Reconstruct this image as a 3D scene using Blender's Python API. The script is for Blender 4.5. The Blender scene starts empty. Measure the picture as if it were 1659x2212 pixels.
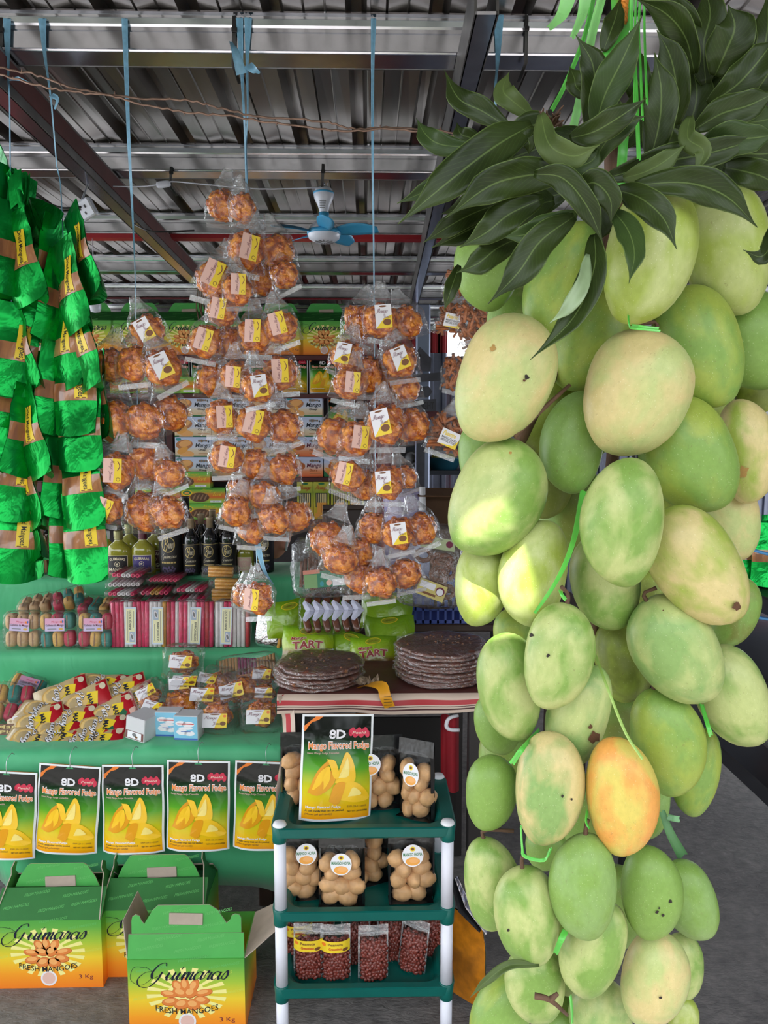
import bpy, math, random
from mathutils import Vector, Matrix, Euler, noise as mnoise
PI = math.pi
R = math.radians
rnd = random.Random(7)
C = bpy.context.scene.collection
scene = bpy.context.scene

# ---------------------------------------------------------------- camera
FPX = 1661.0
CAM_Z = 1.58
cd = bpy.data.cameras.new('camera')
cam = bpy.data.objects.new('camera', cd)
C.objects.link(cam)
cam.location = (0, 0, CAM_Z)
cam.rotation_euler = (R(90 - 6.0), 0, R(-1.2))
cd.sensor_fit = 'AUTO'
cd.sensor_width = 36.0
cd.lens = 36.0 * FPX / 2212.0
cd.clip_start = 0.02
cd.clip_end = 200
scene.camera = cam
CAMR = cam.rotation_euler.to_matrix()

# ---------------------------------------------------------------- sky, sun, exposure
world = bpy.data.worlds.new('sky')
scene.world = world
world.use_nodes = True
wn = world.node_tree
bg = wn.nodes['Background']
bg.inputs['Color'].default_value = (0.90, 0.95, 1.0, 1)
bg.inputs['Strength'].default_value = 4.6
sd = bpy.data.lights.new('sun', 'SUN')
sd.energy = 18.0
sd.angle = R(0.55)
sd.color = (1.0, 0.96, 0.88)
sun = bpy.data.objects.new('sun', sd)
C.objects.link(sun)
SUN_DIR = Vector((0.30, 0.62, -0.95)).normalized()      # the way the light travels
sun.rotation_euler = SUN_DIR.to_track_quat('-Z', 'Y').to_euler()
sun.location = (-2, -3, 6)
scene.view_settings.view_transform = 'Standard'
scene.view_settings.look = 'None'
scene.view_settings.exposure = -0.12
scene.view_settings.gamma = 1.0
scene.view_settings.use_curve_mapping = False
scene.cycles.transparent_max_bounces = 20
scene.cycles.max_bounces = 8
scene.cycles.caustics_reflective = False
scene.cycles.caustics_refractive = False

# ---------------------------------------------------------------- placing helpers
def ray(px, py):
    return CAMR @ Vector(((px - 829.5) / FPX, -(py - 1106.0) / FPX, -1.0))
def at(px, py, Y):
    "point of the world seen at pixel px,py at distance Y in front of the stall"
    d = ray(px, py)
    return Vector((0, 0, CAM_Z)) + d * (Y / d.y)
def onz(px, py, z):
    d = ray(px, py)
    return Vector((0, 0, CAM_Z)) + d * ((z - CAM_Z) / d.z)
def mpp(Y):
    return Y / FPX

# ---------------------------------------------------------------- materials
MATS = {}
def srgb(r, g, b):
    def f(c):
        c /= 255.0
        return c / 12.92 if c <= 0.04045 else ((c + 0.055) / 1.055) ** 2.4
    return (f(r), f(g), f(b), 1.0)
class NT:
    def __init__(self, m):
        m.use_nodes = True
        self.t = m.node_tree
        self.n = self.t.nodes
        self.b = self.n['Principled BSDF']
        self.out = self.n['Material Output']
    def new(self, typ, **kw):
        nd = self.n.new(typ)
        for k, v in kw.items():
            setattr(nd, k, v)
        return nd
    def link(self, a, b):
        self.t.links.new(a, b)
    def coord(self, kind='Object', scale=(1, 1, 1), loc=(0, 0, 0)):
        tc = self.new('ShaderNodeTexCoord')
        mp = self.new('ShaderNodeMapping')
        mp.inputs['Scale'].default_value = scale
        mp.inputs['Location'].default_value = loc
        self.link(tc.outputs[kind], mp.inputs['Vector'])
        return mp.outputs['Vector']
    def noise(self, vec, scale, detail=3, rough=0.5, dist=0.0):
        nd = self.new('ShaderNodeTexNoise')
        nd.inputs['Scale'].default_value = scale
        nd.inputs['Detail'].default_value = detail
        nd.inputs['Roughness'].default_value = rough
        nd.inputs['Distortion'].default_value = dist
        if vec is not None:
            self.link(vec, nd.inputs['Vector'])
        return nd.outputs['Fac']
    def ramp(self, fac, stops, interp='LINEAR'):
        nd = self.new('ShaderNodeValToRGB')
        cr = nd.color_ramp
        cr.interpolation = interp
        while len(cr.elements) < len(stops):
            cr.elements.new(0.5)
        for e, (p, c) in zip(cr.elements, stops):
            e.position = p
            e.color = c if len(c) == 4 else (*c, 1)
        if fac is not None:
            self.link(fac, nd.inputs['Fac'])
        return nd.outputs['Color']
    def mix(self, fac, a, b, mode='MIX'):
        nd = self.new('ShaderNodeMix', data_type='RGBA', blend_type=mode)
        for v, s in ((fac, nd.inputs[0]), (a, nd.inputs[6]), (b, nd.inputs[7])):
            if isinstance(v, (int, float)):
                s.default_value = v
            elif isinstance(v, tuple):
                s.default_value = v
            else:
                self.link(v, s)
        return nd.outputs[2]
    def bump(self, h, strength=0.3, dist=0.01):
        nd = self.new('ShaderNodeBump')
        nd.inputs['Strength'].default_value = strength
        nd.inputs['Distance'].default_value = dist
        self.link(h, nd.inputs['Height'])
        self.link(nd.outputs['Normal'], self.b.inputs['Normal'])
        return nd.outputs['Normal']
def _set(bs, color=None, rough=0.5, metal=0.0, spec=None, coat=None, trans=None, emit=None, sheen=None, sss=None):
    if color is not None:
        bs.inputs['Base Color'].default_value = color
    bs.inputs['Roughness'].default_value = rough
    bs.inputs['Metallic'].default_value = metal
    if spec is not None:
        bs.inputs['Specular IOR Level'].default_value = spec
    if coat is not None:
        bs.inputs['Coat Weight'].default_value = coat
        bs.inputs['Coat Roughness'].default_value = 0.08
    if trans is not None:
        bs.inputs['Transmission Weight'].default_value = trans
    if emit is not None:
        bs.inputs['Emission Color'].default_value = color
        bs.inputs['Emission Strength'].default_value = emit
def plain(name, color, rough=0.5, vary=0.0, vscale=30.0, bump=0.0, bscale=60.0, bdist=0.003, **kw):
    "a procedural surface: one colour with a little noise in value and relief"
    if name in MATS:
        return MATS[name]
    m = bpy.data.materials.new(name)
    t = NT(m)
    _set(t.b, color, rough, **kw)
    vec = None
    if vary > 0 or bump > 0:
        vec = t.coord('Object')
    if vary > 0:
        f = t.noise(vec, vscale, 4)
        dk = tuple(c * (1 - vary) for c in color[:3]) + (1,)
        lt = tuple(min(1, c * (1 + vary)) for c in color[:3]) + (1,)
        t.link(t.ramp(f, [(0.3, dk), (0.7, lt)]), t.b.inputs['Base Color'])
    if bump > 0:
        t.bump(t.noise(vec, bscale, 3), bump, bdist)
    MATS[name] = m
    return m
def film(name, tint=(1, 1, 1, 1), haze=0.10, gloss=0.10, rough=0.08, wr=0.5, scale=40.0, fres=.5):
    "clear plastic: lets the view through, shines on its folds, slightly milky"
    if name in MATS:
        return MATS[name]
    m = bpy.data.materials.new(name)
    t = NT(m)
    t.n.remove(t.b)
    tr = t.new('ShaderNodeBsdfTransparent')
    tr.inputs['Color'].default_value = tint
    gl = t.new('ShaderNodeBsdfGlossy')
    gl.inputs['Roughness'].default_value = rough
    di = t.new('ShaderNodeBsdfDiffuse')
    di.inputs['Color'].default_value = (0.85, 0.87, 0.92, 1)
    vec = t.coord('Object')
    nz = t.noise(vec, scale, 3, 0.6, 1.2)
    bp = t.new('ShaderNodeBump')
    bp.inputs['Strength'].default_value = wr
    bp.inputs['Distance'].default_value = 0.012
    t.link(nz, bp.inputs['Height'])
    t.link(bp.outputs['Normal'], gl.inputs['Normal'])
    lw = t.new('ShaderNodeLayerWeight')
    lw.inputs['Blend'].default_value = 0.28
    t.link(bp.outputs['Normal'], lw.inputs['Normal'])
    ma = t.new('ShaderNodeMath', operation='MULTIPLY_ADD')
    t.link(lw.outputs['Fresnel'], ma.inputs[0])
    ma.inputs[1].default_value = fres
    ma.inputs[2].default_value = gloss
    m1 = t.new('ShaderNodeMixShader')
    m1.inputs[0].default_value = haze
    t.link(tr.outputs[0], m1.inputs[1])
    t.link(di.outputs[0], m1.inputs[2])
    m2 = t.new('ShaderNodeMixShader')
    t.link(ma.outputs[0], m2.inputs[0])
    t.link(m1.outputs[0], m2.inputs[1])
    t.link(gl.outputs[0], m2.inputs[2])
    t.link(m2.outputs[0], t.out.inputs['Surface'])
    MATS[name] = m
    return m
def zramp(name, stops, rough=0.3, coat=0.0, axis=2, lo=0.0, hi=1.0, bump=0.0, bscale=40, interp='LINEAR', **kw):
    "printed card or foil whose ink runs through several colours along one axis of the thing"
    if name in MATS:
        return MATS[name]
    m = bpy.data.materials.new(name)
    t = NT(m)
    _set(t.b, None, rough, coat=coat, **kw)
    vec = t.coord('Object')
    sp = t.new('ShaderNodeSeparateXYZ')
    t.link(vec, sp.inputs[0])
    mr = t.new('ShaderNodeMapRange')
    mr.inputs[1].default_value = lo
    mr.inputs[2].default_value = hi
    t.link(sp.outputs[axis], mr.inputs[0])
    t.link(t.ramp(mr.outputs[0], stops, interp), t.b.inputs['Base Color'])
    if bump > 0:
        t.bump(t.noise(vec, bscale, 2, 0.5, 0.6), bump, 0.01)
    MATS[name] = m
    return m

# ---------------------------------------------------------------- mesh builder
def catmull(pts, n):
    P = [Vector(p) for p in pts]
    if len(P) < 3:
        return [P[0].lerp(P[-1], i / n) for i in range(n + 1)]
    P = [P[0] * 2 - P[1]] + P + [P[-1] * 2 - P[-2]]
    segs = len(P) - 3
    out = []
    for i in range(n + 1):
        u = i / n * segs
        k = min(int(u), segs - 1)
        t = u - k
        a, b, c, d = P[k:k + 4]
        out.append(0.5 * ((2 * b) + (c - a) * t + (2 * a - 5 * b + 4 * c - d) * t * t + (3 * b - a - 3 * c + d) * t ** 3))
    return out
TEXTS = {}
def text_geo(s, shear=0.0, bold=0.0):
    key = (s, shear, bold)
    if key not in TEXTS:
        cu = bpy.data.curves.new('lettering', 'FONT')
        cu.body = s
        cu.shear = shear
        cu.offset = bold
        cu.resolution_u = 2
        ob = bpy.data.objects.new('lettering', cu)
        me = bpy.data.meshes.new_from_object(ob)
        vs = [v.co.copy() for v in me.vertices]
        fs = [tuple(p.vertices) for p in me.polygons]
        bpy.data.objects.remove(ob)
        bpy.data.meshes.remove(me)
        bpy.data.curves.remove(cu)
        xs = [v.x for v in vs] or [0, 1]
        ys = [v.y for v in vs] or [0, 1]
        TEXTS[key] = (vs, fs, min(xs), max(xs), min(ys), max(ys))
    return TEXTS[key]
BOWL = [(.85, .8), (.5, 1.0), (.12, .65), (.15, .15), (.45, 0), (.8, .45), (.9, .95)]
GLYPH = {
 'a': ([BOWL, [(.9, .95), (.82, .3), (.95, .02), (1.25, .3)]], 1.12),
 'u': ([[(0, .3), (.25, .95), (.18, .3), (.35, 0), (.65, .25), (.9, .95)], [(.9, .95), (.83, .3), (.95, .02), (1.25, .3)]], 1.12),
 'i': ([[(0, .3), (.25, .95), (.18, .25), (.32, .02), (.6, .3)], [(.26, 1.3), (.4, 1.62)]], .58),
 'm': ([[(0, .3), (.2, .95), (.15, 0)], [(.15, 0), (.4, .85), (.62, .9), (.6, 0)], [(.6, 0), (.85, .85), (1.07, .9), (1.03, .25), (1.15, .02), (1.4, .3)]], 1.3),
 'n': ([[(0, .3), (.2, .95), (.15, 0)], [(.15, 0), (.45, .85), (.67, .9), (.62, .25), (.75, .02), (1, .3)]], .9),
 'r': ([[(0, .3), (.25, 1.1), (.35, .85), (.62, .9), (.5, .25), (.62, .02), (.85, .3)]], .75),
 's': ([[(0, .2), (.35, 1.1), (.58, .5), (.4, .03), (.05, .14)]], .7),
 'g': ([BOWL, [(.9, .95), (.8, -.3), (.45, -.9), (.15, -.6), (.6, -.1), (1.2, .3)]], 1.1),
 'o': ([[(.5, 1), (.12, .7), (.15, .15), (.5, 0), (.82, .4), (.7, .9), (.5, 1), (.8, .8), (1.1, .9)]], 1.0),
 'e': ([[(0, .2), (.5, .6), (.45, 1), (.15, .7), (.2, .1), (.5, 0), (.85, .3)]], .78),
 'y': ([[(0, .3), (.2, .95), (.25, .3), (.5, .05), (.8, .95)], [(.8, .95), (.6, -.4), (.2, -.8), (.3, -.3), (1.1, .3)]], 1.0),
 't': ([[(.2, 1.6), (.1, .3), (.25, .02), (.5, .3)], [(-.1, 1.1), (.45, 1.15)]], .5),
 'G': ([[(1.55, 1.75), (1.35, 2.1), (.75, 1.9), (.35, .95), (.65, .25), (1.2, .6), (1.4, 1.0)], [(1.4, 1.0), (1.2, 0), (.6, -.8), (-.4, -.7), (-.9, .1), (-.5, .9), (.2, 1.1)]], 1.95),
 'M': ([[(-.2, .2), (.1, 0), (.5, 1.9), (.65, .2)], [(.65, .2), (1.3, 1.95), (1.3, .2), (1.6, .15)]], 1.6),
 'Y': ([[(0, 1.7), (.3, 1.95), (.35, 1.2), (.7, 1.1), (1.1, 1.9)], [(1.1, 1.9), (.8, .3), (.4, -.5), (.1, -.2), (.9, .3)]], 1.15),
 'B': ([[(.2, 0), (.5, 1.9)], [(.1, 1.5), (.9, 2.1), (1.15, 1.5), (.5, 1.05), (1.15, .8), (.9, 0), (.1, .1)]], 1.35),
 'P': ([[(.2, 0), (.5, 1.8)], [(0, 1.4), (.7, 2.1), (1.15, 1.5), (.45, .9)]], 1.15),
 'T': ([[(0, 1.6), (.6, 1.9), (1.3, 1.8)], [(.7, 1.85), (.5, .3), (.2, 0)]], 1.0),
 ' ': ([], .6)}
class MB:
    def __init__(self):
        self.v = []
        self.f = []
        self.m = []
        self.s = []
        self.mats = []
        self.M = None
        self.warp = None
    def mi(self, mat):
        if mat not in self.mats:
            self.mats.append(mat)
        return self.mats.index(mat)
    def add(self, vs, fs, mat, smooth=False):
        b = len(self.v)
        for p in vs:
            p = Vector(p)
            if self.warp:
                p = Vector(self.warp(p))
            self.v.append(self.M @ p if self.M else p)
        k = self.mi(mat)
        for f in fs:
            self.f.append(tuple(b + i for i in f))
            self.m.append(k)
            self.s.append(smooth)
        return b
    def box(self, c, d, mat, bev=0.0, rot=None):
        cx, cy, cz = c
        hx, hy, hz = d[0] / 2, d[1] / 2, d[2] / 2
        if bev <= 0:
            vs = [(x, y, z) for x in (-hx, hx) for y in (-hy, hy) for z in (-hz, hz)]
            fs = [(0, 1, 3, 2), (4, 6, 7, 5), (0, 4, 5, 1), (2, 3, 7, 6), (0, 2, 6, 4), (1, 5, 7, 3)]
        else:
            b = min(bev, hx * .9, hy * .9, hz * .9)
            vs, idx = [], {}
            for sx in (-1, 1):
                for sy in (-1, 1):
                    for sz in (-1, 1):
                        for ax in range(3):
                            p = [sx * (hx - b), sy * (hy - b), sz * (hz - b)]
                            p[ax] = (sx * hx, sy * hy, sz * hz)[ax]
                            idx[(sx, sy, sz, ax)] = len(vs)
                            vs.append(tuple(p))
            fs = []
            I = idx
            for s in (-1, 1):
                fs.append([I[(s, -1, -1, 0)], I[(s, 1, -1, 0)], I[(s, 1, 1, 0)], I[(s, -1, 1, 0)]][::s])
                fs.append([I[(-1, s, -1, 1)], I[(-1, s, 1, 1)], I[(1, s, 1, 1)], I[(1, s, -1, 1)]][::s])
                fs.append([I[(-1, -1, s, 2)], I[(1, -1, s, 2)], I[(1, 1, s, 2)], I[(-1, 1, s, 2)]][::s])
            for s in (-1, 1):
                for t in (-1, 1):
                    fs.append((I[(s, t, -1, 0)], I[(s, t, 1, 0)], I[(s, t, 1, 1)], I[(s, t, -1, 1)])[::s * t])
                    fs.append((I[(s, -1, t, 0)], I[(s, -1, t, 2)], I[(s, 1, t, 2)], I[(s, 1, t, 0)])[::s * t])
                    fs.append((I[(-1, s, t, 1)], I[(1, s, t, 1)], I[(1, s, t, 2)], I[(-1, s, t, 2)])[::s * t])
            for sx in (-1, 1):
                for sy in (-1, 1):
                    for sz in (-1, 1):
                        fs.append((I[(sx, sy, sz, 0)], I[(sx, sy, sz, 1)], I[(sx, sy, sz, 2)])[::sx * sy * sz])
        rm = rot.to_matrix() if rot is not None else None
        vs = [(rm @ Vector(p) if rm else Vector(p)) + Vector(c) for p in vs]
        self.add(vs, fs, mat)
    def grid(self, fn, nu, nv, mat, smooth=True, closeu=False, flip=False):
        vs = [fn(i / nu, j / nv) for j in range(nv + 1) for i in range(nu + (0 if closeu else 1))]
        w = nu if closeu else nu + 1
        fs = []
        for j in range(nv):
            for i in range(nu):
                a, b = j * w + i, j * w + (i + 1) % w
                q = (a, b, b + w, a + w)
                fs.append(q[::-1] if flip else q)
        self.add(vs, fs, mat, smooth)
    def poly(self, pts, mat, z=0.0):
        "a flat polygon in the x,z plane facing -y; z lifts it towards the viewer"
        self.add([(p[0], -z, p[1]) for p in pts], [tuple(range(len(pts)))], mat)
    def rect(self, x0, z0, x1, z1, mat, lift=0.0, n=1):
        if n == 1:
            self.poly([(x0, z0), (x1, z0), (x1, z1), (x0, z1)], mat, lift)
        else:
            self.grid(lambda u, v: (x0 + (x1 - x0) * u, -lift, z0 + (z1 - z0) * v), n, n, mat, False)
    def ell(self, cx, cz, rx, rz, mat, lift=0.0, n=16, rot=0.0):
        c, s = math.cos(rot), math.sin(rot)
        pts = []
        for i in range(n):
            a = 2 * PI * i / n
            x, z = rx * math.cos(a), rz * math.sin(a)
            pts.append((cx + x * c - z * s, cz + x * s + z * c))
        self.poly(pts, mat, lift)
    def text(self, s, x0, z0, x1, z1, mat, lift=0.0003, shear=0.0, bold=0.0, arc=0.0, rot=0):
        vs, fs, a, b, c, d = text_geo(s, shear, bold)
        if not vs:
            return
        out = []
        for p in vs:
            u, v = (p.x - a) / max(1e-6, b - a), (p.y - c) / max(1e-6, d - c)
            if rot == 90:
                u, v = v, 1 - u
            elif rot == -90:
                u, v = 1 - v, u
            zz = z0 + (z1 - z0) * v + arc * (2 * u - 1) ** 2
            out.append((x0 + (x1 - x0) * u, -lift, zz))
        self.add(out, fs, mat)
    def script(self, s, x0, z0, x1, z1, mat, lift=0.0003, pen=0.16, slant=0.3, rot=0, thin=0.35):
        strokes, x = [], 0.0
        for ch in s:
            g, adv = GLYPH[ch]
            for st in g:
                strokes.append(catmull([Vector((p[0] + x + slant * p[1], p[1], 0)) for p in st], 5 * (len(st) - 1) if len(st) > 2 else 2))
            x += adv
        xs = [p.x for st in strokes for p in st]
        ys = [p.y for st in strokes for p in st]
        a, b, c, d = min(xs), max(xs), min(ys), max(ys)
        for st in strokes:
            L, Rr = [], []
            for i, p in enumerate(st):
                t = (st[min(i + 1, len(st) - 1)] - st[max(i - 1, 0)])
                if t.length < 1e-6:
                    t = Vector((1, 0, 0))
                t.normalize()
                w = pen * (thin + (1 - thin) * abs(t.y * 0.95 - t.x * .2) ** 1.5) * (1 if t.y < 0.2 else .55)
                nrm = Vector((-t.y, t.x, 0)) * w / 2
                L.append(p + nrm)
                Rr.append(p - nrm)
            vs = []
            for p in L + Rr:
                u, v = (p.x - a) / (b - a), (p.y - c) / (d - c)
                if rot == 90:
                    u, v = v, 1 - u
                elif rot == -90:
                    u, v = 1 - v, u
                vs.append((x0 + (x1 - x0) * u, -lift, z0 + (z1 - z0) * v))
            n = len(L)
            self.add(vs, [(i, i + n, i + n + 1, i + 1) for i in range(n - 1)], mat)
    def tube(self, pts, r, mat, seg=8, cap=True, smooth=True):
        P = [Vector(p) for p in pts]
        n = len(P)
        rs = r if isinstance(r, (list, tuple)) else [r] * n
        vs = []
        up = None
        for i, p in enumerate(P):
            t = (P[min(i + 1, n - 1)] - P[max(i - 1, 0)]).normalized()
            if up is None:
                up = t.orthogonal().normalized()
            up = (up - t * up.dot(t))
            up = up.normalized() if up.length > 1e-6 else t.orthogonal().normalized()
            w = t.cross(up)
            for k in range(seg):
                a = 2 * PI * k / seg
                vs.append(p + (up * math.cos(a) + w * math.sin(a)) * rs[i])
        fs = []
        for i in range(n - 1):
            for k in range(seg):
                k2 = (k + 1) % seg
                fs.append((i * seg + k, i * seg + k2, (i + 1) * seg + k2, (i + 1) * seg + k))
        if cap:
            fs.append(tuple(range(seg))[::-1])
            fs.append(tuple(range((n - 1) * seg, n * seg)))
        self.add(vs, fs, mat, smooth)
    def lathe(self, prof, mat, seg=20, c=(0, 0, 0), sx=1.0, sy=1.0, smooth=True, axis=None):
        vs = []
        for (r, z) in prof:
            for k in range(seg):
                a = 2 * PI * k / seg
                vs.append(Vector((r * math.cos(a) * sx, r * math.sin(a) * sy, z)))
        if axis is not None:
            q = Vector((0, 0, 1)).rotation_difference(Vector(axis))
            vs = [q @ p for p in vs]
        vs = [p + Vector(c) for p in vs]
        fs = []
        for j in range(len(prof) - 1):
            for k in range(seg):
                k2 = (k + 1) % seg
                fs.append((j * seg + k, j * seg + k2, (j + 1) * seg + k2, (j + 1) * seg + k))
        if prof[0][0] > 1e-5:
            fs.append(tuple(range(seg))[::-1])
        if prof[-1][0] > 1e-5:
            fs.append(tuple(range((len(prof) - 1) * seg, len(prof) * seg)))
        self.add(vs, fs, mat, smooth)
    def ribbon(self, pts, w, mat, side=(1, 0, 0), twist=0.0):
        P = [Vector(p) for p in pts]
        n = len(P)
        ws = w if isinstance(w, (list, tuple)) else [w] * n
        vs = []
        for i, p in enumerate(P):
            t = (P[min(i + 1, n - 1)] - P[max(i - 1, 0)]).normalized()
            s = Vector(side)
            s = s - t * s.dot(t)
            s.normalize()
            if twist:
                s = Matrix.Rotation(twist * i / max(1, n - 1), 3, t) @ s
            nn = t.cross(s) * 0.0003
            vs += [p - s * ws[i] / 2, p - s * ws[i] * .17 + nn * 4, p + s * ws[i] * .17 - nn * 4, p + s * ws[i] / 2]
        fs = []
        for i in range(n - 1):
            for k in range(3):
                a = i * 4 + k
                fs.append((a, a + 1, a + 5, a + 4))
        self.add(vs, fs, mat, True)
    def lump(self, c, r, mat, sc=(1, 1, 1), rot=None, jit=0.15, sub=1, smooth=False, rg=None):
        rg = rg or rnd
        key = sub
        vs, fs = ICO[key]
        q = rot or Euler((rg.uniform(0, 6), rg.uniform(0, 6), rg.uniform(0, 6)))
        mt = q.to_matrix()
        out = []
        for p in vs:
            k = r * (1 + rg.uniform(-jit, jit))
            out.append(mt @ Vector((p.x * sc[0] * k, p.y * sc[1] * k, p.z * sc[2] * k)) + Vector(c))
        self.add(out, fs, mat, smooth)
    def mesh(self, name):
        me = bpy.data.meshes.new(name)
        me.from_pydata([tuple(p) for p in self.v], [], self.f)
        for m in self.mats:
            me.materials.append(m)
        me.polygons.foreach_set('material_index', self.m)
        me.polygons.foreach_set('use_smooth', self.s)
        me.update()
        return me
    def build(self, name, parent=None, kind=None, label=None):
        o = bpy.data.objects.new(name, self.mesh(name))
        C.objects.link(o)
        if parent is not None:
            o.parent = parent
        if kind:
            o['kind'] = kind
        if label:
            o['label'] = label
        return o
def _ico():
    t = (1 + 5 ** .5) / 2
    v = [Vector(p).normalized() for p in [(-1, t, 0), (1, t, 0), (-1, -t, 0), (1, -t, 0), (0, -1, t), (0, 1, t), (0, -1, -t), (0, 1, -t), (t, 0, -1), (t, 0, 1), (-t, 0, -1), (-t, 0, 1)]]
    f = [(0, 11, 5), (0, 5, 1), (0, 1, 7), (0, 7, 10), (0, 10, 11), (1, 5, 9), (5, 11, 4), (11, 10, 2), (10, 7, 6), (7, 1, 8), (3, 9, 4), (3, 4, 2), (3, 2, 6), (3, 6, 8), (3, 8, 9), (4, 9, 5), (2, 4, 11), (6, 2, 10), (8, 6, 7), (9, 8, 1)]
    res = {0: (v, f)}
    for lv in (1, 2, 3):
        v, f = list(v), list(f)
        mid, nf = {}, []
        def md(a, b):
            k = (min(a, b), max(a, b))
            if k not in mid:
                mid[k] = len(v)
                v.append((v[a] + v[b]).normalized())
            return mid[k]
        for a, b, c in f:
            x, y, z = md(a, b), md(b, c), md(c, a)
            nf += [(a, x, z), (b, y, x), (c, z, y), (x, y, z)]
        f = nf
        res[lv] = (v, f)
    return res
ICO = _ico()
def tag(o, label, cat, group=None):
    o['label'] = label
    o['category'] = cat
    if group:
        o['group'] = group
    return o
def thing(name, label, cat, loc=(0, 0, 0), rot=(0, 0, 0), group=None):
    o = bpy.data.objects.new(name, None)
    o.empty_display_size = 0.05
    C.objects.link(o)
    o.location = loc
    o.rotation_euler = rot
    return tag(o, label, cat, group)
def struct(mb, name, parent=None):
    o = mb.build(name, parent)
    if parent is None:
        o['kind'] = 'structure'
    return o
def inst(name, mesh, parent=None, loc=(0, 0, 0), rot=(0, 0, 0), sc=None, kind=None, label=None):
    o = bpy.data.objects.new(name, mesh)
    C.objects.link(o)
    o.parent = parent
    o.location = loc
    o.rotation_euler = rot
    if sc:
        o.scale = sc
    if kind:
        o['kind'] = kind
    if label:
        o['label'] = label
    return o
def basis(o, loc, xax, zax):
    "stand a thing at loc with its local x and z along the given directions"
    z = Vector(zax).normalized()
    x = Vector(xax)
    x = (x - z * x.dot(z)).normalized()
    y = z.cross(x)
    m = Matrix((x, y, z)).transposed().to_4x4()
    m.translation = loc
    o.matrix_world = m
# ================================================================ large structure
zinc = plain('galvanised steel', (0.78, 0.80, 0.87, 1), 0.20, 0.10, 22, 0.12, 7, 0.006, metal=1.0)
zinc_dark = plain('old steel', (0.17, 0.165, 0.165, 1), 0.42, 0.25, 12, metal=0.8)
roof_m = plain('roof underside', (0.20, 0.185, 0.175, 1), 0.28, 0.06, 5, metal=0.80)
red_m = plain('red painted sheet', srgb(150, 30, 40), 0.45, 0.15, 9)
redox = plain('red oxide primer', srgb(84, 40, 38), 0.6, 0.25, 14)
black_m = plain('black plastic', (0.012, 0.012, 0.013, 1), 0.4)
white_m = plain('white plastic', (0.78, 0.78, 0.82, 1), 0.35)
maroon = plain('maroon painted wood', srgb(74, 22, 26), 0.5, 0.15, 18)
darkwood = plain('dark wood', srgb(58, 40, 32), 0.55, 0.3, 12)

def floor_mat():
    m = bpy.data.materials.new('trowelled concrete')
    t = NT(m)
    v = t.coord('Object')
    a = t.noise(v, 2.2, 6, 0.62, 0.6)
    b = t.noise(v, 26, 5, 0.65, 0.4)
    c1 = t.ramp(a, [(0.3, (0.125, 0.115, 0.115, 1)), (0.7, (0.23, 0.215, 0.21, 1))])
    c2 = t.ramp(b, [(0.3, (0.55, 0.55, 0.55, 1)), (0.7, (1.15, 1.12, 1.1, 1))])
    t.link(t.mix(1.0, c1, c2, 'MULTIPLY'), t.b.inputs['Base Color'])
    t.b.inputs['Roughness'].default_value = 0.62
    h = t.noise(t.coord('Object', (1, 2.4, 1)), 30, 5, 0.6, 0.8)
    t.bump(h, 0.55, 0.012)
    return m
f = MB()
f.grid(lambda u, v: (-5 + 10 * u, -1.6 + 9.6 * v, 0), 10, 10, floor_mat(), False)
struct(f, 'floor')
f = MB()
f.grid(lambda u, v: (-30 + 60 * u, -40 + 38.4 * v, -0.02), 4, 4, plain('pale dry earth', (0.26, 0.255, 0.25, 1), 0.9, 0.2, 0.6), False)
struct(f, 'ground')

# roof of ribbed steel sheets, each sheet a part
PUR_Z = CAM_Z + 0.843
ROOF_Z = PUR_Z + 0.093
ceil = bpy.data.objects.new('ceiling', None)
C.objects.link(ceil)
ceil['kind'] = 'structure'
ceil.location = (0, 0, ROOF_Z)
PITCH = 0.186
prof = []
for k in range(4):
    x = k * PITCH
    prof += [(x, 0), (x + .042, 0), (x + .045, .0008), (x + .048, 0), (x + .090, 0), (x + .093, .0008), (x + .096, 0), (x + .138, 0), (x + .150, .030), (x + .174, .030)]
prof += [(4 * PITCH, 0), (4 * PITCH + .008, 0)]
def sheet_mesh():
    mb = MB()
    ys = [.0, 1.0] + [y + .03 for y in (1.83, 2.627, 3.424, 4.221, 5.018, 5.815)] + [7.4]
    vs = [(x, y, z + (0.003 * math.sin(i * 3.1 + j) if 0 < j < len(ys) - 1 else 0)) for j, y in enumerate(ys) for i, (x, z) in enumerate(prof)]
    n = len(prof)
    mb.add(vs, [(j * n + i, j * n + i + 1, (j + 1) * n + i + 1, (j + 1) * n + i) for j in range(len(ys) - 1) for i in range(n - 1)], roof_m)
    return mb.mesh('roof_sheet')
sm = sheet_mesh()
for k in range(10):
    inst('roof_sheet', sm, ceil, (-3.72 + k * 4 * PITCH, 0, 0.001 * (k % 2)))

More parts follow.
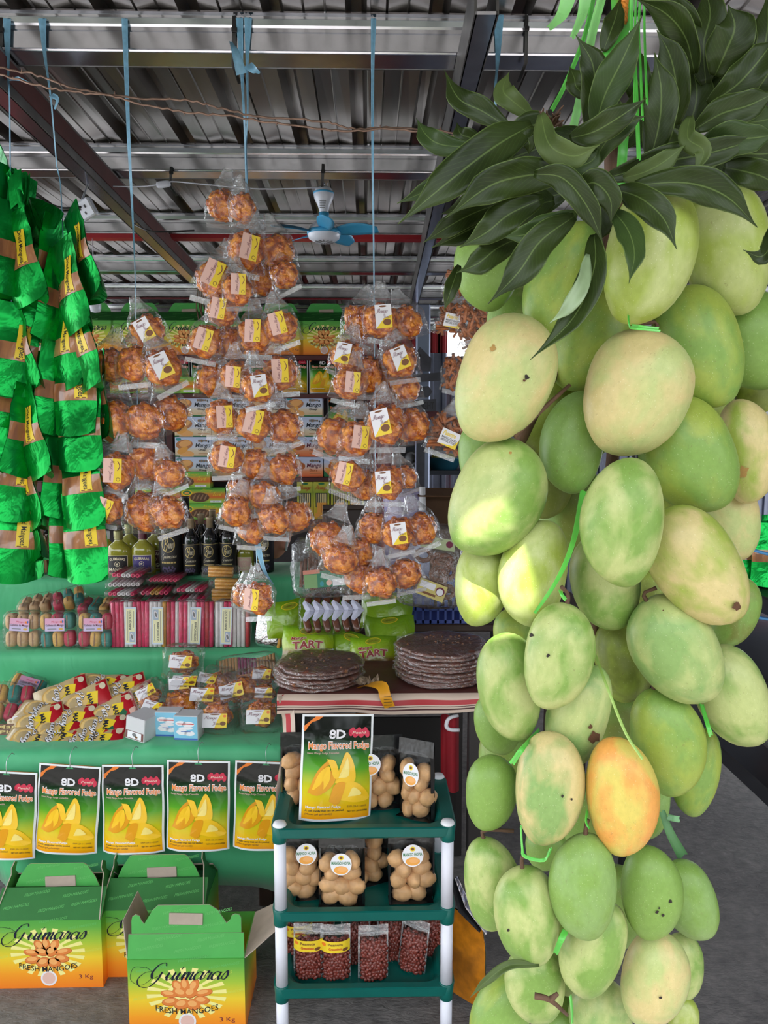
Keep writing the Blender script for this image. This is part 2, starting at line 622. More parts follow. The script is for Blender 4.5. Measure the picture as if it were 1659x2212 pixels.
# purlins: lipped C channels running across the stall
def purlin(Yf, h=0.09, d=0.07, x0=-3.7, x1=3.7, Z=PUR_Z, mat=None):
    mb = MB()
    m = mat or zinc
    t = 0.004
    pr = [(-.004, 0), (-.006, .003), (-.004, .006), (0, .008), (0, h * .48), (.003, h * .53), (.003, h * .62), (0, h * .67), (-.002, h * .80), (.004, h * .85), (.004, h * .91), (-.003, h * .95), (-.001, h)]
    q = len(pr)
    mb.add([(x, Yf + a, Z + b) for x in (x0, x1) for a, b in pr] + [(x, Yf + .006, Z + b) for x in (x0, x1) for b in (0, h)], [(i, q + i, q + i + 1, i + 1) for i in range(q - 1)] + [(2 * q, 2 * q + 1, 2 * q + 3, 2 * q + 2)], m)
    mb.box(((x0 + x1) / 2, Yf + d / 2, Z + t / 2), (x1 - x0, d, t), m)
    mb.box(((x0 + x1) / 2, Yf + d / 2, Z + h - t / 2), (x1 - x0, d, t), m)
    mb.box(((x0 + x1) / 2, Yf + d, Z + .010), (x1 - x0, t, .022), zinc_dark)
    return mb
PURY = [1.83 + .797 * k for k in range(7)]
for k, y in enumerate(PURY):
    o = struct(purlin(y), 'trim_%d' % (k + 1))
# red flange glued under the third purlin, and rafters running to the back
mb = MB()
mb.box((0, PURY[2] + .03, PUR_Z - .009), (7.4, .055, .018), red_m)
struct(mb, 'trim_8')
def rafter(xa, ya, xb, yb, z, w=.045, h=.085, mat=zinc_dark, red=True):
    mb = MB()
    a, b = Vector((xa, ya, 0)), Vector((xb, yb, 0))
    d = b - a
    L = d.length
    q = Matrix.Rotation(math.atan2(d.y, d.x), 4, 'Z')
    q.translation = (a + b) / 2 + Vector((0, 0, z))
    mb.M = q
    mb.box((0, -w / 2, h / 2), (L, .005, h), mat)
    mb.box((0, w / 2, h / 2), (L, .005, h), mat)
    mb.box((0, 0, .003), (L, w, .006), zinc)
    if red:
        mb.box((0, -w / 2 - .004, .05), (L, .003, .05), redox)
    return mb
a = at(0, 205, 1.2)
zr = PUR_Z - 0.09
pa, pb = onz(-60, 150, zr), onz(420, 612, zr)
struct(rafter(pa.x, pa.y, pb.x, pb.y, zr), 'trim_9')
pa, pb = onz(1006, 190, zr), onz(893, 668, zr)
struct(rafter(pa.x, pa.y - .3, pb.x, pb.y, zr, .04, .085, zinc_dark, False), 'trim_10')

# unseen eave added over the front, holed to throw the mangoes' sun patch
HOLE_T = at(1050, 1154, .60)
HT = (ROOF_Z - HOLE_T.z) / -SUN_DIR.z
HC = HOLE_T - SUN_DIR * HT
ADDED_EAVE_M = plain('grey added eave', srgb(120, 110, 100), .7, .2, 6)
mb = MB()
HW, HL = .030, .027
mb.box(((HC.x - HW - 3.7) / 2, -.2, ROOF_Z), (HC.x - HW + 3.7, .5, .012), ADDED_EAVE_M)
mb.box(((HC.x + HW + 3.7) / 2, -.2, ROOF_Z), (3.7 - HC.x - HW, .5, .012), ADDED_EAVE_M)
mb.box((HC.x, (-.45 + HC.y - HL) / 2, ROOF_Z), (2 * HW, HC.y - HL + .45, .012), ADDED_EAVE_M)
mb.box((HC.x, (HC.y + HL + .05) / 2, ROOF_Z), (2 * HW, .05 - HC.y - HL, .012), ADDED_EAVE_M)
struct(mb, 'trim_12')

# back wall of red ribbed sheets with a gap of daylight, grey sheets lower down
def ribbed(name, x0, x1, z0, z1, Y, mat, pitch=.09):
    mb = MB()
    n = max(2, int((x1 - x0) / pitch))
    xs = []
    for k in range(n):
        x = x0 + (x1 - x0) * k / n
        w = (x1 - x0) / n
        xs += [(x, 0), (x + .55 * w, 0), (x + .65 * w, -.02), (x + .9 * w, -.02)]
    xs.append((x1, 0))
    vs = [(x, Y + y, z) for z in (z0, z1) for x, y in xs]
    q = len(xs)
    mb.add(vs, [(i, i + 1, q + i + 1, q + i) for i in range(q - 1)], mat)
    return mb.build(name, wall)
wall = bpy.data.objects.new('wall_back', None)
C.objects.link(wall)
wall['kind'] = 'structure'
greysheet = plain('grey ribbed sheet', srgb(105, 108, 125), 0.4, 0.2, 8, metal=0.5)
WY = 7.0
def wx(px):
    return at(px, 900, WY).x
def wz(py):
    return at(900, py, WY).z
ribbed('red_sheet', -4.2, wx(962), 0, ROOF_Z - .01, WY, red_m)
ribbed('red_sheet', wx(960), wx(1800), wz(716), ROOF_Z - .01, WY + .02, red_m)
ribbed('grey_sheet', wx(962), wx(1800), 0, wz(768), WY + .05, greysheet)
ribbed('red_sheet', wx(1090), wx(1800), wz(768), wz(716), WY + .02, red_m)
ribbed('grey_sheet', wx(880), wx(962), 0, wz(765), WY - .1, greysheet)
ribbed('red_sheet', wx(935), wx(966), wz(770), wz(716), WY + .02, red_m)
# side walls added to narrow the light reaching the stall inside
def side_wall(name, X, y0, y1, mat):
    mb = MB()
    n = int((y1 - y0) / .09)
    ys = []
    for k in range(n):
        y = y0 + (y1 - y0) * k / n
        w = (y1 - y0) / n
        ys += [(y, 0), (y + .55 * w, 0), (y + .65 * w, .02), (y + .9 * w, .02)]
    vs = [(X + d, y, z) for z in (0, ROOF_Z - .02) for y, d in ys]
    q = len(ys)
    mb.add(vs, [(i, i + 1, q + i + 1, q + i) for i in range(q - 1)], mat)
    struct(mb, name)
side_wall('added_wall_left', -3.2, 5.0, 6.9, greysheet)
side_wall('added_wall_right', 2.7, -.3, 3.6, greysheet)
# unseen planting added across the lane to darken reflections and cut low sky
mb = MB()
hg = plain('dark hedge leaves', srgb(52, 74, 36), 0.7, 0.4, 4)
for k in range(150):
    mb.lump((rnd.uniform(-18, 18), -9.5 + rnd.uniform(-1, 1), rnd.uniform(0, 3.3)), rnd.uniform(.6, 1.1), hg, (1.1, .8, 1), None, .25, 1)
o = mb.build('added_hedge', None, 'stuff')
tag(o, 'added dark green planting out of view, blocking low sky before the stall', 'added_hedge')
# shrubs outside the gap
mb = MB()
gl = plain('bright leaves outside', srgb(120, 170, 70), 0.6, 0.4, 9)
for k in range(60):
    mb.lump((rnd.uniform(.5, 3.4), 9.6 + rnd.uniform(-.4, .5), rnd.uniform(.1, 2.1)), rnd.uniform(.12, .3), gl, (1, .7, .8), None, .35, 1)
o = mb.build('garden_shrubs', None, 'stuff')
tag(o, 'bright green shrubs growing outside the gap in the back wall', 'shrubs')

# steel post before the back wall
p0 = at(912, 1000, 4.7)
mb = MB()
mb.box((p0.x, 4.7, zr / 2), (.085, .085, zr), plain('blue grey post paint', srgb(120, 128, 150), 0.35, .15, 6, metal=.4), .008)
o = struct(mb, 'trim_11')
# ================================================================ the stepped display under green cloth
def cloth_mat():
    m = bpy.data.materials.new('green tablecloth fabric')
    t = NT(m)
    v = t.coord('Object')
    a = t.noise(v, 3.0, 4)
    t.link(t.ramp(a, [(0.3, srgb(72, 176, 122)), (0.7, srgb(86, 192, 136))]), t.b.inputs['Base Color'])
    t.b.inputs['Roughness'].default_value = 0.55
    t.b.inputs['Sheen Weight'].default_value = 0.2
    h = t.noise(t.coord('Object', (1, 1, .5)), 7, 3, 0.5, 1.0)
    t.bump(h, 0.35, 0.03)
    return m
GREEN = cloth_mat()
TX0, TX1 = -1.9, at(612, 1622, 2.29).x           # ends of the display table
Y3F, Y2F, Y1F, YB = 2.29, 2.72, 3.08, 3.46
Z3 = at(300, 1622, Y3F).z
Z2 = at(300, 1408, Y2F).z
Z1 = at(300, 1250, Y1F).z
base = thing('display_table', 'plank display table of three steps hidden beneath the green cloth', 'table', ((TX0 + TX1) / 2, 2.9, 0))
for nm, y0, y1, z in (('top_step', Y1F, YB, Z1), ('middle_step', Y2F, Y1F, Z2), ('table_board', Y3F, Y2F, Z3)):
    mb = MB()
    mb.box((0, (y0 + y1) / 2 - 2.9 + .012, z - .020), (TX1 - TX0 - .04, y1 - y0 - .02, .022), darkwood)
    mb.build(nm, base)
for sx in (-1, 1):
    for y in (2.45, 3.4):
        mb = MB()
        mb.box((sx * (TX1 - TX0 - .16) / 2, y - 2.9, (Z3 - .03) / 2), (.05, .05, Z3 - .03), darkwood, .004)
        mb.build('leg', base)
def wob(x, y, a):
    return a * (mnoise.noise(Vector((x * 4.3, y * 3.1, 1.7))) )
def cloth():
    mb = MB()
    path = [(YB + .02, Z1 - .35), (YB + .01, Z1 - .02), (YB - .02, Z1 + .002), (3.25, Z1 + .002), (Y1F + .015, Z1 + .002), (Y1F - .002, Z1 - .012), (Y1F - .004, Z1 - .06), (Y1F + .004, Z2 + .03), (Y1F - .015, Z2 + .004), (2.9, Z2 + .002), (Y2F + .02, Z2 + .002), (Y2F - .002, Z2 - .012), (Y2F - .004, Z2 - .05), (Y2F + .006, Z3 + .04), (Y2F - .012, Z3 + .005), (2.5, Z3 + .002), (Y3F + .03, Z3 + .002), (Y3F + .006, Z3 - .003), (Y3F - .006, Z3 - .02), (Y3F - .012, Z3 - .08), (Y3F - .006, Z3 - .2), (Y3F + .01, Z3 - .32), (Y3F + .03, Z3 - .46)]
    nx = 110
    def fn(u, v):
        k = v * (len(path) - 1)
        i = min(int(k), len(path) - 2)
        t = k - i
        y = path[i][0] * (1 - t) + path[i + 1][0] * t
        z = path[i][1] * (1 - t) + path[i + 1][1] * t
        x = TX0 + (TX1 - TX0) * u
        drape = max(0.0, (Z3 - .03 - z) / .4) if y < Y3F + .1 else 0
        y -= drape * .03 * math.sin(x * 17 + 2 * math.sin(x * 5)) + wob(x, z, .02) * drape
        if drape:
            z += .02 * drape * math.sin(x * 9)
            z += .10 * drape * max(0, 1 - abs(x + .25) * 3) * -.4
        else:
            z += max(0, wob(x, y, .0035))
            if y < Y2F - .05 and abs(z - Z3) < .03:
                z += .010 * min(1, max(0, (x + .70) / .012))      # a second layer on the table's end
        return (x, y, z)
    mb.grid(fn, nx, (len(path) - 1) * 2, GREEN, True)
    # the end that hangs beside the striped table
    def side(u, v):
        y = Y3F - .005 + (Y2F - Y3F) * u
        z = Z3 + .012 - .40 * v
        return (TX1 + .004 + .018 * v * math.sin(u * 9 + 1), y + .03 * v * (1 - u), z)
    mb.grid(side, 16, 8, GREEN, True)
    return mb
o = cloth().build('green_tablecloth')
tag(o, 'bright green cloth draped over the stepped display of sweets', 'tablecloth')
so = o.modifiers.new('thick', 'SOLIDIFY')
so.thickness = 0.0015

# ================================================================ back shelves
BY = 4.78                      # front faces of the goods on the back shelf
def bx(px):
    return at(px, 900, BY).x
def bz(py):
    return at(600, py, BY).z
shelf = thing('back_shelf', 'tall maroon shelf unit stacked with mango boxes at the back', 'shelf', (bx(420), BY + .2, 0))
SX0, SX1 = bx(20) - bx(420), bx(800) - bx(420)
for py in (767, 850, 1030, 1122):
    mb = MB()
    mb.box(((SX0 + SX1) / 2, 0, bz(py) - .016), (SX1 - SX0, .44, .028), maroon, .003)
    mb.build('shelf_board', shelf)
for x in (SX0, bx(330) - bx(420), SX1):
    mb = MB()
    mb.box((x, -.20, bz(760) / 2), (.04, .04, bz(760)), maroon, .003)
    mb.build('upright', shelf)
    mb = MB()
    mb.box((x, .20, bz(760) / 2), (.04, .04, bz(760)), maroon, .003)
    mb.build('upright', shelf)
mb = MB()
mb.box(((SX0 + SX1) / 2, .235, bz(760) / 2 + .1), (SX1 - SX0, .012, bz(760) - .2), plain('dark backing', (0.03, .022, .024, 1), .7))
mb.build('back_panel', shelf)
# worktop for stock behind the counter
bench = thing('stock_bench', 'low dark bench between the counter and the back shelf', 'bench', (.42, 3.3, 0))
mb = MB()
mb.box((0, 0, .80), (1.1, .62, .03), darkwood, .004)
mb.build('bench_top', bench)
for sx in (-1, 1):
    for sy in (-1, 1):
        mb = MB()
        mb.box((sx * .45, sy * .26, .39), (.045, .045, .78), darkwood, .003)
        mb.build('leg', bench)
# rack table at the right side
RX = 0.90
rack = thing('black_rack', 'black steel side table with shelves beside the hanging mangoes', 'rack', (RX + .45, 2.1, 0))
blk = plain('black enamel', (0.014, 0.014, 0.017, 1), 0.35, 0.2, 20)
for z in (.775, 1.02, 1.205, 1.585):
    mb = MB()
    mb.box((0, 0, z - .02), (.9, 1.1, .04), blk, .004)
    mb.build('shelf_board', rack)
for sx, sy in ((-1, 1), (1, 1), (1, -1), (.2, -1)):
    mb = MB()
    mb.box((sx * .42, sy * .52, .8), (.04, .04, 1.6), blk, .003)
    mb.build('leg', rack)
# table with the striped cloth
def stripe_mat():
    m = bpy.data.materials.new('red striped oilcloth')
    t = NT(m)
    v = t.coord('UV')
    sp = t.new('ShaderNodeSeparateXYZ')
    t.link(v, sp.inputs[0])
    cream, red, brown = srgb(206, 184, 168), srgb(178, 36, 46), srgb(70, 28, 30)
    t.link(t.ramp(sp.outputs[1], [(0.0, srgb(84, 44, 40)), (.30, cream), (.45, red), (.66, cream), (.71, brown), (.74, cream), (.80, brown), (.86, cream)], 'CONSTANT'), t.b.inputs['Base Color'])
    t.b.inputs['Roughness'].default_value = 0.45
    t.bump(t.noise(t.coord('Object'), 14, 2), .3, .01)
    return m
STR = stripe_mat()
SY0, SY1 = 2.2, 2.78
SZ = at(800, 1500, SY0).z
SXa, SXb = at(598, 1500, SY0).x, at(1065, 1500, SY0).x
tb = thing('side_table', 'dark side table under a red striped cloth, behind the white and green rack', 'table', ((SXa + SXb) / 2, (SY0 + SY1) / 2, 0))
mb = MB()
mb.box((0, 0, SZ - .02), (SXb - SXa - .02, SY1 - SY0 - .02, .03), darkwood)
mb.build('table_board', tb)
for sx in (-1, 1):
    for sy in (-1, 1):
        mb = MB()
        mb.box((sx * (SXb - SXa - .09) / 2, sy * .25, (SZ - .035) / 2), (.045, .045, SZ - .035), plain('dark legs', (.02, .016, .016, 1), .6), .003)
        mb.build('leg', tb)
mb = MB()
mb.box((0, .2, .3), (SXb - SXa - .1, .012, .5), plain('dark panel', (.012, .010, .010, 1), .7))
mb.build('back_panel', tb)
def striped():
    mb = MB()
    W = SXb - SXa
    path = [(SY1, SZ + .002), (SY0 + .05, SZ + .002), (SY0 + .005, SZ + .001), (SY0 - .006, SZ - .012), (SY0 - .008, SZ - .055)]
    vv = [0.02, .22, .30, .40, .99]
    nx = 60
    b = len(mb.v)
    vs, uv = [], []
    for j, (y, z) in enumerate(path):
        for i in range(nx + 1):
            x = SXa + W * i / nx
            vs.append((x, y - (.004 * math.sin(x * 31) if j > 2 else 0), z - (.004 * math.sin(x * 13) if j == 4 else 0)))
            uv.append((i / nx, vv[j]))
    fs = [(j * (nx + 1) + i, j * (nx + 1) + i + 1, (j + 1) * (nx + 1) + i + 1, (j + 1) * (nx + 1) + i) for j in range(len(path) - 1) for i in range(nx)]
    # left end hanging lower, seen along its edge
    k0 = len(vs)
    for j in range(11):
        z = SZ - .37 * j / 10
        for i, (dx, vq) in enumerate(((0, .34), (.010, .44), (.011, .452), (.026, .652), (.027, .665), (.040, .69))):
            vs.append((SXa + .004 + dx + .012 * math.sin(j * .5) , SY0 - .012 + .02 * math.sin(j * .7 + i * .4), z))
            uv.append((0, vq))
    for j in range(10):
        for i in range(5):
            a = k0 + j * 6 + i
            fs.append((a, a + 1, a + 7, a + 6))
    mb.add(vs, fs, STR, True)
    o = mb.build('striped_cloth')
    ul = o.data.uv_layers.new(name='UVMap')
    for lp in o.data.loops:
        ul.data[lp.index].uv = uv[lp.vertex_index]
    return o
o = striped()
tag(o, 'red and cream striped cloth laid over the side table of peanut brittle', 'tablecloth')
# ================================================================ hanging bunch of mangoes
def mango_mat():
    m = bpy.data.materials.new('mango skin')
    t = NT(m)
    oi = t.new('ShaderNodeObjectInfo')
    at_ = t.new('ShaderNodeAttribute', attribute_type='OBJECT', attribute_name='blush')
    v0 = t.coord('Object', (1, 1, 1))
    vm = t.new('ShaderNodeVectorMath', operation='MULTIPLY_ADD')
    t.link(oi.outputs['Random'], vm.inputs[0])
    vm.inputs[1].default_value = (37, 19, 53)
    t.link(v0, vm.inputs[2])
    v = vm.outputs[0]
    n1 = t.noise(v, 1.15, 3, .5, .4)
    mask = t.ramp(n1, [(.40, (0, 0, 0, 1)), (.60, (1, 1, 1, 1))])
    col = t.mix(mask, oi.outputs['Color'], at_.outputs['Color'])
    n2 = t.noise(v, 7, 5, .6)
    col = t.mix(.38, col, t.ramp(n2, [(.3, (.62, .66, .45, 1)), (.7, (1, 1, .9, 1))]), 'MULTIPLY')
    vo = t.new('ShaderNodeTexVoronoi')
    vo.inputs['Scale'].default_value = 15
    t.link(v, vo.inputs['Vector'])
    dots = t.ramp(vo.outputs['Distance'], [(.05, (1, 1, 1, 1)), (.17, (0, 0, 0, 1))])
    col = t.mix(t.mix(1.0, dots, (.3, .3, .3, 1), 'MULTIPLY'), col, (.78, .80, .55, 1))
    n3 = t.noise(v, 11, 6, .75, 1.5)
    sc = t.ramp(n3, [(.60, (0, 0, 0, 1)), (.68, (.45, .45, .45, 1))])
    col = t.mix(sc, col, (.16, .10, .04, 1))
    t.link(col, t.b.inputs['Base Color'])
    t.b.inputs['Roughness'].default_value = .40
    t.b.inputs['Specular IOR Level'].default_value = .35
    t.b.inputs['Subsurface Weight'].default_value = .06
    t.b.inputs['Subsurface Radius'].default_value = (.02, .02, .008)
    t.b.inputs['Subsurface Scale'].default_value = .3
    t.bump(t.noise(v, 60, 2), .05, .02)
    return m
MSKIN = mango_mat()
scab_m = plain('dry brown scab', srgb(96, 62, 36), .8, .4, 90, bump=.5, bscale=120)
rust_m = plain('rusty skin mark', srgb(158, 122, 62), .7, .3, 120)
hole_m = plain('black speck', srgb(34, 24, 18), .8)
twig_m = plain('brown twig', srgb(92, 66, 48), .75, .3, 70, bump=.4, bscale=90)
MVAR = []
def mango_r(zz, var):
    k = (.06, -.02, .10, .02, -.10)[var]
    p = (2.15, 2.05, 2.3, 1.95, 2.1)[var]
    r = max(0, 1 - abs(zz) ** p) ** .5 * (1 + k * zz)
    return r / (1 + abs(k) * .25)
def mango_point(a, zz, var):
    r = mango_r(zz, var)
    kx = (.10, .16, .06, .13, .08)[var]
    x = r * math.cos(a) + kx * (zz * zz - .45) * (1 if var % 2 else -1)
    y = r * math.sin(a) * .86
    if zz < -.80:
        x += (.06 if var % 2 else -.06) * (-.80 - zz) / .2
    return Vector((x, y, zz))
for var in range(5):
    mb = MB()
    nu, nv = 28, 20
    vs = []
    for j in range(nv + 1):
        th = PI * j / nv
        zz = -math.cos(th)
        for i in range(nu):
            vs.append(mango_point(2 * PI * i / nu, zz * .9999, var))
    fs = [(j * nu + i, j * nu + (i + 1) % nu, (j + 1) * nu + (i + 1) % nu, (j + 1) * nu + i) for j in range(nv) for i in range(nu)]
    mb.add(vs, fs, MSKIN, True)
    MVAR.append(mb.mesh('mango'))
PALE, GRN, YG, YEL, PINK, DK_SHADE = srgb(178, 186, 124), srgb(124, 156, 76), srgb(152, 168, 74), srgb(222, 156, 80), srgb(202, 184, 132), srgb(122, 132, 62)  # the darkest tone also puts shade into the skin of inner fruit
MINT = srgb(132, 162, 96)
# px, py, semi-long, semi-wide (pixels), lean, depth, skin, blush, variant, label
MANGOES = [
 (1401, 550, 150, 92, 12, .60, YG, PALE, 0, 'large pale mango at the top with a leaf tip lying on its face'),
 (1373, 851, 138, 112, 15, .585, PALE, PINK, 2, 'broad pale mango with a scarred crown, directly under a green ribbon tie'),
 (1088, 820, 142, 100, 22, .62, PALE, PINK, 2, 'big cream green mango with a black hole and a rusty spot'),
 (1071, 1077, 135, 98, 25, .62, PALE, GRN, 0, 'large pale mango with a pool of sunlight on its lower end'),
 (1347, 1129, 143, 88, 3, .585, GRN, PALE, 3, 'upright green mango with a long pale stripe down its middle'),
 (1508, 1225, 150, 92, -35, .62, PINK, YG, 2, 'long yellowish mango leaning outward with a brown scuffed tip'),
 (1205, 1418, 122, 76, 8, .60, GRN, PALE, 0, 'green mango hanging from a tied twig with a black speck and fine scratches'),
 (1463, 1405, 135, 92, -32, .62, PALE, MINT, 2, 'pale oblong mango with cracked brown scars at its stem end'),
 (1341, 1720, 140, 80, -7, .60, YEL, srgb(206, 186, 96), 3, 'ripe orange yellow mango, the only yellow one in the bunch'),
 (1185, 1703, 133, 77, 3, .61, MINT, PINK, 0, 'half green and half cream mango beside the ripe orange one'),
 (1262, 1915, 127, 76, 0, .60, MINT, GRN, 3, 'smooth bluish green mango with a pointed tip, hanging below the ripe orange one'),
 (1140, 1980, 120, 74, -7, .615, PALE, GRN, 2, 'pale egg shaped mango hanging under the flat green ribbon loop'),
 (1440, 1602, 128, 80, -15, .63, GRN, YG, 3, 'mottled green mango with a small shine, under the scarred oblong one'),
 (1405, 1928, 112, 69, -5, .635, GRN, GRN, 3, 'bright green mango with a cluster of black specks near its tip'),
 (1412, 2115, 115, 76, 10, .615, PINK, PALE, 0, 'peach tinted mango near the bottom of the bunch'),
 (1283, 2050, 118, 70, 18, .635, GRN, PALE, 1, 'green mango with a cream streak, tucked below the bluish pointed one'),
 (1252, 1545, 120, 67, 15, .635, MINT, PALE, 1, 'grey green mango with one brown rotten patch'),
 (1155, 1238, 120, 73, 10, .64, YG, PALE, 1, 'yellow green mango beside the long green ribbon, its edge in sunlight'),
 (1240, 955, 112, 67, 8, .635, GRN, MINT, 1, 'narrow green mango squeezed behind the broad scar crowned one'),
 (1490, 985, 135, 97, -28, .64, GRN, YG, 0, 'wide green mango with a blunt point, behind the broad scar crowned one'),
 (1510, 752, 135, 90, -20, .64, YG, GRN, 0, 'glossy yellow green mango on the outer side under the topmost pale one'),
 (1570, 540, 140, 90, -13, .64, YG, PALE, 2, 'large yellowish mango at the top under a glossy dark leaf'),
 (1210, 602, 128, 63, 23, .63, YG, GRN, 1, 'slim bent green mango half covered by hanging leaves'),
 (1275, 735, 115, 85, 20, .66, YG, GRN, 0, 'round green mango between the bent slim one and the broad one'),
 (1310, 1255, 112, 76, -8, .665, GRN, PALE, 2, 'pale green mango under the upright striped one'),
 (1040, 1262, 95, 60, 5, .665, YG, PALE, 2, 'blunt mango almost white with sunlight, lowest in the sunny patch'),
 (1102, 1485, 125, 70, -8, .64, PALE, GRN, 2, 'long pale green mango beside the one with the black speck'),
 (1058, 568, 100, 70, 8, .665, GRN, GRN, 3, 'plain green mango under the leaves next to the pretzel bags'),
 (1060, 1713, 88, 58, 5, .65, GRN, GRN, 2, 'small dark green mango above the shelf rack post'),
 (1060, 1908, 112, 63, -8, .655, GRN, PALE, 1, 'green mango with a cream shoulder hanging beside the shelf rack'),
 (1585, 1505, 125, 77, -25, .68, GRN, PALE, 0, 'green mango on the outer side tied with a fuzzy green string'),
 (1612, 975, 115, 64, -10, .70, PINK, YG, 3, 'yellowish mango with a brown stain on the outer side of the bunch'),
 (1575, 1122, 95, 66, -15, .70, PALE, PINK, 2, 'pale smooth mango showing behind the long scuffed one'),
 (1632, 738, 105, 82, -10, .70, GRN, GRN, 0, 'plain green mango at the outer edge below the glossy leaf'),
 (1490, 1945, 100, 62, -22, .69, MINT, GRN, 0, 'dull green mango leaning outward behind the black specked one'),
 (1158, 2125, 95, 69, -5, .66, GRN, PALE, 0, 'green mango with a grey scar above the bare cut twig'),
 (1085, 2195, 112, 66, 20, .68, YG, GRN, 1, 'glossy green mango at the bottom with a narrow leaf blade over it'),
 (1105, 690, 75, 54, 10, .72, GRN, PALE, 2, 'light green mango mostly hidden above the one with the black hole'),
 (1045, 985, 80, 56, 0, .72, MINT, GRN, 2, 'mint green mango hidden behind the one in sunlight'),
 (1182, 890, 90, 60, 30, .72, YG, DK_SHADE, 1, 'olive mango in shade behind a bare brown twig'),
 (1115, 1372, 62, 52, 0, .73, YG, GRN, 2, 'small piece of green mango showing above the long pale one'),
 (1078, 1560, 75, 54, -4, .72, GRN, GRN, 2, 'light green mango behind the lower end of the long pale one'),
 (1345, 1427, 95, 64, -15, .71, DK_SHADE, YG, 1, 'dark olive mango in shade in the middle of the bunch'),
 (1585, 1322, 82, 52, 15, .74, GRN, DK_SHADE, 2, 'shaded green mango behind the scuffed tip of the long one'),
 (1505, 1668, 105, 52, 8, .73, GRN, YG, 3, 'yellow green mango with one black spot behind the mottled one'),
 (1475, 2088, 80, 48, -5, .72, PALE, GRN, 2, 'pale mango behind the peach tinted one'),
 (1300, 2200, 95, 72, -10, .70, PALE, MINT, 0, 'whitish green mango cut by the bottom of the picture'),
 (1178, 1832, 52, 46, 0, .74, GRN, GRN, 2, 'small green mango hidden behind the flat ribbon loop'),
 (1405, 1735, 85, 42, 0, .73, MINT, GRN, 2, 'green mango sliver behind the ripe orange one'),
 (1640, 832, 62, 56, 0, .76, DK_SHADE, YG, 2, 'dark green mango at the outer edge under the plain green one'),
 (1543, 893, 62, 42, 0, .76, PALE, YG, 2, 'pale yellow mango peeping between two wide green ones'),
 (1182, 1042, 80, 55, 0, .77, DK_SHADE, DK_SHADE, 2, 'dark mango deep in the shade behind the narrow green one'),
 (1448, 1072, 72, 52, 0, .77, DK_SHADE, YG, 2, 'olive mango deep in the shade behind the wide blunt one'),
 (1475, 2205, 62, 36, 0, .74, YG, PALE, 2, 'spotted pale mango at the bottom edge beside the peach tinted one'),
 (1232, 1105, 105, 78, 5, .80, DK_SHADE, GRN, 0, 'dark filler mango at the back, in the gap above the long slanting ribbon'),  # filler fruit added behind, dark skin standing for shade in the gaps
 (1412, 1300, 100, 76, -8, .80, DK_SHADE, YG, 0, 'dark filler mango at the back, in the gap beside the scarred oblong one'),
 (1262, 900, 100, 74, 0, .82, DK_SHADE, GRN, 2, 'dark filler mango at the back, behind the broad scar crowned one'),
 (1325, 1580, 100, 74, 0, .80, DK_SHADE, GRN, 0, 'dark filler mango at the back, above the ripe orange yellow one'),
 (1265, 1760, 95, 70, 0, .80, DK_SHADE, GRN, 2, 'dark filler mango at the back, in the gap beside the ripe orange yellow one'),
 (1330, 1960, 100, 72, 0, .80, DK_SHADE, GRN, 0, 'dark filler mango at the back, between the bluish and the speckled ones'),
 (1218, 2075, 95, 70, 0, .80, DK_SHADE, GRN, 2, 'dark filler mango at the back, near the wedged ribbon piece'),
 (1095, 1640, 90, 66, 0, .80, DK_SHADE, GRN, 0, 'dark filler mango at the back, behind the frayed ribbon bow'),
 (1215, 2215, 60, 62, 0, .74, DK_SHADE, GRN, 2, 'green mango below the bare cut twig'),
]
FRUIT = {}
_sph = []
def spheres(c, ax, a, b):
    return [(c + ax * (t * a), b * (1 - t * t) ** .5 * .93) for t in (-.8, -.55, -.28, 0, .28, .55, .8)]
def clash(S, pool, tol):
    for p, r in S:
        for q, s in pool:
            if (p - q).length < r + s - tol:
                return True
    return False
for k, (px, py, a, b, lean, Y, c1, c2, var, lab) in enumerate(MANGOES):
    ax = Vector((math.sin(R(lean)), 0, math.cos(R(lean))))
    while True:
        c = at(px, py, Y)
        s = Y / FPX
        S = spheres(c, ax, a * s, b * s)
        if Y > 1.02 or not clash(S, _sph, .006):
            break
        Y += .004
    _sph += S
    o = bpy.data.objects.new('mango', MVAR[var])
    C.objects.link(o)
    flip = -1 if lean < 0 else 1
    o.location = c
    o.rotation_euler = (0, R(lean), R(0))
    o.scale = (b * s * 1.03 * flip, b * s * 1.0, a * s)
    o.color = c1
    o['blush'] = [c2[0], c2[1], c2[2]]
    tag(o, lab, 'mango', 'mangoes tied in the hanging bunch')
    FRUIT[k] = (o, c, a * s, b * s, lean, Y, var)
def on_fruit(k, px, py):
    "point on the skin of fruit k seen at the pixel"
    o, c, a, b, lean, Y, var = FRUIT[k]
    d = ray(px, py).normalized()
    o0 = Vector((0, 0, CAM_Z))
    M = Euler((0, R(lean), 0)).to_matrix()
    inv = M.transposed()
    sc = Vector((1 / b, 1 / (b * .86), 1 / a))
    p = inv @ (o0 - c)
    q = inv @ d
    p = Vector((p.x * sc.x, p.y * sc.y, p.z * sc.z))
    q = Vector((q.x * sc.x, q.y * sc.y, q.z * sc.z))
    A, B, Cc = q.dot(q), 2 * p.dot(q), p.dot(p) - 1
    D = B * B - 4 * A * Cc
    if D < 0:
        return None
    t = (-B - D ** .5) / (2 * A)
    return o0 + d * t
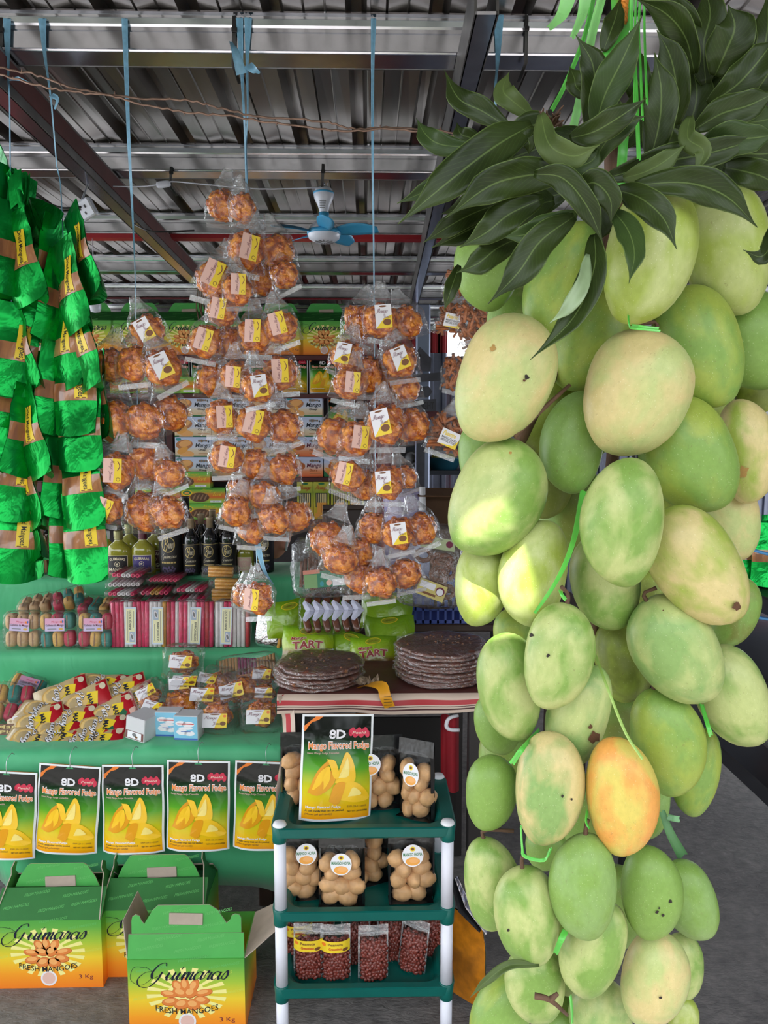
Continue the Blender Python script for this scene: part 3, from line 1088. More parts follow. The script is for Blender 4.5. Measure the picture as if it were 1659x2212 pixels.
def blemish(k, px, py, r, mat, n=11, jag=.35):
    rg = random.Random(k * 31 + int(px))
    pts = []
    for i in range(n):
        a = 2 * PI * i / n
        rr = r * (1 + rg.uniform(-jag, jag))
        p = on_fruit(k, px + rr * math.cos(a), py + rr * math.sin(a))
        if p is None:
            return
        pts.append(p)
    c0 = on_fruit(k, px, py)
    dv = (Vector((0, 0, CAM_Z)) - c0).normalized() * .0012
    mb = MB()
    inv = FRUIT[k][0].matrix_basis.inverted()
    mb.add([inv @ (p + dv * .8) for p in pts] + [inv @ (c0 + dv * 1.3)], [(i, n, (i + 1) % n) for i in range(n)], mat, True)
    mb.build('blemish', FRUIT[k][0])
for a in ((2, 1138, 815, 5, hole_m), (2, 1065, 752, 7, rust_m), (2, 1133, 822, 3, scab_m), (16, 1283, 1594, 12, scab_m), (16, 1276, 1570, 5, scab_m), (7, 1433, 1318, 9, scab_m), (7, 1462, 1325, 6, scab_m), (7, 1448, 1330, 5, scab_m),
          (6, 1184, 1416, 4, hole_m), (6, 1148, 1372, 4, hole_m), (5, 1592, 1310, 9, scab_m), (13, 1448, 1948, 4, hole_m), (13, 1420, 1970, 4, hole_m), (13, 1432, 1977, 3, hole_m), (13, 1424, 1962, 2.5, hole_m), (31, 1604, 1020, 13, rust_m),
          (1, 1405, 748, 9, rust_m), (1, 1422, 755, 6, rust_m), (1, 1388, 741, 5, rust_m), (9, 1215, 1720, 3, hole_m), (9, 1235, 1727, 2.5, hole_m), (14, 1427, 2155, 3, hole_m), (11, 1098, 2010, 3, hole_m), (44, 1551, 1719, 4, hole_m), (3, 1102, 978, 8, rust_m), (35, 1113, 2135, 7, scab_m)):
    blemish(*a)
def stem_on(k, tip):
    o, c, a, b, lean, Y, var = FRUIT[k]
    inv = o.matrix_basis.inverted()
    ax = Vector((math.sin(R(lean)), 0, math.cos(R(lean))))
    base = c + ax * a * .97
    mb = MB()
    p1 = at(tip[0], tip[1], Y - .004)
    mb.tube([inv @ q for q in catmull([base - ax * .004, base + ax * .008, p1], 5)], 1, twig_m, 6)
    # tube radius is given in the world, so rebuild it there
    mb.v = []
    mb.f = []
    mb.m = []
    mb.s = []
    mb.tube(catmull([base - ax * .004, base + ax * .008, p1], 5), [.0024, .002, .0017, .0016, .0016, .002], twig_m, 6)
    mb.v = [inv @ p for p in mb.v]
    mb.build('stem', o)
for k, tip in ((6, (1213, 1268)), (10, (1270, 1772)), (1, (1380, 700)), (29, (1110, 1795)), (7, (1418, 1270)), (12, (1414, 1470)), (11, (1130, 1850))):
    stem_on(k, tip)

# ================================================================ leaves on top of the bunch
def leaf_mat(name, c1, c2, rough):
    m = bpy.data.materials.new(name)
    t = NT(m)
    v = t.coord('UV')
    sp = t.new('ShaderNodeSeparateXYZ')
    t.link(v, sp.inputs[0])
    oi = t.new('ShaderNodeObjectInfo')
    n = t.noise(t.coord('Object'), 26, 4)
    base = t.ramp(n, [(.3, c1), (.7, c2)])
    # midrib and side veins are part of the leaf's pattern
    ab = t.new('ShaderNodeMath', operation='ABSOLUTE')
    sb = t.new('ShaderNodeMath', operation='SUBTRACT')
    t.link(sp.outputs[1], sb.inputs[0])
    sb.inputs[1].default_value = .5
    t.link(sb.outputs[0], ab.inputs[0])
    rib = t.ramp(ab.outputs[0], [(.012, (1, 1, 1, 1)), (.03, (0, 0, 0, 1))])
    col = t.mix(t.mix(1.0, rib, (.38, .38, .38, 1), 'MULTIPLY'), base, srgb(118, 140, 78))
    wv = t.new('ShaderNodeMath', operation='MULTIPLY_ADD')
    t.link(ab.outputs[0], wv.inputs[0])
    wv.inputs[1].default_value = -.55
    t.link(sp.outputs[0], wv.inputs[2])
    w2 = t.new('ShaderNodeMath', operation='MULTIPLY')
    t.link(wv.outputs[0], w2.inputs[0])
    w2.inputs[1].default_value = 16
    fr = t.new('ShaderNodeMath', operation='FRACT')
    t.link(w2.outputs[0], fr.inputs[0])
    vein = t.ramp(fr.outputs[0], [(.04, (1, 1, 1, 1)), (.12, (0, 0, 0, 1))])
    col = t.mix(t.mix(1.0, vein, (.16, .16, .16, 1), 'MULTIPLY'), col, srgb(96, 120, 62))
    edge = t.ramp(ab.outputs[0], [(.475, (0, 0, 0, 1)), (.495, (.4, .4, .4, 1))])
    col = t.mix(edge, col, srgb(120, 142, 78))
    t.link(col, t.b.inputs['Base Color'])
    t.b.inputs['Roughness'].default_value = rough
    t.b.inputs['Specular IOR Level'].default_value = .22
    t.bump(fr.outputs[0], .05, .004)
    return m
LEAF_D = leaf_mat('dark mango leaf', srgb(30, 42, 14), srgb(48, 62, 24), .36)
LEAF_M = leaf_mat('mid mango leaf', srgb(38, 54, 25), srgb(56, 75, 35), .40)
LEAF_L = leaf_mat('olive mango leaf', srgb(62, 78, 38), srgb(84, 98, 52), .45)
bunch = thing('leaf_bunch', 'bunch of long dark green mango leaves crowning the hanging fruit', 'leaves', at(1330, 330, .66))
BINV = Matrix.Translation(-bunch.location)
def cp(x, y):
    return 860 + x / 2.0764, y / 2.0764
LN = 0
def leaf(pts, w, y0, y1, mat=None, roll=0.0, fold=.30, wave=.24, ym=None):
    global LN
    LN += 1
    rg = random.Random(LN * 7)
    n, m = 18, 6
    ys = [y0, ym if ym is not None else (y0 + y1) / 2 - .01, y1]
    q = len(pts)
    P = []
    for i, p in enumerate(pts):
        u = i / (q - 1)
        Y = ys[0] + (ys[1] - ys[0]) * u * 2 if u < .5 else ys[1] + (ys[2] - ys[1]) * (u * 2 - 1)
        px, py = cp(*p)
        P.append(at(px, py, Y))
    sp = catmull(P, n)
    Yav = (y0 + y1) / 2
    W = 1.06 * w / 2.0764 * Yav / FPX
    vs, uv = [], []
    ph = rg.uniform(0, 6)
    for i, p in enumerate(sp):
        u = i / n
        t = (sp[min(i + 1, n)] - sp[max(i - 1, 0)]).normalized()
        view = (Vector((0, 0, CAM_Z)) - p).normalized()
        s = t.cross(view).normalized()
        nn = s.cross(t).normalized()
        if nn.dot(view) < 0:
            nn = -nn
        rot = Matrix.Rotation(R(roll) * (1 - .5 * u), 3, t)
        s, nn = rot @ s, rot @ nn
        prof = (max(0, math.sin(PI * min(1, u * .93 + .05)) ** .8)) * (1 - .2 * u)
        if u > .74:
            prof *= .05 + .95 * max(0, (1 - u) / .26) ** 1.15
        hw = W / 2 * prof
        for j in range(m + 1):
            vv = j / m * 2 - 1
            off = abs(vv) * hw * fold + math.sin(u * 11 + ph + (1.8 if vv > 0 else 0)) * wave * hw * abs(vv) ** 2
            vs.append(p + s * (vv * hw * (1 - .06 * math.sin(u * 14 + ph) * abs(vv))) + nn * off)
            uv.append((u, (vv + 1) / 2))
    fs = [(i * (m + 1) + j, i * (m + 1) + j + 1, (i + 1) * (m + 1) + j + 1, (i + 1) * (m + 1) + j) for i in range(n) for j in range(m)]
    mb = MB()
    mb.add([BINV @ p for p in vs], fs, mat or (LEAF_D, LEAF_D, LEAF_M)[LN % 3], True)
    o = mb.build('leaf', bunch)
    ul = o.data.uv_layers.new(name='UVMap')
    for lp in o.data.loops:
        ul.data[lp.index].uv = uv[lp.vertex_index]
    so = o.modifiers.new('blade', 'SOLIDIFY')
    so.thickness = .0006
    return o
LEAVES = [
 ([(600, 560), (430, 660), (220, 820), (0, 1005)], 175, .60, .56, LEAF_D, 10),
 ([(780, 770), (560, 790), (400, 840), (215, 978)], 165, .59, .56, LEAF_D, -8),
 ([(500, 575), (380, 500), (270, 440), (205, 310)], 105, .64, .66, LEAF_D, 20),
 ([(330, 660), (200, 650), (130, 610), (80, 530)], 95, .64, .66, LEAF_M, 10),
 ([(600, 520), (510, 450), (470, 400), (500, 320)], 95, .68, .70, LEAF_L, 0),
 ([(640, 510), (680, 650), (790, 700), (905, 650)], 120, .585, .56, LEAF_L, 15),
 ([(610, 780), (740, 800), (850, 930), (925, 1105)], 115, .565, .56, LEAF_D, 5),
 ([(810, 850), (880, 820), (950, 890), (955, 1010)], 125, .565, .56, LEAF_D, 0),
 ([(980, 850), (1090, 890), (1190, 980), (1248, 1115)], 130, .575, .53, LEAF_D, 8),
 ([(960, 940), (1030, 1030), (1060, 1140), (1035, 1270)], 110, .57, .525, LEAF_M, -10),
 ([(800, 960), (680, 1010), (580, 1050), (460, 1065)], 110, .58, .575, LEAF_M, 0),
 ([(650, 890), (500, 960), (400, 1040), (275, 1110)], 140, .59, .575, LEAF_D, 5),
 ([(560, 1060), (450, 1110), (360, 1180), (262, 1225)], 125, .60, .575, LEAF_D, 0),
 ([(790, 970), (640, 1080), (540, 1220), (402, 1365)], 150, .575, .555, LEAF_D, -6),
 ([(880, 1050), (880, 1200), (790, 1420), (590, 1615)], 135, .57, .545, LEAF_D, 30),
 ([(850, 1140), (830, 1260), (760, 1380), (680, 1450)], 70, .56, .54, plain('silvery leaf back', srgb(128, 148, 110), .35, .15, 60), -20),
 ([(930, 800), (1180, 730), (1420, 680), (1690, 600)], 140, .60, .60, LEAF_D, 0),
 ([(1060, 830), (1290, 820), (1470, 880), (1612, 1020)], 150, .58, .56, LEAF_D, -12),
 ([(770, 620), (880, 590), (1000, 520), (1115, 440)], 120, .585, .57, LEAF_D, 5),
 ([(860, 760), (930, 640), (1020, 560), (1110, 520)], 100, .60, .58, LEAF_M, 0),
 ([(885, 560), (930, 420), (1010, 260), (1095, 70)], 150, .62, .60, LEAF_M, 0),
 ([(850, 570), (880, 420), (870, 280), (795, 155)], 125, .635, .62, LEAF_D, 10),
 ([(920, 230), (950, 150), (975, 80), (1000, -20)], 90, .66, .68, LEAF_D, 0),
 ([(850, 440), (800, 390), (790, 350), (768, 295)], 80, .655, .66, LEAF_D, 10),
 ([(1130, 720), (1170, 560), (1180, 400), (1150, 235)], 150, .61, .60, LEAF_D, -6),
 ([(1250, 560), (1250, 400), (1220, 250), (1160, 135)], 125, .635, .62, LEAF_D, 0),
 ([(1330, 330), (1290, 170), (1200, 60), (1060, -10)], 130, .64, .62, LEAF_D, -25),
 ([(1380, 380), (1370, 200), (1400, 60), (1370, -80)], 150, .65, .66, LEAF_D, 0),
 ([(1420, 340), (1470, 230), (1510, 120), (1480, 20)], 190, .64, .63, LEAF_D, 10),
 ([(1510, 300), (1560, 220), (1570, 140), (1566, 55)], 75, .655, .66, LEAF_D, 0),
 ([(1390, 470), (1520, 380), (1620, 270), (1700, 160)], 150, .63, .62, LEAF_D, 0),
 ([(1330, 580), (1450, 510), (1580, 470), (1720, 400)], 140, .615, .61, LEAF_D, 0),
 ([(1360, 650), (1460, 620), (1580, 620), (1720, 600)], 140, .605, .60, LEAF_M, 5),
 ([(1310, 520), (1300, 620), (1370, 680), (1312, 805)], 90, .59, .575, LEAF_L, 20),
 ([(1010, 800), (1110, 770), (1200, 720), (1300, 640)], 95, .592, .58, LEAF_L, 0),
 ([(620, 590), (580, 610), (590, 650), (582, 695)], 60, .60, .60, LEAF_D, 10),
 ([(700, 720), (780, 750), (870, 720), (905, 650)], 85, .605, .59, LEAF_M, 10),
 ([(380, 650), (330, 620), (280, 600), (262, 545)], 70, .655, .66, LEAF_D, 0),
 ([(460, 910), (330, 960), (220, 1020), (112, 1090)], 100, .61, .60, LEAF_D, 0),
 ([(480, 960), (360, 1010), (260, 1060), (150, 1112)], 100, .62, .61, LEAF_D, 8),
 ([(320, 800), (220, 820), (120, 860), (-5, 912)], 95, .63, .62, LEAF_M, 0),
 ([(1700, 960), (1680, 1080), (1630, 1150), (1548, 1122)], 85, .60, .58, LEAF_D, 0),
 ([(1460, 750), (1560, 770), (1650, 800), (1740, 870)], 130, .62, .60, LEAF_D, 0),
 ([(680, 650), (560, 690), (470, 730), (390, 790)], 150, .615, .61, LEAF_D, 0),
 ([(1550, 290), (1610, 240), (1650, 180), (1610, 110)], 70, .66, .67, LEAF_D, 0),
 ([(275, 1190), (250, 1260), (230, 1320), (205, 1395)], 65, .62, .61, LEAF_D, 0),
 ([(900, 640), (760, 640), (640, 720), (520, 800)], 150, .66, .64, LEAF_D, 0),
 ([(1000, 660), (1060, 580), (1080, 480), (1060, 360)], 130, .66, .66, LEAF_D, 0),
 ([(1250, 640), (1320, 520), (1340, 400), (1310, 280)], 150, .66, .66, LEAF_D, 0),
 ([(1300, 780), (1420, 740), (1560, 720), (1700, 730)], 150, .65, .65, LEAF_D, 0),
 ([(760, 860), (620, 900), (480, 940), (330, 930)], 150, .66, .66, LEAF_D, 0),
 ([(1100, 620), (1180, 640), (1260, 700), (1300, 790)], 140, .66, .64, LEAF_D, 0),
 ([(840, 820), (900, 900), (910, 1010), (890, 1100)], 150, .66, .655, LEAF_D, 0),
 ([(1400, 560), (1440, 440), (1500, 380), (1600, 350)], 150, .67, .67, LEAF_D, 0),
 ([(700, 560), (610, 560), (520, 610), (440, 640)], 120, .66, .66, LEAF_D, 0),
 ([(1600, 340), (1640, 220), (1660, 100), (1650, -20)], 140, .66, .66, LEAF_D, 0),
 ([(1280, 480), (1300, 330), (1290, 190), (1240, 50)], 150, .67, .67, LEAF_D, 0),
 ([(1130, 500), (1080, 380), (1040, 280), (1005, 190)], 130, .67, .68, LEAF_D, 0),
 ([(1450, 450), (1430, 320), (1420, 200), (1400, 80)], 160, .68, .68, LEAF_D, 0),
 ([(1560, 430), (1620, 370), (1680, 310), (1740, 240)], 150, .66, .66, LEAF_D, 0),
 ([(1010, 640), (970, 540), (930, 470), (890, 410)], 120, .67, .67, LEAF_D, 0),
 ([(1200, 650), (1195, 540), (1210, 430), (1235, 320)], 160, .67, .67, LEAF_D, 0),
 ([(1350, 430), (1330, 320), (1330, 220), (1325, 110)], 150, .67, .67, LEAF_D, 0),
 ([(1480, 560), (1560, 550), (1640, 540), (1740, 510)], 130, .64, .63, LEAF_M, 0),
 ([(540, 900), (430, 900), (320, 920), (190, 960)], 130, .65, .64, LEAF_D, 0),
 ([(700, 900), (610, 920), (520, 960), (410, 1020)], 140, .64, .63, LEAF_D, 0),
 ([(1460, 700), (1560, 690), (1640, 690), (1740, 680)], 130, .64, .63, LEAF_D, 0),
 ([(1330, 200), (1300, 110), (1240, 40), (1180, -30)], 110, .66, .65, LEAF_D, 0),
]
for a in LEAVES:
    leaf(*a)
# woody tuft where the leaves were cut
mb = MB()
for k in range(16):
    b0 = at(*cp(690 + rnd.uniform(-30, 40), 560), .62)
    b1 = at(*cp(690 + rnd.uniform(-60, 60), 480 + rnd.uniform(-10, 60)), .60)
    mb.tube(catmull([BINV @ b0, BINV @ (b0.lerp(b1, .5) + Vector((rnd.uniform(-.004, .004), 0, 0))), BINV @ b1], 4), [.002, .0017, .0013, .001, .0005], twig_m, 5)
mb.build('twig_tuft', bunch, 'stuff')
for pts in (((1100, 1000, .70), (1300, 560, .68), (1320, 300, .67), (1330, 60, .68)), ((1270, 1500, .72), (1330, 900, .72), (1340, 400, .68))):
    mb = MB()
    mb.tube([BINV @ p for p in catmull([at(*p) for p in pts], 12)], .006, twig_m, 7)
    mb.build('branch', bunch)
mb = MB()
for pts in (((1110, 942, .615), (1160, 895, .62), (1230, 832, .64)), ((1155, 2151, .60), (1188, 2160, .60), (1225, 2192, .62)), ((1188, 2160, .60), (1205, 2146, .60))):
    mb = MB()
    P = catmull([at(*p) for p in pts], 6)
    mb.tube([p - P[0] for p in P], [.0028 - .0002 * i for i in range(7)], twig_m, 6)
    if pts[0][1] != 2160:
        o = mb.build('twig')
        o.location = P[0]
        tag(o, 'thin bare twig lying across the mango with the olive skin' if pts[0][1] < 1000 else 'forked cut twig sticking out at the bottom of the bunch', 'twig')
        last = o
    else:
        o = mb.build('twig_fork', last)
        o.location = P[0] - last.location

# ================================================================ green plastic ribbons
rib_m = plain('green ribbon', srgb(92, 196, 74), .35, .12, 60, trans=.15)
rib2 = plain('pale green ribbon', srgb(150, 226, 130), .4, .1, 60, trans=.25)
def ribbon(pts, w, lab, mat=None, side=(1, 0, 0), twist=0.0, n=16, group=None):
    P = catmull([at(*p) for p in pts], n)
    mb = MB()
    W = w * P[0].y / FPX if not isinstance(w, list) else [x * P[0].y / FPX for x in [w[0] + (w[1] - w[0]) * i / n for i in range(n + 1)]]
    mb.ribbon([p - P[0] for p in P], W, mat or rib_m, side, twist)
    o = mb.build('ribbon')
    o.location = P[0]
    return tag(o, lab, 'ribbon', group)
ribbon([(1290, -40, .72), (1262, 80, .70), (1222, 180, .68), (1192, 238, .66)], 9, 'long thin green ribbon running down to the cut twigs of the leaf bunch')
ribbon([(1235, -30, .71), (1215, 30, .71), (1186, 62, .70)], [34, 14], 'short torn green ribbon end fluttering before the roof beam', rib2)
ribbon([(1268, -30, .71), (1258, 30, .71), (1236, 82, .70)], [30, 10], 'second torn green ribbon end beside the fluttering short one', rib2)
ribbon([(1310, -40, .70), (1280, 70, .69), (1262, 170, .67), (1235, 290, .66)], [18, 16], 'pale wide green ribbon passing behind the upright leaves', rib2)
ribbon([(1345, -30, .69), (1340, 60, .67), (1310, 130, .66), (1300, 150, .655)], [50, 14], 'bunched bright green ribbon knotted under the orange cord')
for k, (x0, x1, x2, y2) in enumerate(((1366, 1364, 1380, 345), (1374, 1372, 1370, 230), (1384, 1380, 1388, 260), (1392, 1392, 1398, 225))):
    ribbon([(x0, -30, .66), (x1, 60, .655), ((x1 + x2) / 2, 160, .61), (x2, y2, .585)], 5 if k else 8, ('widest of the four green ribbons hanging straight down between the leaves', 'shortest green ribbon of the four hanging between the upright leaves', 'third green ribbon of four hanging between the upright leaves', 'outermost green ribbon of four hanging between the upright leaves')[k])
ribbon([(1350, 260, .66), (1345, 330, .65), (1340, 400, .66)], 20, 'bright green ribbon glimpsed behind the horizontal leaves')
ribbon([(1262, 1060, .66), (1238, 1170, .60), (1205, 1250, .585), (1155, 1325, .585)], [18, 7], 'long twisted green ribbon slanting down the middle of the mangoes', None, (1, 0, .4), 1.2)
ribbon([(1362, 705, .575), (1385, 708, .565), (1425, 712, .57)], 11, 'green ribbon tie lying on the crown of the broad pale mango', None, (0, .3, 1))
ribbon([(1357, 680, .575), (1358, 695, .57), (1361, 708, .568)], 4, 'thin green ribbon end above the tie on the broad pale mango')
ribbon([(1125, 1785, .58), (1128, 1830, .585), (1134, 1850, .585), (1175, 1858, .585), (1190, 1832, .58)], 8, 'flat green ribbon loop between the mangoes', None, (.4, .3, 1))
ribbon([(1284, 1410, .64), (1310, 1480, .60), (1350, 1580, .585), (1388, 1640, .575)], 6, 'yellowish green string slanting towards the ripe orange mango', plain('string green', srgb(160, 190, 100), .5))
ribbon([(1165, 1575, .64), (1130, 1615, .60), (1105, 1650, .60)], [8, 14], 'frayed green ribbon bow beside the small dark mango')
ribbon([(1430, 1752, .69), (1448, 1800, .69), (1475, 1850, .70)], [14, 26], 'dull green ribbon tail hanging on the outer side of the bunch', plain('dull ribbon', srgb(84, 130, 84), .5))
ribbon([(1442, 1765, .685), (1455, 1768, .68), (1468, 1770, .68)], 14, 'short stub of dull green ribbon knotted on the ribbon tail', plain('stub ribbon', srgb(110, 160, 110), .5), (0, .2, 1))
ribbon([(1515, 1520, .66), (1530, 1570, .64), (1536, 1590, .64)], 10, 'fuzzy green string on the outer green mango')
ribbon([(1268, 1750, .60), (1266, 1775, .59), (1273, 1790, .585)], 5, 'thin green tie above the bluish pointed mango')
ribbon([(1210, 1275, .59), (1214, 1285, .585), (1222, 1296, .585)], 8, 'small green knot on the twig of the black specked mango')
ribbon([(1232, 2150, .60), (1235, 2180, .60), (1236, 2212, .60)], 6, 'thin green tie at the forked cut twig')
ribbon([(1200, 2060, .60), (1210, 2035, .595), (1222, 2010, .60)], 14, 'green ribbon piece wedged beside the pale egg shaped mango')
mb = MB()
oc = plain('orange cord', srgb(214, 130, 36), .6, .3, 200)
P = catmull([at(1350, -40, .68), at(1349, 10, .675), at(1346, 50, .668)], 20)
for ph in (0, PI):
    mb.tube([p - P[0] + Vector((.0016 * math.cos(i * 1.3 + ph), .0016 * math.sin(i * 1.3 + ph), 0)) for i, p in enumerate(P)], .0022, oc, 6)
o = mb.build('cord')
o.location = P[0]
tag(o, 'twisted orange cord holding up the mango bunch', 'cord')
# narrow blade over the bottom mango
leaf([((1165 - 860) * 2.0764, 2085 * 2.0764), ((1100 - 860) * 2.0764, 2085 * 2.0764), ((1050 - 860) * 2.0764, 2120 * 2.0764), ((1015 - 860) * 2.0764, 2155 * 2.0764)], 45, .60, .60, LEAF_L, 10)
# ================================================================ hanging bags of mango candy
amber = bpy.data.materials.new('amber candy')
_t = NT(amber)
_v = _t.coord('Object')
_n = _t.noise(_v, 48, 3, .6, .6)
_t.link(_t.ramp(_n, [(.30, srgb(96, 36, 4)), (.48, srgb(190, 88, 12)), (.68, srgb(255, 166, 40))]), _t.b.inputs['Base Color'])
_t.b.inputs['Roughness'].default_value = .22
_t.b.inputs['Coat Weight'].default_value = .8
_t.b.inputs['Coat Roughness'].default_value = .10
_t.bump(_t.noise(_v, 130, 3, .6, 1.5), .5, .006)
pretz = plain('pretzel brown', srgb(168, 98, 52), .45, .35, 60, bump=.3, bscale=140)
clear = film('clear bag film', haze=.015, gloss=.02, wr=1.0, scale=40, fres=.26, rough=.05)
neckf = film('gathered bag neck', haze=.20, gloss=.06, wr=.9, scale=40, rough=.1)
clear2 = film('thick clear film', haze=.035, gloss=.05, wr=.8, scale=22, rough=.08, fres=.35)
seal_m = film('folded seal film', haze=.22, gloss=.08, rough=.2, wr=.3)
yel = plain('yellow label ink', srgb(240, 208, 50), .35)
pinkp = plain('pink label ink', srgb(232, 190, 178), .35)
whitep = plain('white label paper', srgb(236, 234, 240), .4)
maro = plain('maroon ink', srgb(110, 24, 60), .5)
blackp = plain('black ink', (.012, .011, .014, 1), .45)
brownp = plain('brown ink', srgb(120, 74, 40), .5)
orangep = plain('orange ink', srgb(236, 126, 40), .4)
redp = plain('red ink', srgb(200, 34, 36), .4)
greenp = plain('green ink', srgb(40, 120, 70), .4)
bluep = plain('blue ink', srgb(70, 110, 190), .4)
navy = plain('navy ink', srgb(18, 26, 48), .45)
greyp = plain('grey ink', srgb(120, 120, 124), .5)

def lerp_tab(tab, v):
    for (a, x), (b, y) in zip(tab, tab[1:]):
        if v <= b:
            return x + (y - x) * (v - a) / (b - a)
    return tab[-1][1]
def bag_film(seed, L=.125):
    rg = random.Random(seed)
    ph = [rg.uniform(0, 6) for _ in range(6)]
    TW = [(0, .010), (.10, .013), (.22, .021), (.36, .034), (.55, .043), (.78, .044), (.93, .042), (1, .045)]
    TD = [(0, .004), (.12, .008), (.25, .016), (.4, .026), (.6, .030), (.8, .024), (.94, .008), (1, .0008)]
    mb = MB()
    def fn(u, v):
        a = 2 * PI * u
        w, d = lerp_tab(TW, v), lerp_tab(TD, v)
        cr = 1 + .07 * math.sin(7 * a + ph[0] + 5 * v) * math.sin(9 * v + ph[1]) + .05 * math.sin(4 * a + ph[2] - 6 * v)
        if v < .35:
            cr += .22 * math.sin(6 * a + ph[3]) * (1 - v / .35)
        x = math.copysign(abs(math.cos(a)) ** .8, math.cos(a)) * w * cr
        y = math.copysign(abs(math.sin(a)) ** .8, math.sin(a)) * d * cr
        return (x, y, -L * v + .004 * math.sin(3 * a + ph[4]) * (v < .1))
    mb.grid(lambda u, v: fn(u, v * .30), 24, 6, neckf, True, True)
    mb.grid(lambda u, v: fn(u, .30 + .70 * v), 24, 14, clear, True, True)
    return mb.mesh('bag_film')
def bag_fill(seed, mat=None):
    rg = random.Random(seed * 3 + 1)
    mb = MB()
    off = Vector((seed * 3.7, 1.3, 5.1))
    vs, fs = ICO[3]
    out = []
    for p in vs:
        k = 1 + .22 * mnoise.noise(p * 1.6 + off) + .10 * mnoise.noise(p * 4.5 + off)
        out.append((p.x * .036 * k, p.y * .024 * k, p.z * (.040 if p.z < 0 else .036) * k - .080))
    mb.add(out, fs, mat or amber, True)
    for k in range(40):
        p = Vector((rg.gauss(0, 1), rg.gauss(0, 1), rg.gauss(0, 1))).normalized()
        q = 1 + .22 * mnoise.noise(p * 1.6 + off)
        c = (p.x * .032 * q, p.y * .0215 * q, p.z * .034 * q - .080)
        s = rg.uniform(.009, .015)
        mb.box(c, (s, s * .8, s * 1.1), mat or amber, s * .2, Euler((rg.uniform(0, 6), rg.uniform(0, 6), rg.uniform(0, 6))))
    return mb.mesh('candies')
def stick_fill(seed):
    rg = random.Random(seed * 5 + 2)
    mb = MB()
    for k in range(64):
        a = rg.uniform(0, 2 * PI)
        r = rg.uniform(.5, 1)
        p = Vector((math.cos(a) * r * .033, math.sin(a) * r * .021, rg.uniform(-.034, .034) - .078))
        d = Vector((rg.uniform(-1, 1), rg.uniform(-.3, .3), rg.uniform(-1.2, 1.2))).normalized() * rg.uniform(.010, .018)
        mb.tube([p - d, p + Vector((0, rg.uniform(-.003, .003), 0)), p + d], .0038, pretz, 6)
    return mb.mesh('pretzel_sticks')
def label_yema(flip):
    mb = MB()
    w, h = .036, .050
    mb.rect(-w / 2, -h / 2, w / 2, h / 2, yel if flip != 2 else whitep)
    if flip == 2:
        mb.poly([(-w / 2, -h / 2), (w / 2, -h / 2), (w / 2, h * .05), (0, -h * .1)], yel, .0002)
        mb.ell(.007, -h * .25, .009, .007, brownp, .0004)
        mb.script('Mango', -w * .42, h * .05, w * .30, h * .34, maro, .0006, .20)
        mb.script('Yema', -w * .05, -h * .12, w * .42, h * .06, maro, .0006, .2)
        mb.ell(0, h * .42, .008, .002, brownp, .0004)
    else:
        mb.poly([(-w / 2, -h / 2), (w * .05, -h / 2), (w * .12, 0), (w * .0, h / 2), (-w / 2, h / 2)], pinkp, .0002)
        r = 90 if flip == 0 else -90
        mb.script('Mango', -w * .20, 0, w * .12, h * .46, maro, .0006, .20, rot=r)
        mb.script('Yema', -w * .20, -h * .42, w * .02, -h * .02, maro, .0006, .2, rot=r)
        mb.ell(w * .32, -h * .36, .004, .004, brownp, .0004)
        mb.ell(w * .32, -h * .36, .003, .003, yel, .0006)
        pts = catmull([(w * .30, h * .40, 0), (w * .42, h * .2, 0), (w * .30, 0, 0)], 8)
        mb.poly([(p.x, p.y) for p in pts] + [(p.x - .0016, p.y) for p in reversed(pts)], maro, .0004)
    return mb.mesh('label')
def label_pretz():
    mb = MB()
    w, h = .044, .036
    mb.rect(-w / 2, -h / 2, w / 2, h / 2, whitep)
    mb.poly([(-w / 2, -h / 2), (w / 2, -h / 2), (w / 2, h * .1), (w * .3, -h * .34)], yel, .0002)
    mb.text('Pasalubong'[:4] + 'rito', -w * .4, h * .12, w * .3, h * .40, yel, .0006, .2, .02)
    mb.text('MANGO GLAZED', -w * .4, -h * .08, w * .42, h * .06, blackp, .0005, 0, .01)
    mb.text('PRETZEL STICKS', -w * .4, -h * .26, w * .42, -h * .12, blackp, .0005, 0, .01)
    return mb.mesh('label')
FILM = [bag_film(k) for k in range(4)]
FILL = [bag_fill(k) for k in range(4)]
STK = [stick_fill(k) for k in range(2)]
LAB = [label_yema(0), label_yema(1), label_yema(2)]
LABP = label_pretz()
_m = MB()
_m.box((0, 0, 0), (.088, .0015, .013), seal_m)
_m.box((0, -.0002, .0035), (.086, .002, .0012), seal_m)
SEAL = _m.mesh('bottom_seal')
SIDE = {1: [''], 2: ['bag nearest the green pouches', 'bag nearest the mangoes'], 3: ['bag nearest the green pouches', 'middle bag', 'bag nearest the mangoes'],
        4: ['bag nearest the green pouches', 'second bag from the green pouches', 'second bag from the mangoes', 'bag nearest the mangoes']}
ORD = ['topmost', 'second', 'third', 'fourth', 'fifth', 'sixth', 'seventh', 'eighth', 'ninth', 'tenth', 'eleventh']
_bags = []
NB = 0
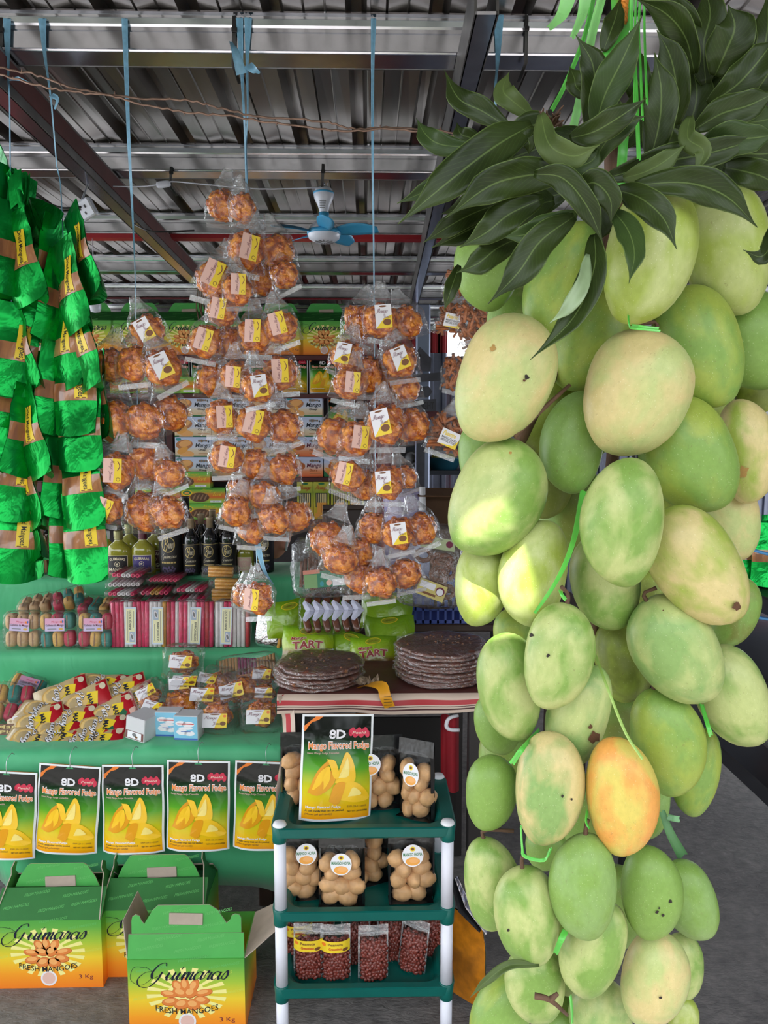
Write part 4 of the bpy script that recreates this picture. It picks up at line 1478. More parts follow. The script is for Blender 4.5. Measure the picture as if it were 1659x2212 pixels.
def hang_bag(px, py, w, tilt, lab, text, group, kind='candy', ypref=0.0, yaw=None, label_off=(0, -.078), Y0=1.84, upside=False):
    global NB
    NB += 1
    rg = random.Random(NB * 17)
    best = None
    for dy in (0, -.02, .02, -.04, .04, -.06, .06, -.08, .08, -.10, .10, .13, -.13, .16):
        Y = Y0 + ypref + dy
        s = w * Y / FPX / .084
        c = at(px, py, Y)
        worst = 0
        for q, r in _bags:
            dd = (c - q)
            d = (dd.x ** 2 + dd.z ** 2 + (dd.y * 1.45) ** 2) ** .5
            worst = max(worst, r + .036 * s - d)
        if best is None or worst < best[0] - .0015:
            best = (worst, Y, s, c)
        if worst < .004:
            break
    _, Y, s, c = best
    _bags.append((c, .036 * s))
    yw = rg.uniform(-.35, .35) if yaw is None else R(yaw)
    rot = Euler((R(rg.uniform(-6, 6)), R(tilt), yw), 'XYZ')
    q = Euler((0, R(tilt), 0)).to_matrix() @ Euler((R(rg.uniform(-8, 8)), 0, yw)).to_matrix()
    top = c - q @ Vector((0, 0, -.078 * s))
    nm = 'candy_bag' if kind == 'candy' else 'pretzel_bag'
    t = thing(nm, text, 'candy bag' if kind == 'candy' else 'snack bag', top, q.to_euler(), group)
    t.scale = (s, s, s)
    k = NB % 4
    if kind == 'candy':
        inst('candies', FILL[k], t, kind='stuff')
    else:
        inst('pretzel_sticks', STK[k % 2], t, kind='stuff')
    inst('bag_film', FILM[(k + NB // 4) % 4], t)
    if NB % 5 != 2:
        inst('bottom_seal', SEAL, t, (0, 0, -.130), (R(rg.uniform(-30, 30)), R(rg.uniform(-10, 10)), R(rg.uniform(-20, 20))), (.82, 1, .9))
    if lab is not None:
        me = LAB[lab] if kind == 'candy' else LABP
        inst('label', me, t, (label_off[0], -.0335, label_off[1]), (R(rg.uniform(-6, 6)), R(rg.uniform(-9, 9)), R(rg.uniform(-8, 8))))
    return t
STRANDS = {
 'A': ('pouch-side strand', [
   [(318, 712, 62, -20, 2)],
   [(240, 785, 66, 14, None), (290, 783, 66, 0, None), (352, 792, 70, -22, 2)],
   [(238, 905, 84, 12, None), (312, 905, 74, 0, None), (368, 890, 66, -20, None)],
   [(252, 1015, 70, 12, 0), (322, 995, 74, -10, None), (366, 1020, 56, -18, None)],
   [(236, 1095, 58, 20, 1), (310, 1102, 76, 0, None), (362, 1105, 66, -14, None)]]),
 'B': ('fan-side strand', [
   [(484, 440, 60, 8, None), (524, 446, 52, -4, None)],
   [(533, 538, 70, 10, 1), (598, 540, 64, -14, None)],
   [(468, 600, 72, 20, 1), (515, 622, 58, -6, 1), (562, 594, 70, 4, None), (614, 592, 52, -20, None)],
   [(480, 668, 58, 4, 0)],
   [(446, 735, 62, 18, 0), (498, 738, 62, 0, None), (552, 722, 64, -2, 0), (606, 702, 62, -16, 1)],
   [(460, 818, 62, 6, None), (508, 812, 60, 0, 0), (556, 832, 62, -8, 2), (604, 802, 66, -10, 1)],
   [(480, 898, 64, 0, 0), (548, 912, 70, 6, 1), (610, 918, 66, -14, None)],
   [(490, 985, 62, 0, 0), (552, 1000, 58, 6, None), (612, 1012, 60, -8, None)],
   [(520, 1058, 52, 8, None), (572, 1068, 58, 0, None)],
   [(512, 1102, 58, 14, None), (545, 1140, 58, 4, None), (592, 1120, 60, -4, None), (636, 1112, 62, -16, None)],
   [(528, 1285, 46, 4, None), (556, 1290, 64, -4, 1)]]),
 'C': ('mango-side strand', [
   [(778, 692, 66, 12, None), (824, 688, 66, -2, 2), (878, 692, 62, -20, None)],
   [(748, 768, 60, 16, 2), (862, 776, 64, -16, 2)],
   [(756, 826, 60, 14, 1), (792, 806, 68, 4, None), (846, 812, 68, -12, None), (876, 836, 52, -18, None)],
   [(728, 938, 72, 18, None), (772, 944, 66, 8, 1), (832, 915, 76, -6, 2), (888, 916, 66, -18, None)],
   [(752, 1024, 64, 14, 1), (788, 1044, 58, 4, None), (836, 1040, 66, -6, 2), (872, 1030, 48, -18, None)],
   [(712, 1162, 74, 18, None), (806, 1138, 60, 2, None), (860, 1150, 64, -6, 2), (906, 1140, 66, -18, None)],
   [(736, 1205, 66, 14, None), (780, 1190, 52, 2, None)],
   [(778, 1245, 62, 10, None), (822, 1256, 62, -2, None), (874, 1236, 64, -20, None)]])}
for key, (nm, tiers) in STRANDS.items():
    for i, tier in enumerate(tiers):
        for j, (px, py, w, tilt, lab) in enumerate(tier):
            lt = ('', ' with a printed label', ' with a pale label')[0 if lab is None else (2 if lab == 2 else 1)]
            od = 'bottom' if i == len(tiers) - 1 else ORD[i]
            sd_ = SIDE[len(tier)][j]
            text = 'clear bag of amber candy%s, %s tier of the %s%s' % (lt, od, nm, (', ' + sd_) if sd_ else '')
            if len(text.split()) > 16:
                text = text.replace('clear bag of amber candy', 'amber candy')
            if len(text.split()) > 16:
                text = text.replace(' printed', '').replace(' pale', '').replace('with a label', 'labelled')
            hang_bag(px, py, w * 1.22, tilt, lab, text, 'hanging bags of amber mango candy', ypref=(-.03 if lab is not None else .01))
for (px, py, w, tilt, lab, text) in (
   (988, 612, 54, 10, None, 'topmost clear bag of pretzel sticks partly behind the hanging mango leaves'),
   (978, 690, 62, 16, 0, 'bag of pretzel sticks turned aside with its white label uppermost'),
   (1024, 688, 72, -4, None, 'fullest bag of thin brown pretzel sticks beside the top mangoes'),
   (1030, 735, 56, -6, 0, 'lower bag of pretzel sticks with a white label under the fullest one'),
   (990, 806, 66, 8, None, 'bag of pretzel sticks without a label against the pale mango'),
   (965, 935, 74, 18, 0, 'lowest bag of pretzel sticks with a tilted white and yellow label')):
    hang_bag(px, py, w * 1.08, tilt, lab, text, 'hanging bags of pretzel sticks', 'pretzel', Y0=1.86, label_off=(.008, -.088))

# ---------------------------------------------------------------- straps from the first purlin
blue_m = plain('pale blue raffia', srgb(128, 182, 214), .4, .15, 90, trans=.1)
PF = PURY[0] - .008
def strap(pts, w, lab):
    P = catmull(pts, 26)
    n = len(P)
    ws = [w[0] + (w[1] - w[0]) * min(1, i / (n * .25)) for i in range(n)]
    mb = MB()
    mb.ribbon([p - P[0] for p in P], [x * 1.78 / FPX for x in ws], blue_m, (1, 0, 0), 1.6)
    # the loop over the beam
    p0 = P[0]
    mb.ribbon([Vector((0, 0, 0)), Vector((0, .03, .008)), Vector((0, .085, .008)), Vector((0, .088, -.04))], ws[0] * 1.78 / FPX, blue_m)
    o = mb.build('strap')
    o.location = p0
    return tag(o, lab, 'strap', 'pale blue straps tied to the first roof beam')
def pf(px, py, Y=PF):
    return at(px, py, Y)
strap([pf(15, 40), pf(17, 160), pf(20, 200, 1.80), pf(22, 340, 1.82), pf(24, 620, 1.85), pf(26, 1100, 1.88)], (16, 6), 'pale blue strap holding the first strand of green pouches, nearest the edge')
strap([pf(91, 40), pf(97, 120), pf(110, 215, 1.80), pf(122, 350, 1.82), pf(135, 480, 1.85), pf(150, 1100, 1.88)], (17, 6), 'knotted pale blue strap holding the second strand of green pouches')
strap([pf(269, 40), pf(272, 130), pf(278, 300, 1.80), pf(288, 500, 1.82), pf(293, 645, 1.84), pf(300, 1080, 1.86)], (13, 11), 'pale blue strap holding the pouch-side strand of candy bags')
strap([pf(517, 38), pf(521, 130), pf(526, 230, 1.80), pf(530, 330, 1.82), pf(538, 700, 1.86), pf(553, 1170, 1.87), pf(556, 1230, 1.87)], (15, 6), 'pale blue strap of the fan-side candy strand, the one with a torn flap')
strap([pf(536, 38), pf(534, 140), pf(535, 240, 1.80), pf(532, 330, 1.82), pf(540, 500, 1.83)], (16, 6), 'second pale blue strap of the fan-side candy strand, with a short knot tail')
strap([pf(807, 40), pf(805, 150), pf(805, 350, 1.80), pf(808, 620, 1.84), pf(812, 1200, 1.87)], (11, 7), 'pale blue strap holding the mango-side strand of candy bags')
strap([pf(1078, 32), pf(1075, 130), pf(1070, 190, 1.80), pf(1068, 260, 1.82), pf(1040, 560, 1.86), pf(1000, 900, 1.90)], (20, 6), 'wide pale blue strap before the mango leaves, holding the pretzel bags')
def scrap(pts, w, lab):
    P = catmull(pts, 8)
    mb = MB()
    mb.ribbon([p - P[0] for p in P], [w * 1.78 / FPX * (1 - .5 * i / 8) for i in range(9)], blue_m, (1, 0, .4), 1.0)
    o = mb.build('strap_end')
    o.location = P[0]
    tag(o, lab, 'strap')
scrap([pf(522, 160, 1.775), pf(508, 110, 1.76), pf(499, 90, 1.765)], 22, 'torn flap of pale blue raffia by the double strap')
scrap([pf(535, 140, 1.775), pf(548, 150, 1.765), pf(561, 158, 1.77)], 20, 'short pale blue knot tail by the double strap')
scrap([pf(20, 172, 1.78), pf(40, 170, 1.77), pf(62, 178, 1.775)], 10, 'pale blue knot tail on the strap nearest the edge')
scrap([pf(110, 205, 1.785), pf(124, 214, 1.775), pf(118, 236, 1.78)], 12, 'pale blue bow on the knotted strap of green pouches')
scrap([pf(556, 1175, 1.85), pf(570, 1230, 1.84), pf(590, 1262, 1.86)], 14, 'frayed pale blue raffia tail above the lowest hanging candy bag')
# black cable ties round the beams
def tie(px, y0, y1, Yf, lab, w=9):
    mb = MB()
    a, b = at(px, y0, Yf - .008), at(px - 2, y1, Yf - .008)
    ww = w * Yf / FPX
    mb.ribbon([(0, 0, 0), b - a, b - a + Vector((0, .085, -.004))], ww, black_m)
    mb.ribbon([(0, 0, 0), (0, .085, .004)], ww, black_m)
    mb.box((0, -.003, (b - a).z * .3), (ww * 1.4, .006, .010), black_m, .001)
    o = mb.build('cable_tie')
    o.location = a
    tag(o, lab, 'cable tie', 'black cable ties round the roof beams')
tie(506, 34, 140, PURY[0], 'black cable tie round the first beam beside the double blue strap', 8)
tie(1138, 32, 136, PURY[0], 'black cable tie round the first beam near the mango leaves', 7)
tie(2, 38, 130, PURY[0], 'black cable tie round the first beam at the very edge', 8)
tie(370, 360, 404, PURY[1], 'short black cable tie holding the white wire on the second beam', 6)
tie(698, 354, 410, PURY[1], 'black cable tie from which the small fan hangs', 6)

# ---------------------------------------------------------------- foil pouches of dried mango
gfoil = bpy.data.materials.new('green foil')
_t = NT(gfoil)
_t.b.inputs['Metallic'].default_value = .78
_t.b.inputs['Roughness'].default_value = .28
_v = _t.coord('Object')
_t.link(_t.ramp(_t.noise(_v, 9, 2), [(.3, srgb(0, 126, 46)), (.7, srgb(6, 160, 64))]), _t.b.inputs['Base Color'])
_t.bump(_t.noise(_v, 11, 3, .5, 1.8), .32, .016)
win_m = bpy.data.materials.new('window with dried mango')
_t = NT(win_m)
_v = _t.coord('Object', (1, 1, .45))
_t.link(_t.ramp(_t.noise(_v, 42, 3, .55, .5), [(.3, srgb(134, 88, 60)), (.55, srgb(172, 116, 74)), (.72, srgb(196, 158, 140))]), _t.b.inputs['Base Color'])
_t.b.inputs['Roughness'].default_value = .2
_t.b.inputs['Coat Weight'].default_value = .5
_t.bump(_t.noise(_v, 20, 2), .4, .01)
PW, PH = .105, .205
def pouch_y(x, z, sgn=-1):
    u = min(1, abs(2 * x / PW))
    v = -z / PH
    d = lerp_tab([(0, .0012), (.15, .003), (.5, .010), (.8, .016), (1, .019)], v) * max(0, 1 - u ** 2.4)
    return sgn * (d + .0006)
def pouch_mesh(seed):
    rg = random.Random(seed)
    ph = rg.uniform(0, 6)
    def pt(x, z, sg):
        y = pouch_y(x, z, sg)
        v = -z / PH
        return (x, y + .004 * math.sin(9 * v + ph + x * 25) * (v > .2), z - (.010 * (1 - (2 * x / PW) ** 2) if v > .98 else 0))
    a, b, c = MB(), MB(), MB()
    a.grid(lambda u, v: pt((u - .5) * PW, -PH * v, -1), 8, 16, gfoil, True)
    a.grid(lambda u, v: pt((u - .5) * PW, -PH * v, 1), 8, 16, gfoil, True, flip=True)
    a.box((0, 0, -.010), (PW, .0022, .016), gfoil)
    a.grid(lambda u, v: (lambda p, q: (p[0], p[1] + (q[1] - p[1]) * v, p[2] + .014 * math.sin(PI * v)))(pt((u - .5) * PW, -PH, -1), pt((u - .5) * PW, -PH, 1)), 8, 4, gfoil, True)
    off = .0009
    b.grid(lambda u, v: (lambda p: (p[0], p[1] - off, p[2]))(pt((u - .5) * PW * .995, -PH * (.44 + .20 * v), -1)), 8, 4, win_m, True)
    c.warp = lambda p: (lambda q: (q[0], q[1] - .0016 + p.y, q[2]))(pt(p.x, p.z, -1))
    x0, x1 = .006, .034
    c.grid(lambda u, v: (x0 + (x1 - x0) * u, 0, -PH * (.20 + .42 * v)), 2, 8, yel)
    c.text('Dried Mangoes', x0 + .005, -PH * .60, x1 - .007, -PH * .22, blackp, .0005, 0, .012, rot=90)
    c.rect(x0 + .003, -PH * .617, x1 - .003, -PH * .605, brownp, .0004)
    return a.mesh('pouch'), b.mesh('window'), c.mesh('label')
POU = [pouch_mesh(k) for k in range(3)]
# bottom centre px,py, tilt, yaw, distance, label
POUCHES = [
 (70, 652, -16, -25, 1.80, 'green foil pouch of dried mango with brown window, top front of the first pouch strand'),
 (82, 512, -26, -60, 1.86, 'green pouch slanting out behind, highest window on the first pouch strand'),
 (18, 560, 6, 62, 1.84, 'dark side of a green pouch at the top edge of the first pouch strand'),
 (16, 632, 4, 50, 1.80, 'bright lit green pouch low beside the topmost front pouch of the first strand'),
 (18, 700, 10, 55, 1.86, 'dark green pouch folded behind the second row of the first pouch strand'),
 (14, 848, 8, 22, 1.79, 'green pouch with a tilted yellow label, second row of the first pouch strand'),
 (72, 845, -14, -48, 1.82, 'crinkled lime lit green pouch between the two strands, second row'),
 (40, 1022, 10, 66, 1.80, 'narrow bright green pouch seen on edge, third row of the first strand'),
 (88, 1028, -14, -38, 1.79, 'green pouch showing half a label and window, third row of the first strand'),
 (8, 960, 6, 30, 1.82, 'green pouch cut by the edge with a pinkish window, third row of the first strand'),
 (16, 1118, 8, 28, 1.79, 'green pouch with full yellow label and striped window, fourth row of the first strand'),
 (82, 1138, -10, -56, 1.82, 'green pouch turned aside without label, fourth row of the first strand'),
 (20, 1252, 5, 24, 1.79, 'lowest green pouch with a long yellow label, first strand'),
 (48, 1246, 0, 52, 1.83, 'narrow lowest green pouch with small brown window beside the jars'),
 (84, 1205, -12, -58, 1.84, 'plain dark green pouch before the biscuit jars'),
 (204, 640, -16, -52, 1.79, 'green pouch with yellow label and brown window, top of the second strand, nearest the beam'),
 (98, 660, 10, 70, 1.86, 'dark green pouch seen on edge at the top of the second strand'),
 (172, 712, -13, -40, 1.775, 'second green pouch down the second strand, label crossing its brown window'),
 (108, 735, 12, 58, 1.84, 'sunlit lime green pouch on the inner side of the second strand'),
 (200, 838, -14, -42, 1.785, 'third green pouch of the second strand with long label and window'),
 (150, 838, -6, -35, 1.81, 'windowless looking green pouch half covered in the second strand'),
 (112, 932, 8, 45, 1.82, 'dark creased green pouch at the inner side of the second strand'),
 (163, 936, 0, -12, 1.79, 'green pouch facing front, fifth down the second strand'),
 (226, 948, -4, -60, 1.84, 'thin green pouch edge next to the candy bags'),
 (175, 1012, -2, -8, 1.785, 'green pouch with the widest window, sixth down the second strand'),
 (132, 1112, 4, 50, 1.83, 'flat green pouch turned aside with light edge, second strand near its lower end'),
 (186, 1135, -6, -14, 1.785, 'green pouch with long curved yellow label, seventh down the second strand'),
 (146, 1240, 2, 55, 1.83, 'green pouch behind the lowest one of the second strand'),
 (190, 1252, -4, -8, 1.785, 'lowest green pouch of the second strand, open at its bottom gusset'),
 (100, 935, -20, 40, 1.88, 'small piece of lime green pouch between the strands above the jars')]
for k, (px, py, tilt, yaw, Y, lab) in enumerate(POUCHES):
    c = at(px, py, Y)
    q = Euler((R(-7), R(tilt), 0)).to_matrix() @ Euler((0, 0, R(yaw))).to_matrix()
    top = c - q @ Vector((0, 0, -PH))
    t = thing('foil_pouch', lab, 'pouch', top, q.to_euler(), 'green foil pouches of dried mango')
    a, b, cc = POU[k % 3]
    inst('pouch_body', a, t)
    inst('window', b, t)
    inst('label', cc, t)
# knotted pouch tops gathered under the strap
mb = MB()
for k in range(5):
    mb.grid(lambda u, v, k=k: (.02 * math.sin(k * 1.7 + 3 * u) + .012 * u, .012 * math.cos(k * 2.1 + 2 * v), -.07 * v + .01 * math.sin(4 * u + k)), 3, 5, gfoil, True)
o = mb.build('pouch_knot')
o.location = at(30, 375, 1.82)
tag(o, 'crumpled green foil knot where the first pouch strand meets its strap', 'pouch')
mb = MB()
q0, q1, q2 = at(40, 440, 1.86), at(90, 462, 1.86), at(130, 478, 1.84)
mb.ribbon([p - q0 for p in catmull([q0, q1, q2], 8)], [.05, .055, .06, .065, .06, .06, .055, .05, .04], gfoil, (0, .3, 1))
o = mb.build('foil_strip')
o.location = q0
tag(o, 'green foil flap stretched between the two pouch strands', 'pouch')
# ================================================================ printed cartons of fresh mangoes
card_in = plain('bare cardboard', srgb(176, 160, 146), .75, .08, 30)
CW, CH, CD = .305, .205, .20
FACE = zramp('mango carton print', [(0, srgb(244, 128, 36)), (.22, srgb(248, 160, 40)), (.45, srgb(240, 206, 52)), (.68, srgb(166, 198, 64)), (.9, srgb(98, 172, 72)), (1, srgb(84, 164, 70))], .42, axis=2, lo=0, hi=CH)
LIDG = plain('carton lid green', srgb(78, 168, 82), .42, .06, 20)
LIDD = plain('carton slope green', srgb(44, 112, 52), .42, .06, 20)
ray_m = plain('pale yellow print', srgb(246, 236, 150), .42)
wmark = plain('watermark print', srgb(104, 186, 104), .42)
wmark2 = plain('watermark yellow print', srgb(206, 214, 90), .42)
fruit1 = plain('printed mango light', srgb(244, 176, 106), .42)
fruit2 = plain('printed mango', srgb(226, 132, 66), .42)
fruit3 = plain('printed mango shade', srgb(190, 96, 44), .42)
def fruit_print(mb, cx, cz, s, lift):
    for (x, z, rx, rz, rot) in ((-.30, .34, .17, .26, .7), (-.05, .40, .15, .28, .1), (.26, .34, .16, .27, -.5), (-.62, .06, .30, .13, -.15), (.60, .08, .32, .13, .2), (-.22, .10, .28, .17, -.3), (.14, .10, .24, .20, .6), (-.58, -.24, .30, .15, .1), (.52, -.20, .28, .15, -.1), (-.18, -.34, .28, .19, .25), (.22, -.36, .26, .20, -.2)):
        mb.ell(cx + x * s, cz + z * s, rx * s * 1.04, rz * s * 1.08, fruit3, lift, 14, rot)
        mb.ell(cx + x * s, cz + z * s + .01 * s, rx * s * .97, rz * s * .97, fruit2, lift + .0001, 14, rot)
        mb.ell(cx + (x - .03) * s, cz + (z + .04) * s, rx * s * .62, rz * s * .58, fruit1, lift + .0002, 12, rot)
def carton_print():
    mb = MB()
    y0 = CD / 2
    mb.warp = lambda p: (p.x, p.y - y0, p.z)
    cx, cz = .0, .108
    for k in range(20):
        a0 = 2 * PI * k / 20
        a1 = a0 + PI / 20
        mb.poly([(cx + .032 * math.cos(a0), cz + .024 * math.sin(a0)), (cx + .105 * math.cos(a0), cz + .074 * math.sin(a0)), (cx + .105 * math.cos(a1), cz + .074 * math.sin(a1)), (cx + .032 * math.cos(a1), cz + .024 * math.sin(a1))], ray_m, .0003)
    mb.ell(cx, cz, .05, .04, ray_m, .0004, 20)
    fruit_print(mb, cx, cz - .004, .074, .0006)
    mb.script('Guimaras', -.128, .128, .110, .196, navy, .0012, .27, .42, thin=.22)
    lp = catmull([(-.10, .182, 0), (-.135, .185, 0), (-.145, .150, 0), (-.115, .135, 0), (-.085, .165, 0), (-.11, .19, 0)], 26)
    for i in range(25):
        p, q = lp[i], lp[i + 1]
        d = (q - p).normalized() * .0005
        mb.poly([(p.x - d.y, p.y + d.x), (p.x + d.y, p.y - d.x), (q.x + d.y, q.y - d.x), (q.x - d.y, q.y + d.x)], navy, .0011)
    mb.text('FRESH MANGOES', -.082, .050, .082, .066, blackp, .0008, 0, .006, arc=.012)
    mb.ell(0, .030, .023, .023, whitep, .0006, 20)
    mb.ell(0, .030, .018, .018, pinkp, .0008, 20)
    mb.text('3 Kg', .085, .024, .125, .040, maro, .0006)
    for (x, z) in ((-.13, .168), (-.02, .196), (.06, .176), (.04, .150), (-.05, .080), (.07, .100), (-.14, .09)):
        mb.warp = lambda p, x=x, z=z: (x + p.x, p.y - y0, z + p.z + (p.x) * .18)
        mb.text('FRESH MANGOES', 0, 0, .08, .007, wmark2 if z < .16 else wmark, .0002, .2)
    mb.warp = lambda p: (p.x, p.y - y0, p.z)
    return mb.mesh('print')
CPRINT = carton_print()
def carton_body():
    mb = MB()
    w, d, h, t = CW, CD, CH, .003
    mb.box((0, -d / 2 + t / 2, h / 2), (w, t, h), FACE)
    mb.box((0, d / 2 - t / 2, h / 2), (w, t, h), FACE)
    mb.box((-w / 2 + t / 2, 0, h / 2), (t, d - 2 * t, h), FACE)
    mb.box((w / 2 - t / 2, 0, h / 2), (t, d - 2 * t, h), FACE)
    mb.box((0, 0, t / 2), (w - 2 * t, d - 2 * t, t), card_in)
    return mb.mesh('box_body')
CBODY = carton_body()
def plate(mb, pts, t, mat, back=None):
    "a flat piece of card with an outline in x,z and thickness t along y"
    n = len(pts)
    mb.add([(x, 0, z) for x, z in pts], [tuple(range(n))], mat)
    mb.add([(x, t, z) for x, z in pts], [tuple(range(n))[::-1]], back or mat)
    mb.add([(x, 0, z) for x, z in pts] + [(x, t, z) for x, z in pts], [(i, n + i, n + (i + 1) % n, (i + 1) % n) for i in range(n)], card_in)
def marks(mb, spots, w, col):
    for x, z in spots:
        mb.warp = lambda p, x=x, z=z: (x + p.x, p.y, z + p.z + p.x * .18)
        mb.text('FRESH MANGOES', 0, 0, w, .008, col, .0004, .2)
    mb.warp = None
def handle_mesh(ears):
    mb = MB()
    w = CW
    if ears:
        pts = [(-w * .47, 0), (w * .47, 0), (w * .47, .040), (w * .455, .048), (w * .42, .050), (w * .39, .046), (w * .375, .034), (w * .345, .026), (w * .27, .062), (w * .20, .076), (-w * .24, .076), (-w * .29, .062), (-w * .36, .026), (-w * .385, .036), (-w * .40, .048), (-w * .43, .052), (-w * .462, .046), (-w * .47, .034)]
    else:
        pts = [(-w * .40, 0), (w * .40, 0), (w * .36, .028), (w * .285, .062), (w * .25, .068), (-w * .25, .068), (-w * .285, .062), (-w * .36, .028)]
    plate(mb, pts, .003, LIDG, card_in)
    marks(mb, ((-.09, .008), (.03, .012), (-.06, .050), (.05, .048)), .07, wmark)
    return mb.mesh('handle_flap')
def hole_mesh():
    mb = MB()
    mb.box((0, -.001, .0), (.088, .004, .031), card_in, .001)
    return mb.mesh('hand_hole_flap')
HAND = [handle_mesh(False), handle_mesh(True)]
HOLE = hole_mesh()
def slope_mesh(w, L, mat):
    mb = MB()
    plate(mb, [(-w / 2, 0), (w / 2, 0), (w / 2 - .002, L), (-w / 2 + .002, L)], .003, mat, card_in)
    marks(mb, ((-.13, L * .3), (-.03, L * .22), (.06, L * .4), (-.08, L * .7), (.03, L * .66)), .07, wmark)
    return mb.mesh('top_panel')
SLOPE = [slope_mesh(CW, .088, LIDD), slope_mesh(CW, .064, LIDG)]
def gusset_mesh():
    mb = MB()
    plate(mb, [(-CD / 2, 0), (CD / 2, 0), (.012, .088), (.018, .11), (.0, .122), (-.018, .11), (-.012, .088)], .003, LIDD, LIDG)
    return mb.mesh('side_flap')
GUS = gusset_mesh()
def flap_mesh():
    mb = MB()
    plate(mb, [(-CD / 2, 0), (CD / 2, 0), (CD * .30, .10), (-CD * .42, .085)], .003, card_in, LIDD)
    mb.box((-.02, -.001, .055), (.05, .001, .002), whitep)
    return mb.mesh('side_flap')
FLAP = flap_mesh()
def carton(loc, yaw, lab, opened=False, small=False, group=None):
    t = thing('mango_carton', lab, 'box', loc, (0, 0, R(yaw)), group)
    inst('box_body', CBODY, t)
    inst('print', CPRINT, t)
    if opened:
        inst('top_panel', SLOPE[1], t, (0, -CD / 2 + .003, CH), (R(-8), 0, 0))
        h = inst('handle_flap', HAND[1], t, (0, -CD / 2 + .003 + .012, CH + .0625), (R(-3), 0, 0))
        inst('hand_hole_flap', HOLE, h, (0.0, -.001, .040), (0, R(2), 0))
        for sx, ox, oz in ((1, .078, .058), (-1, .016, .092)):
            mb = MB()
            x = sx * CW / 2
            q = [(x, -CD / 2 + .004, CH), (x, CD / 2 - .004, CH), (x + sx * ox, CD * .30, CH + oz), (x + sx * ox, -CD * .36, CH + oz)]
            q2 = [(a + sx * .002, b, c - .002) for a, b, c in q]
            mb.add(q, [(0, 1, 2, 3) if sx > 0 else (3, 2, 1, 0)], card_in)
            mb.add(q2, [(3, 2, 1, 0) if sx > 0 else (0, 1, 2, 3)], LIDD)
            mb.add(q + q2, [(i, (i + 1) % 4, 4 + (i + 1) % 4, 4 + i) for i in range(4)], card_in)
            mb.build('side_flap', t)
    else:
        a = math.atan2(.072, CD / 2)
        inst('top_panel', SLOPE[0], t, (0, -CD / 2 + .001, CH), (-(PI / 2 - a) * .88, 0, 0))
        inst('top_panel', SLOPE[0], t, (0, CD / 2 - .001, CH), ((PI / 2 - a) * .88, 0, 0))
        h = inst('handle_flap', HAND[0], t, (0, -.016, CH + .050), (R(-4), 0, 0))
        inst('hand_hole_flap', HOLE, h, (0.01, -.001, .016), (0, R(-2), 0))
        if not small:
            inst('side_flap', GUS, t, (CW / 2 - .002, 0, CH), (R(-10), 0, R(90)))
            inst('side_flap', GUS, t, (-CW / 2 + .002, 0, CH), (R(-10), 0, R(-90)))
    return t
def floor_at(px, Y):
    return Vector((at(px, 1500, Y).x, Y, 0))
YL = 2.06
carton(Vector((at(103, 2050, YL).x, YL + CD / 2, 0)), 0, 'closed mango carton marked 3 Kg standing on the floor at the edge', False, False, 'mango cartons on the floor')
carton(Vector((at(330, 2050, 2.10).x, 2.10 + CD / 2, 0)), 0, 'closed mango carton half hidden behind the opened one', False, False, 'mango cartons on the floor')
carton(Vector((at(402, 2100, 1.89).x, 1.89 + CD / 2, 0)), 0, 'opened mango carton in front with its flaps up', True, False, 'mango cartons on the floor')
zt = bz(767)
for k, (x0, x1, lab) in enumerate(((43, 146, 'mango carton on the top back shelf hidden behind the green pouches'), (146, 249, 'mango carton on the top back shelf just beside the green pouches'), (249, 352, 'mango carton on the top back shelf behind the single top candy bag'), (352, 455, 'mango carton on the top back shelf between the first two candy strands'), (455, 553, 'mango carton on the top back shelf covered by the fan-side strand'), (553, 653, 'mango carton on the top back shelf marked with its weight beside the end one'), (653, 750, 'mango carton at the end of the top back shelf next to the mango-side strand'))):
    carton((bx((x0 + x1) / 2), BY + CD / 2, zt), 0, lab, False, True, 'mango cartons on the top back shelf')

# ================================================================ stand-up pouches of mango fudge
QW, QH = .172, .245
FUDGE = zramp('fudge pouch print', [(0, srgb(240, 150, 20)), (.10, srgb(246, 186, 24)), (.30, srgb(214, 206, 34)), (.48, srgb(92, 166, 40)), (.64, srgb(38, 104, 34)), (.74, srgb(16, 46, 22)), (.80, srgb(10, 14, 12)), (1, srgb(8, 9, 10))], .20, .25, axis=2, lo=0, hi=QH, bump=.35, bscale=16, spec=.22)
edge_w = plain('white pouch rim', srgb(232, 236, 240), .3)
side_o = plain('amber pouch side', srgb(190, 116, 24), .3, .25, 40)
logo_r = plain('logo red', srgb(206, 40, 74), .35)
mg1 = plain('fudge picture yellow', srgb(250, 200, 40), .3)
mg2 = plain('fudge picture gold', srgb(232, 160, 24), .3)
mg3 = plain('fudge picture light', srgb(252, 228, 130), .3)
def q_y(x, z):
    u = min(1, abs(2 * x / QW))
    v = z / QH
    d = lerp_tab([(0, .020), (.12, .021), (.5, .017), (.8, .006), (1, .0012)], v) * max(0, 1 - u ** 3.2)
    return d + .0008
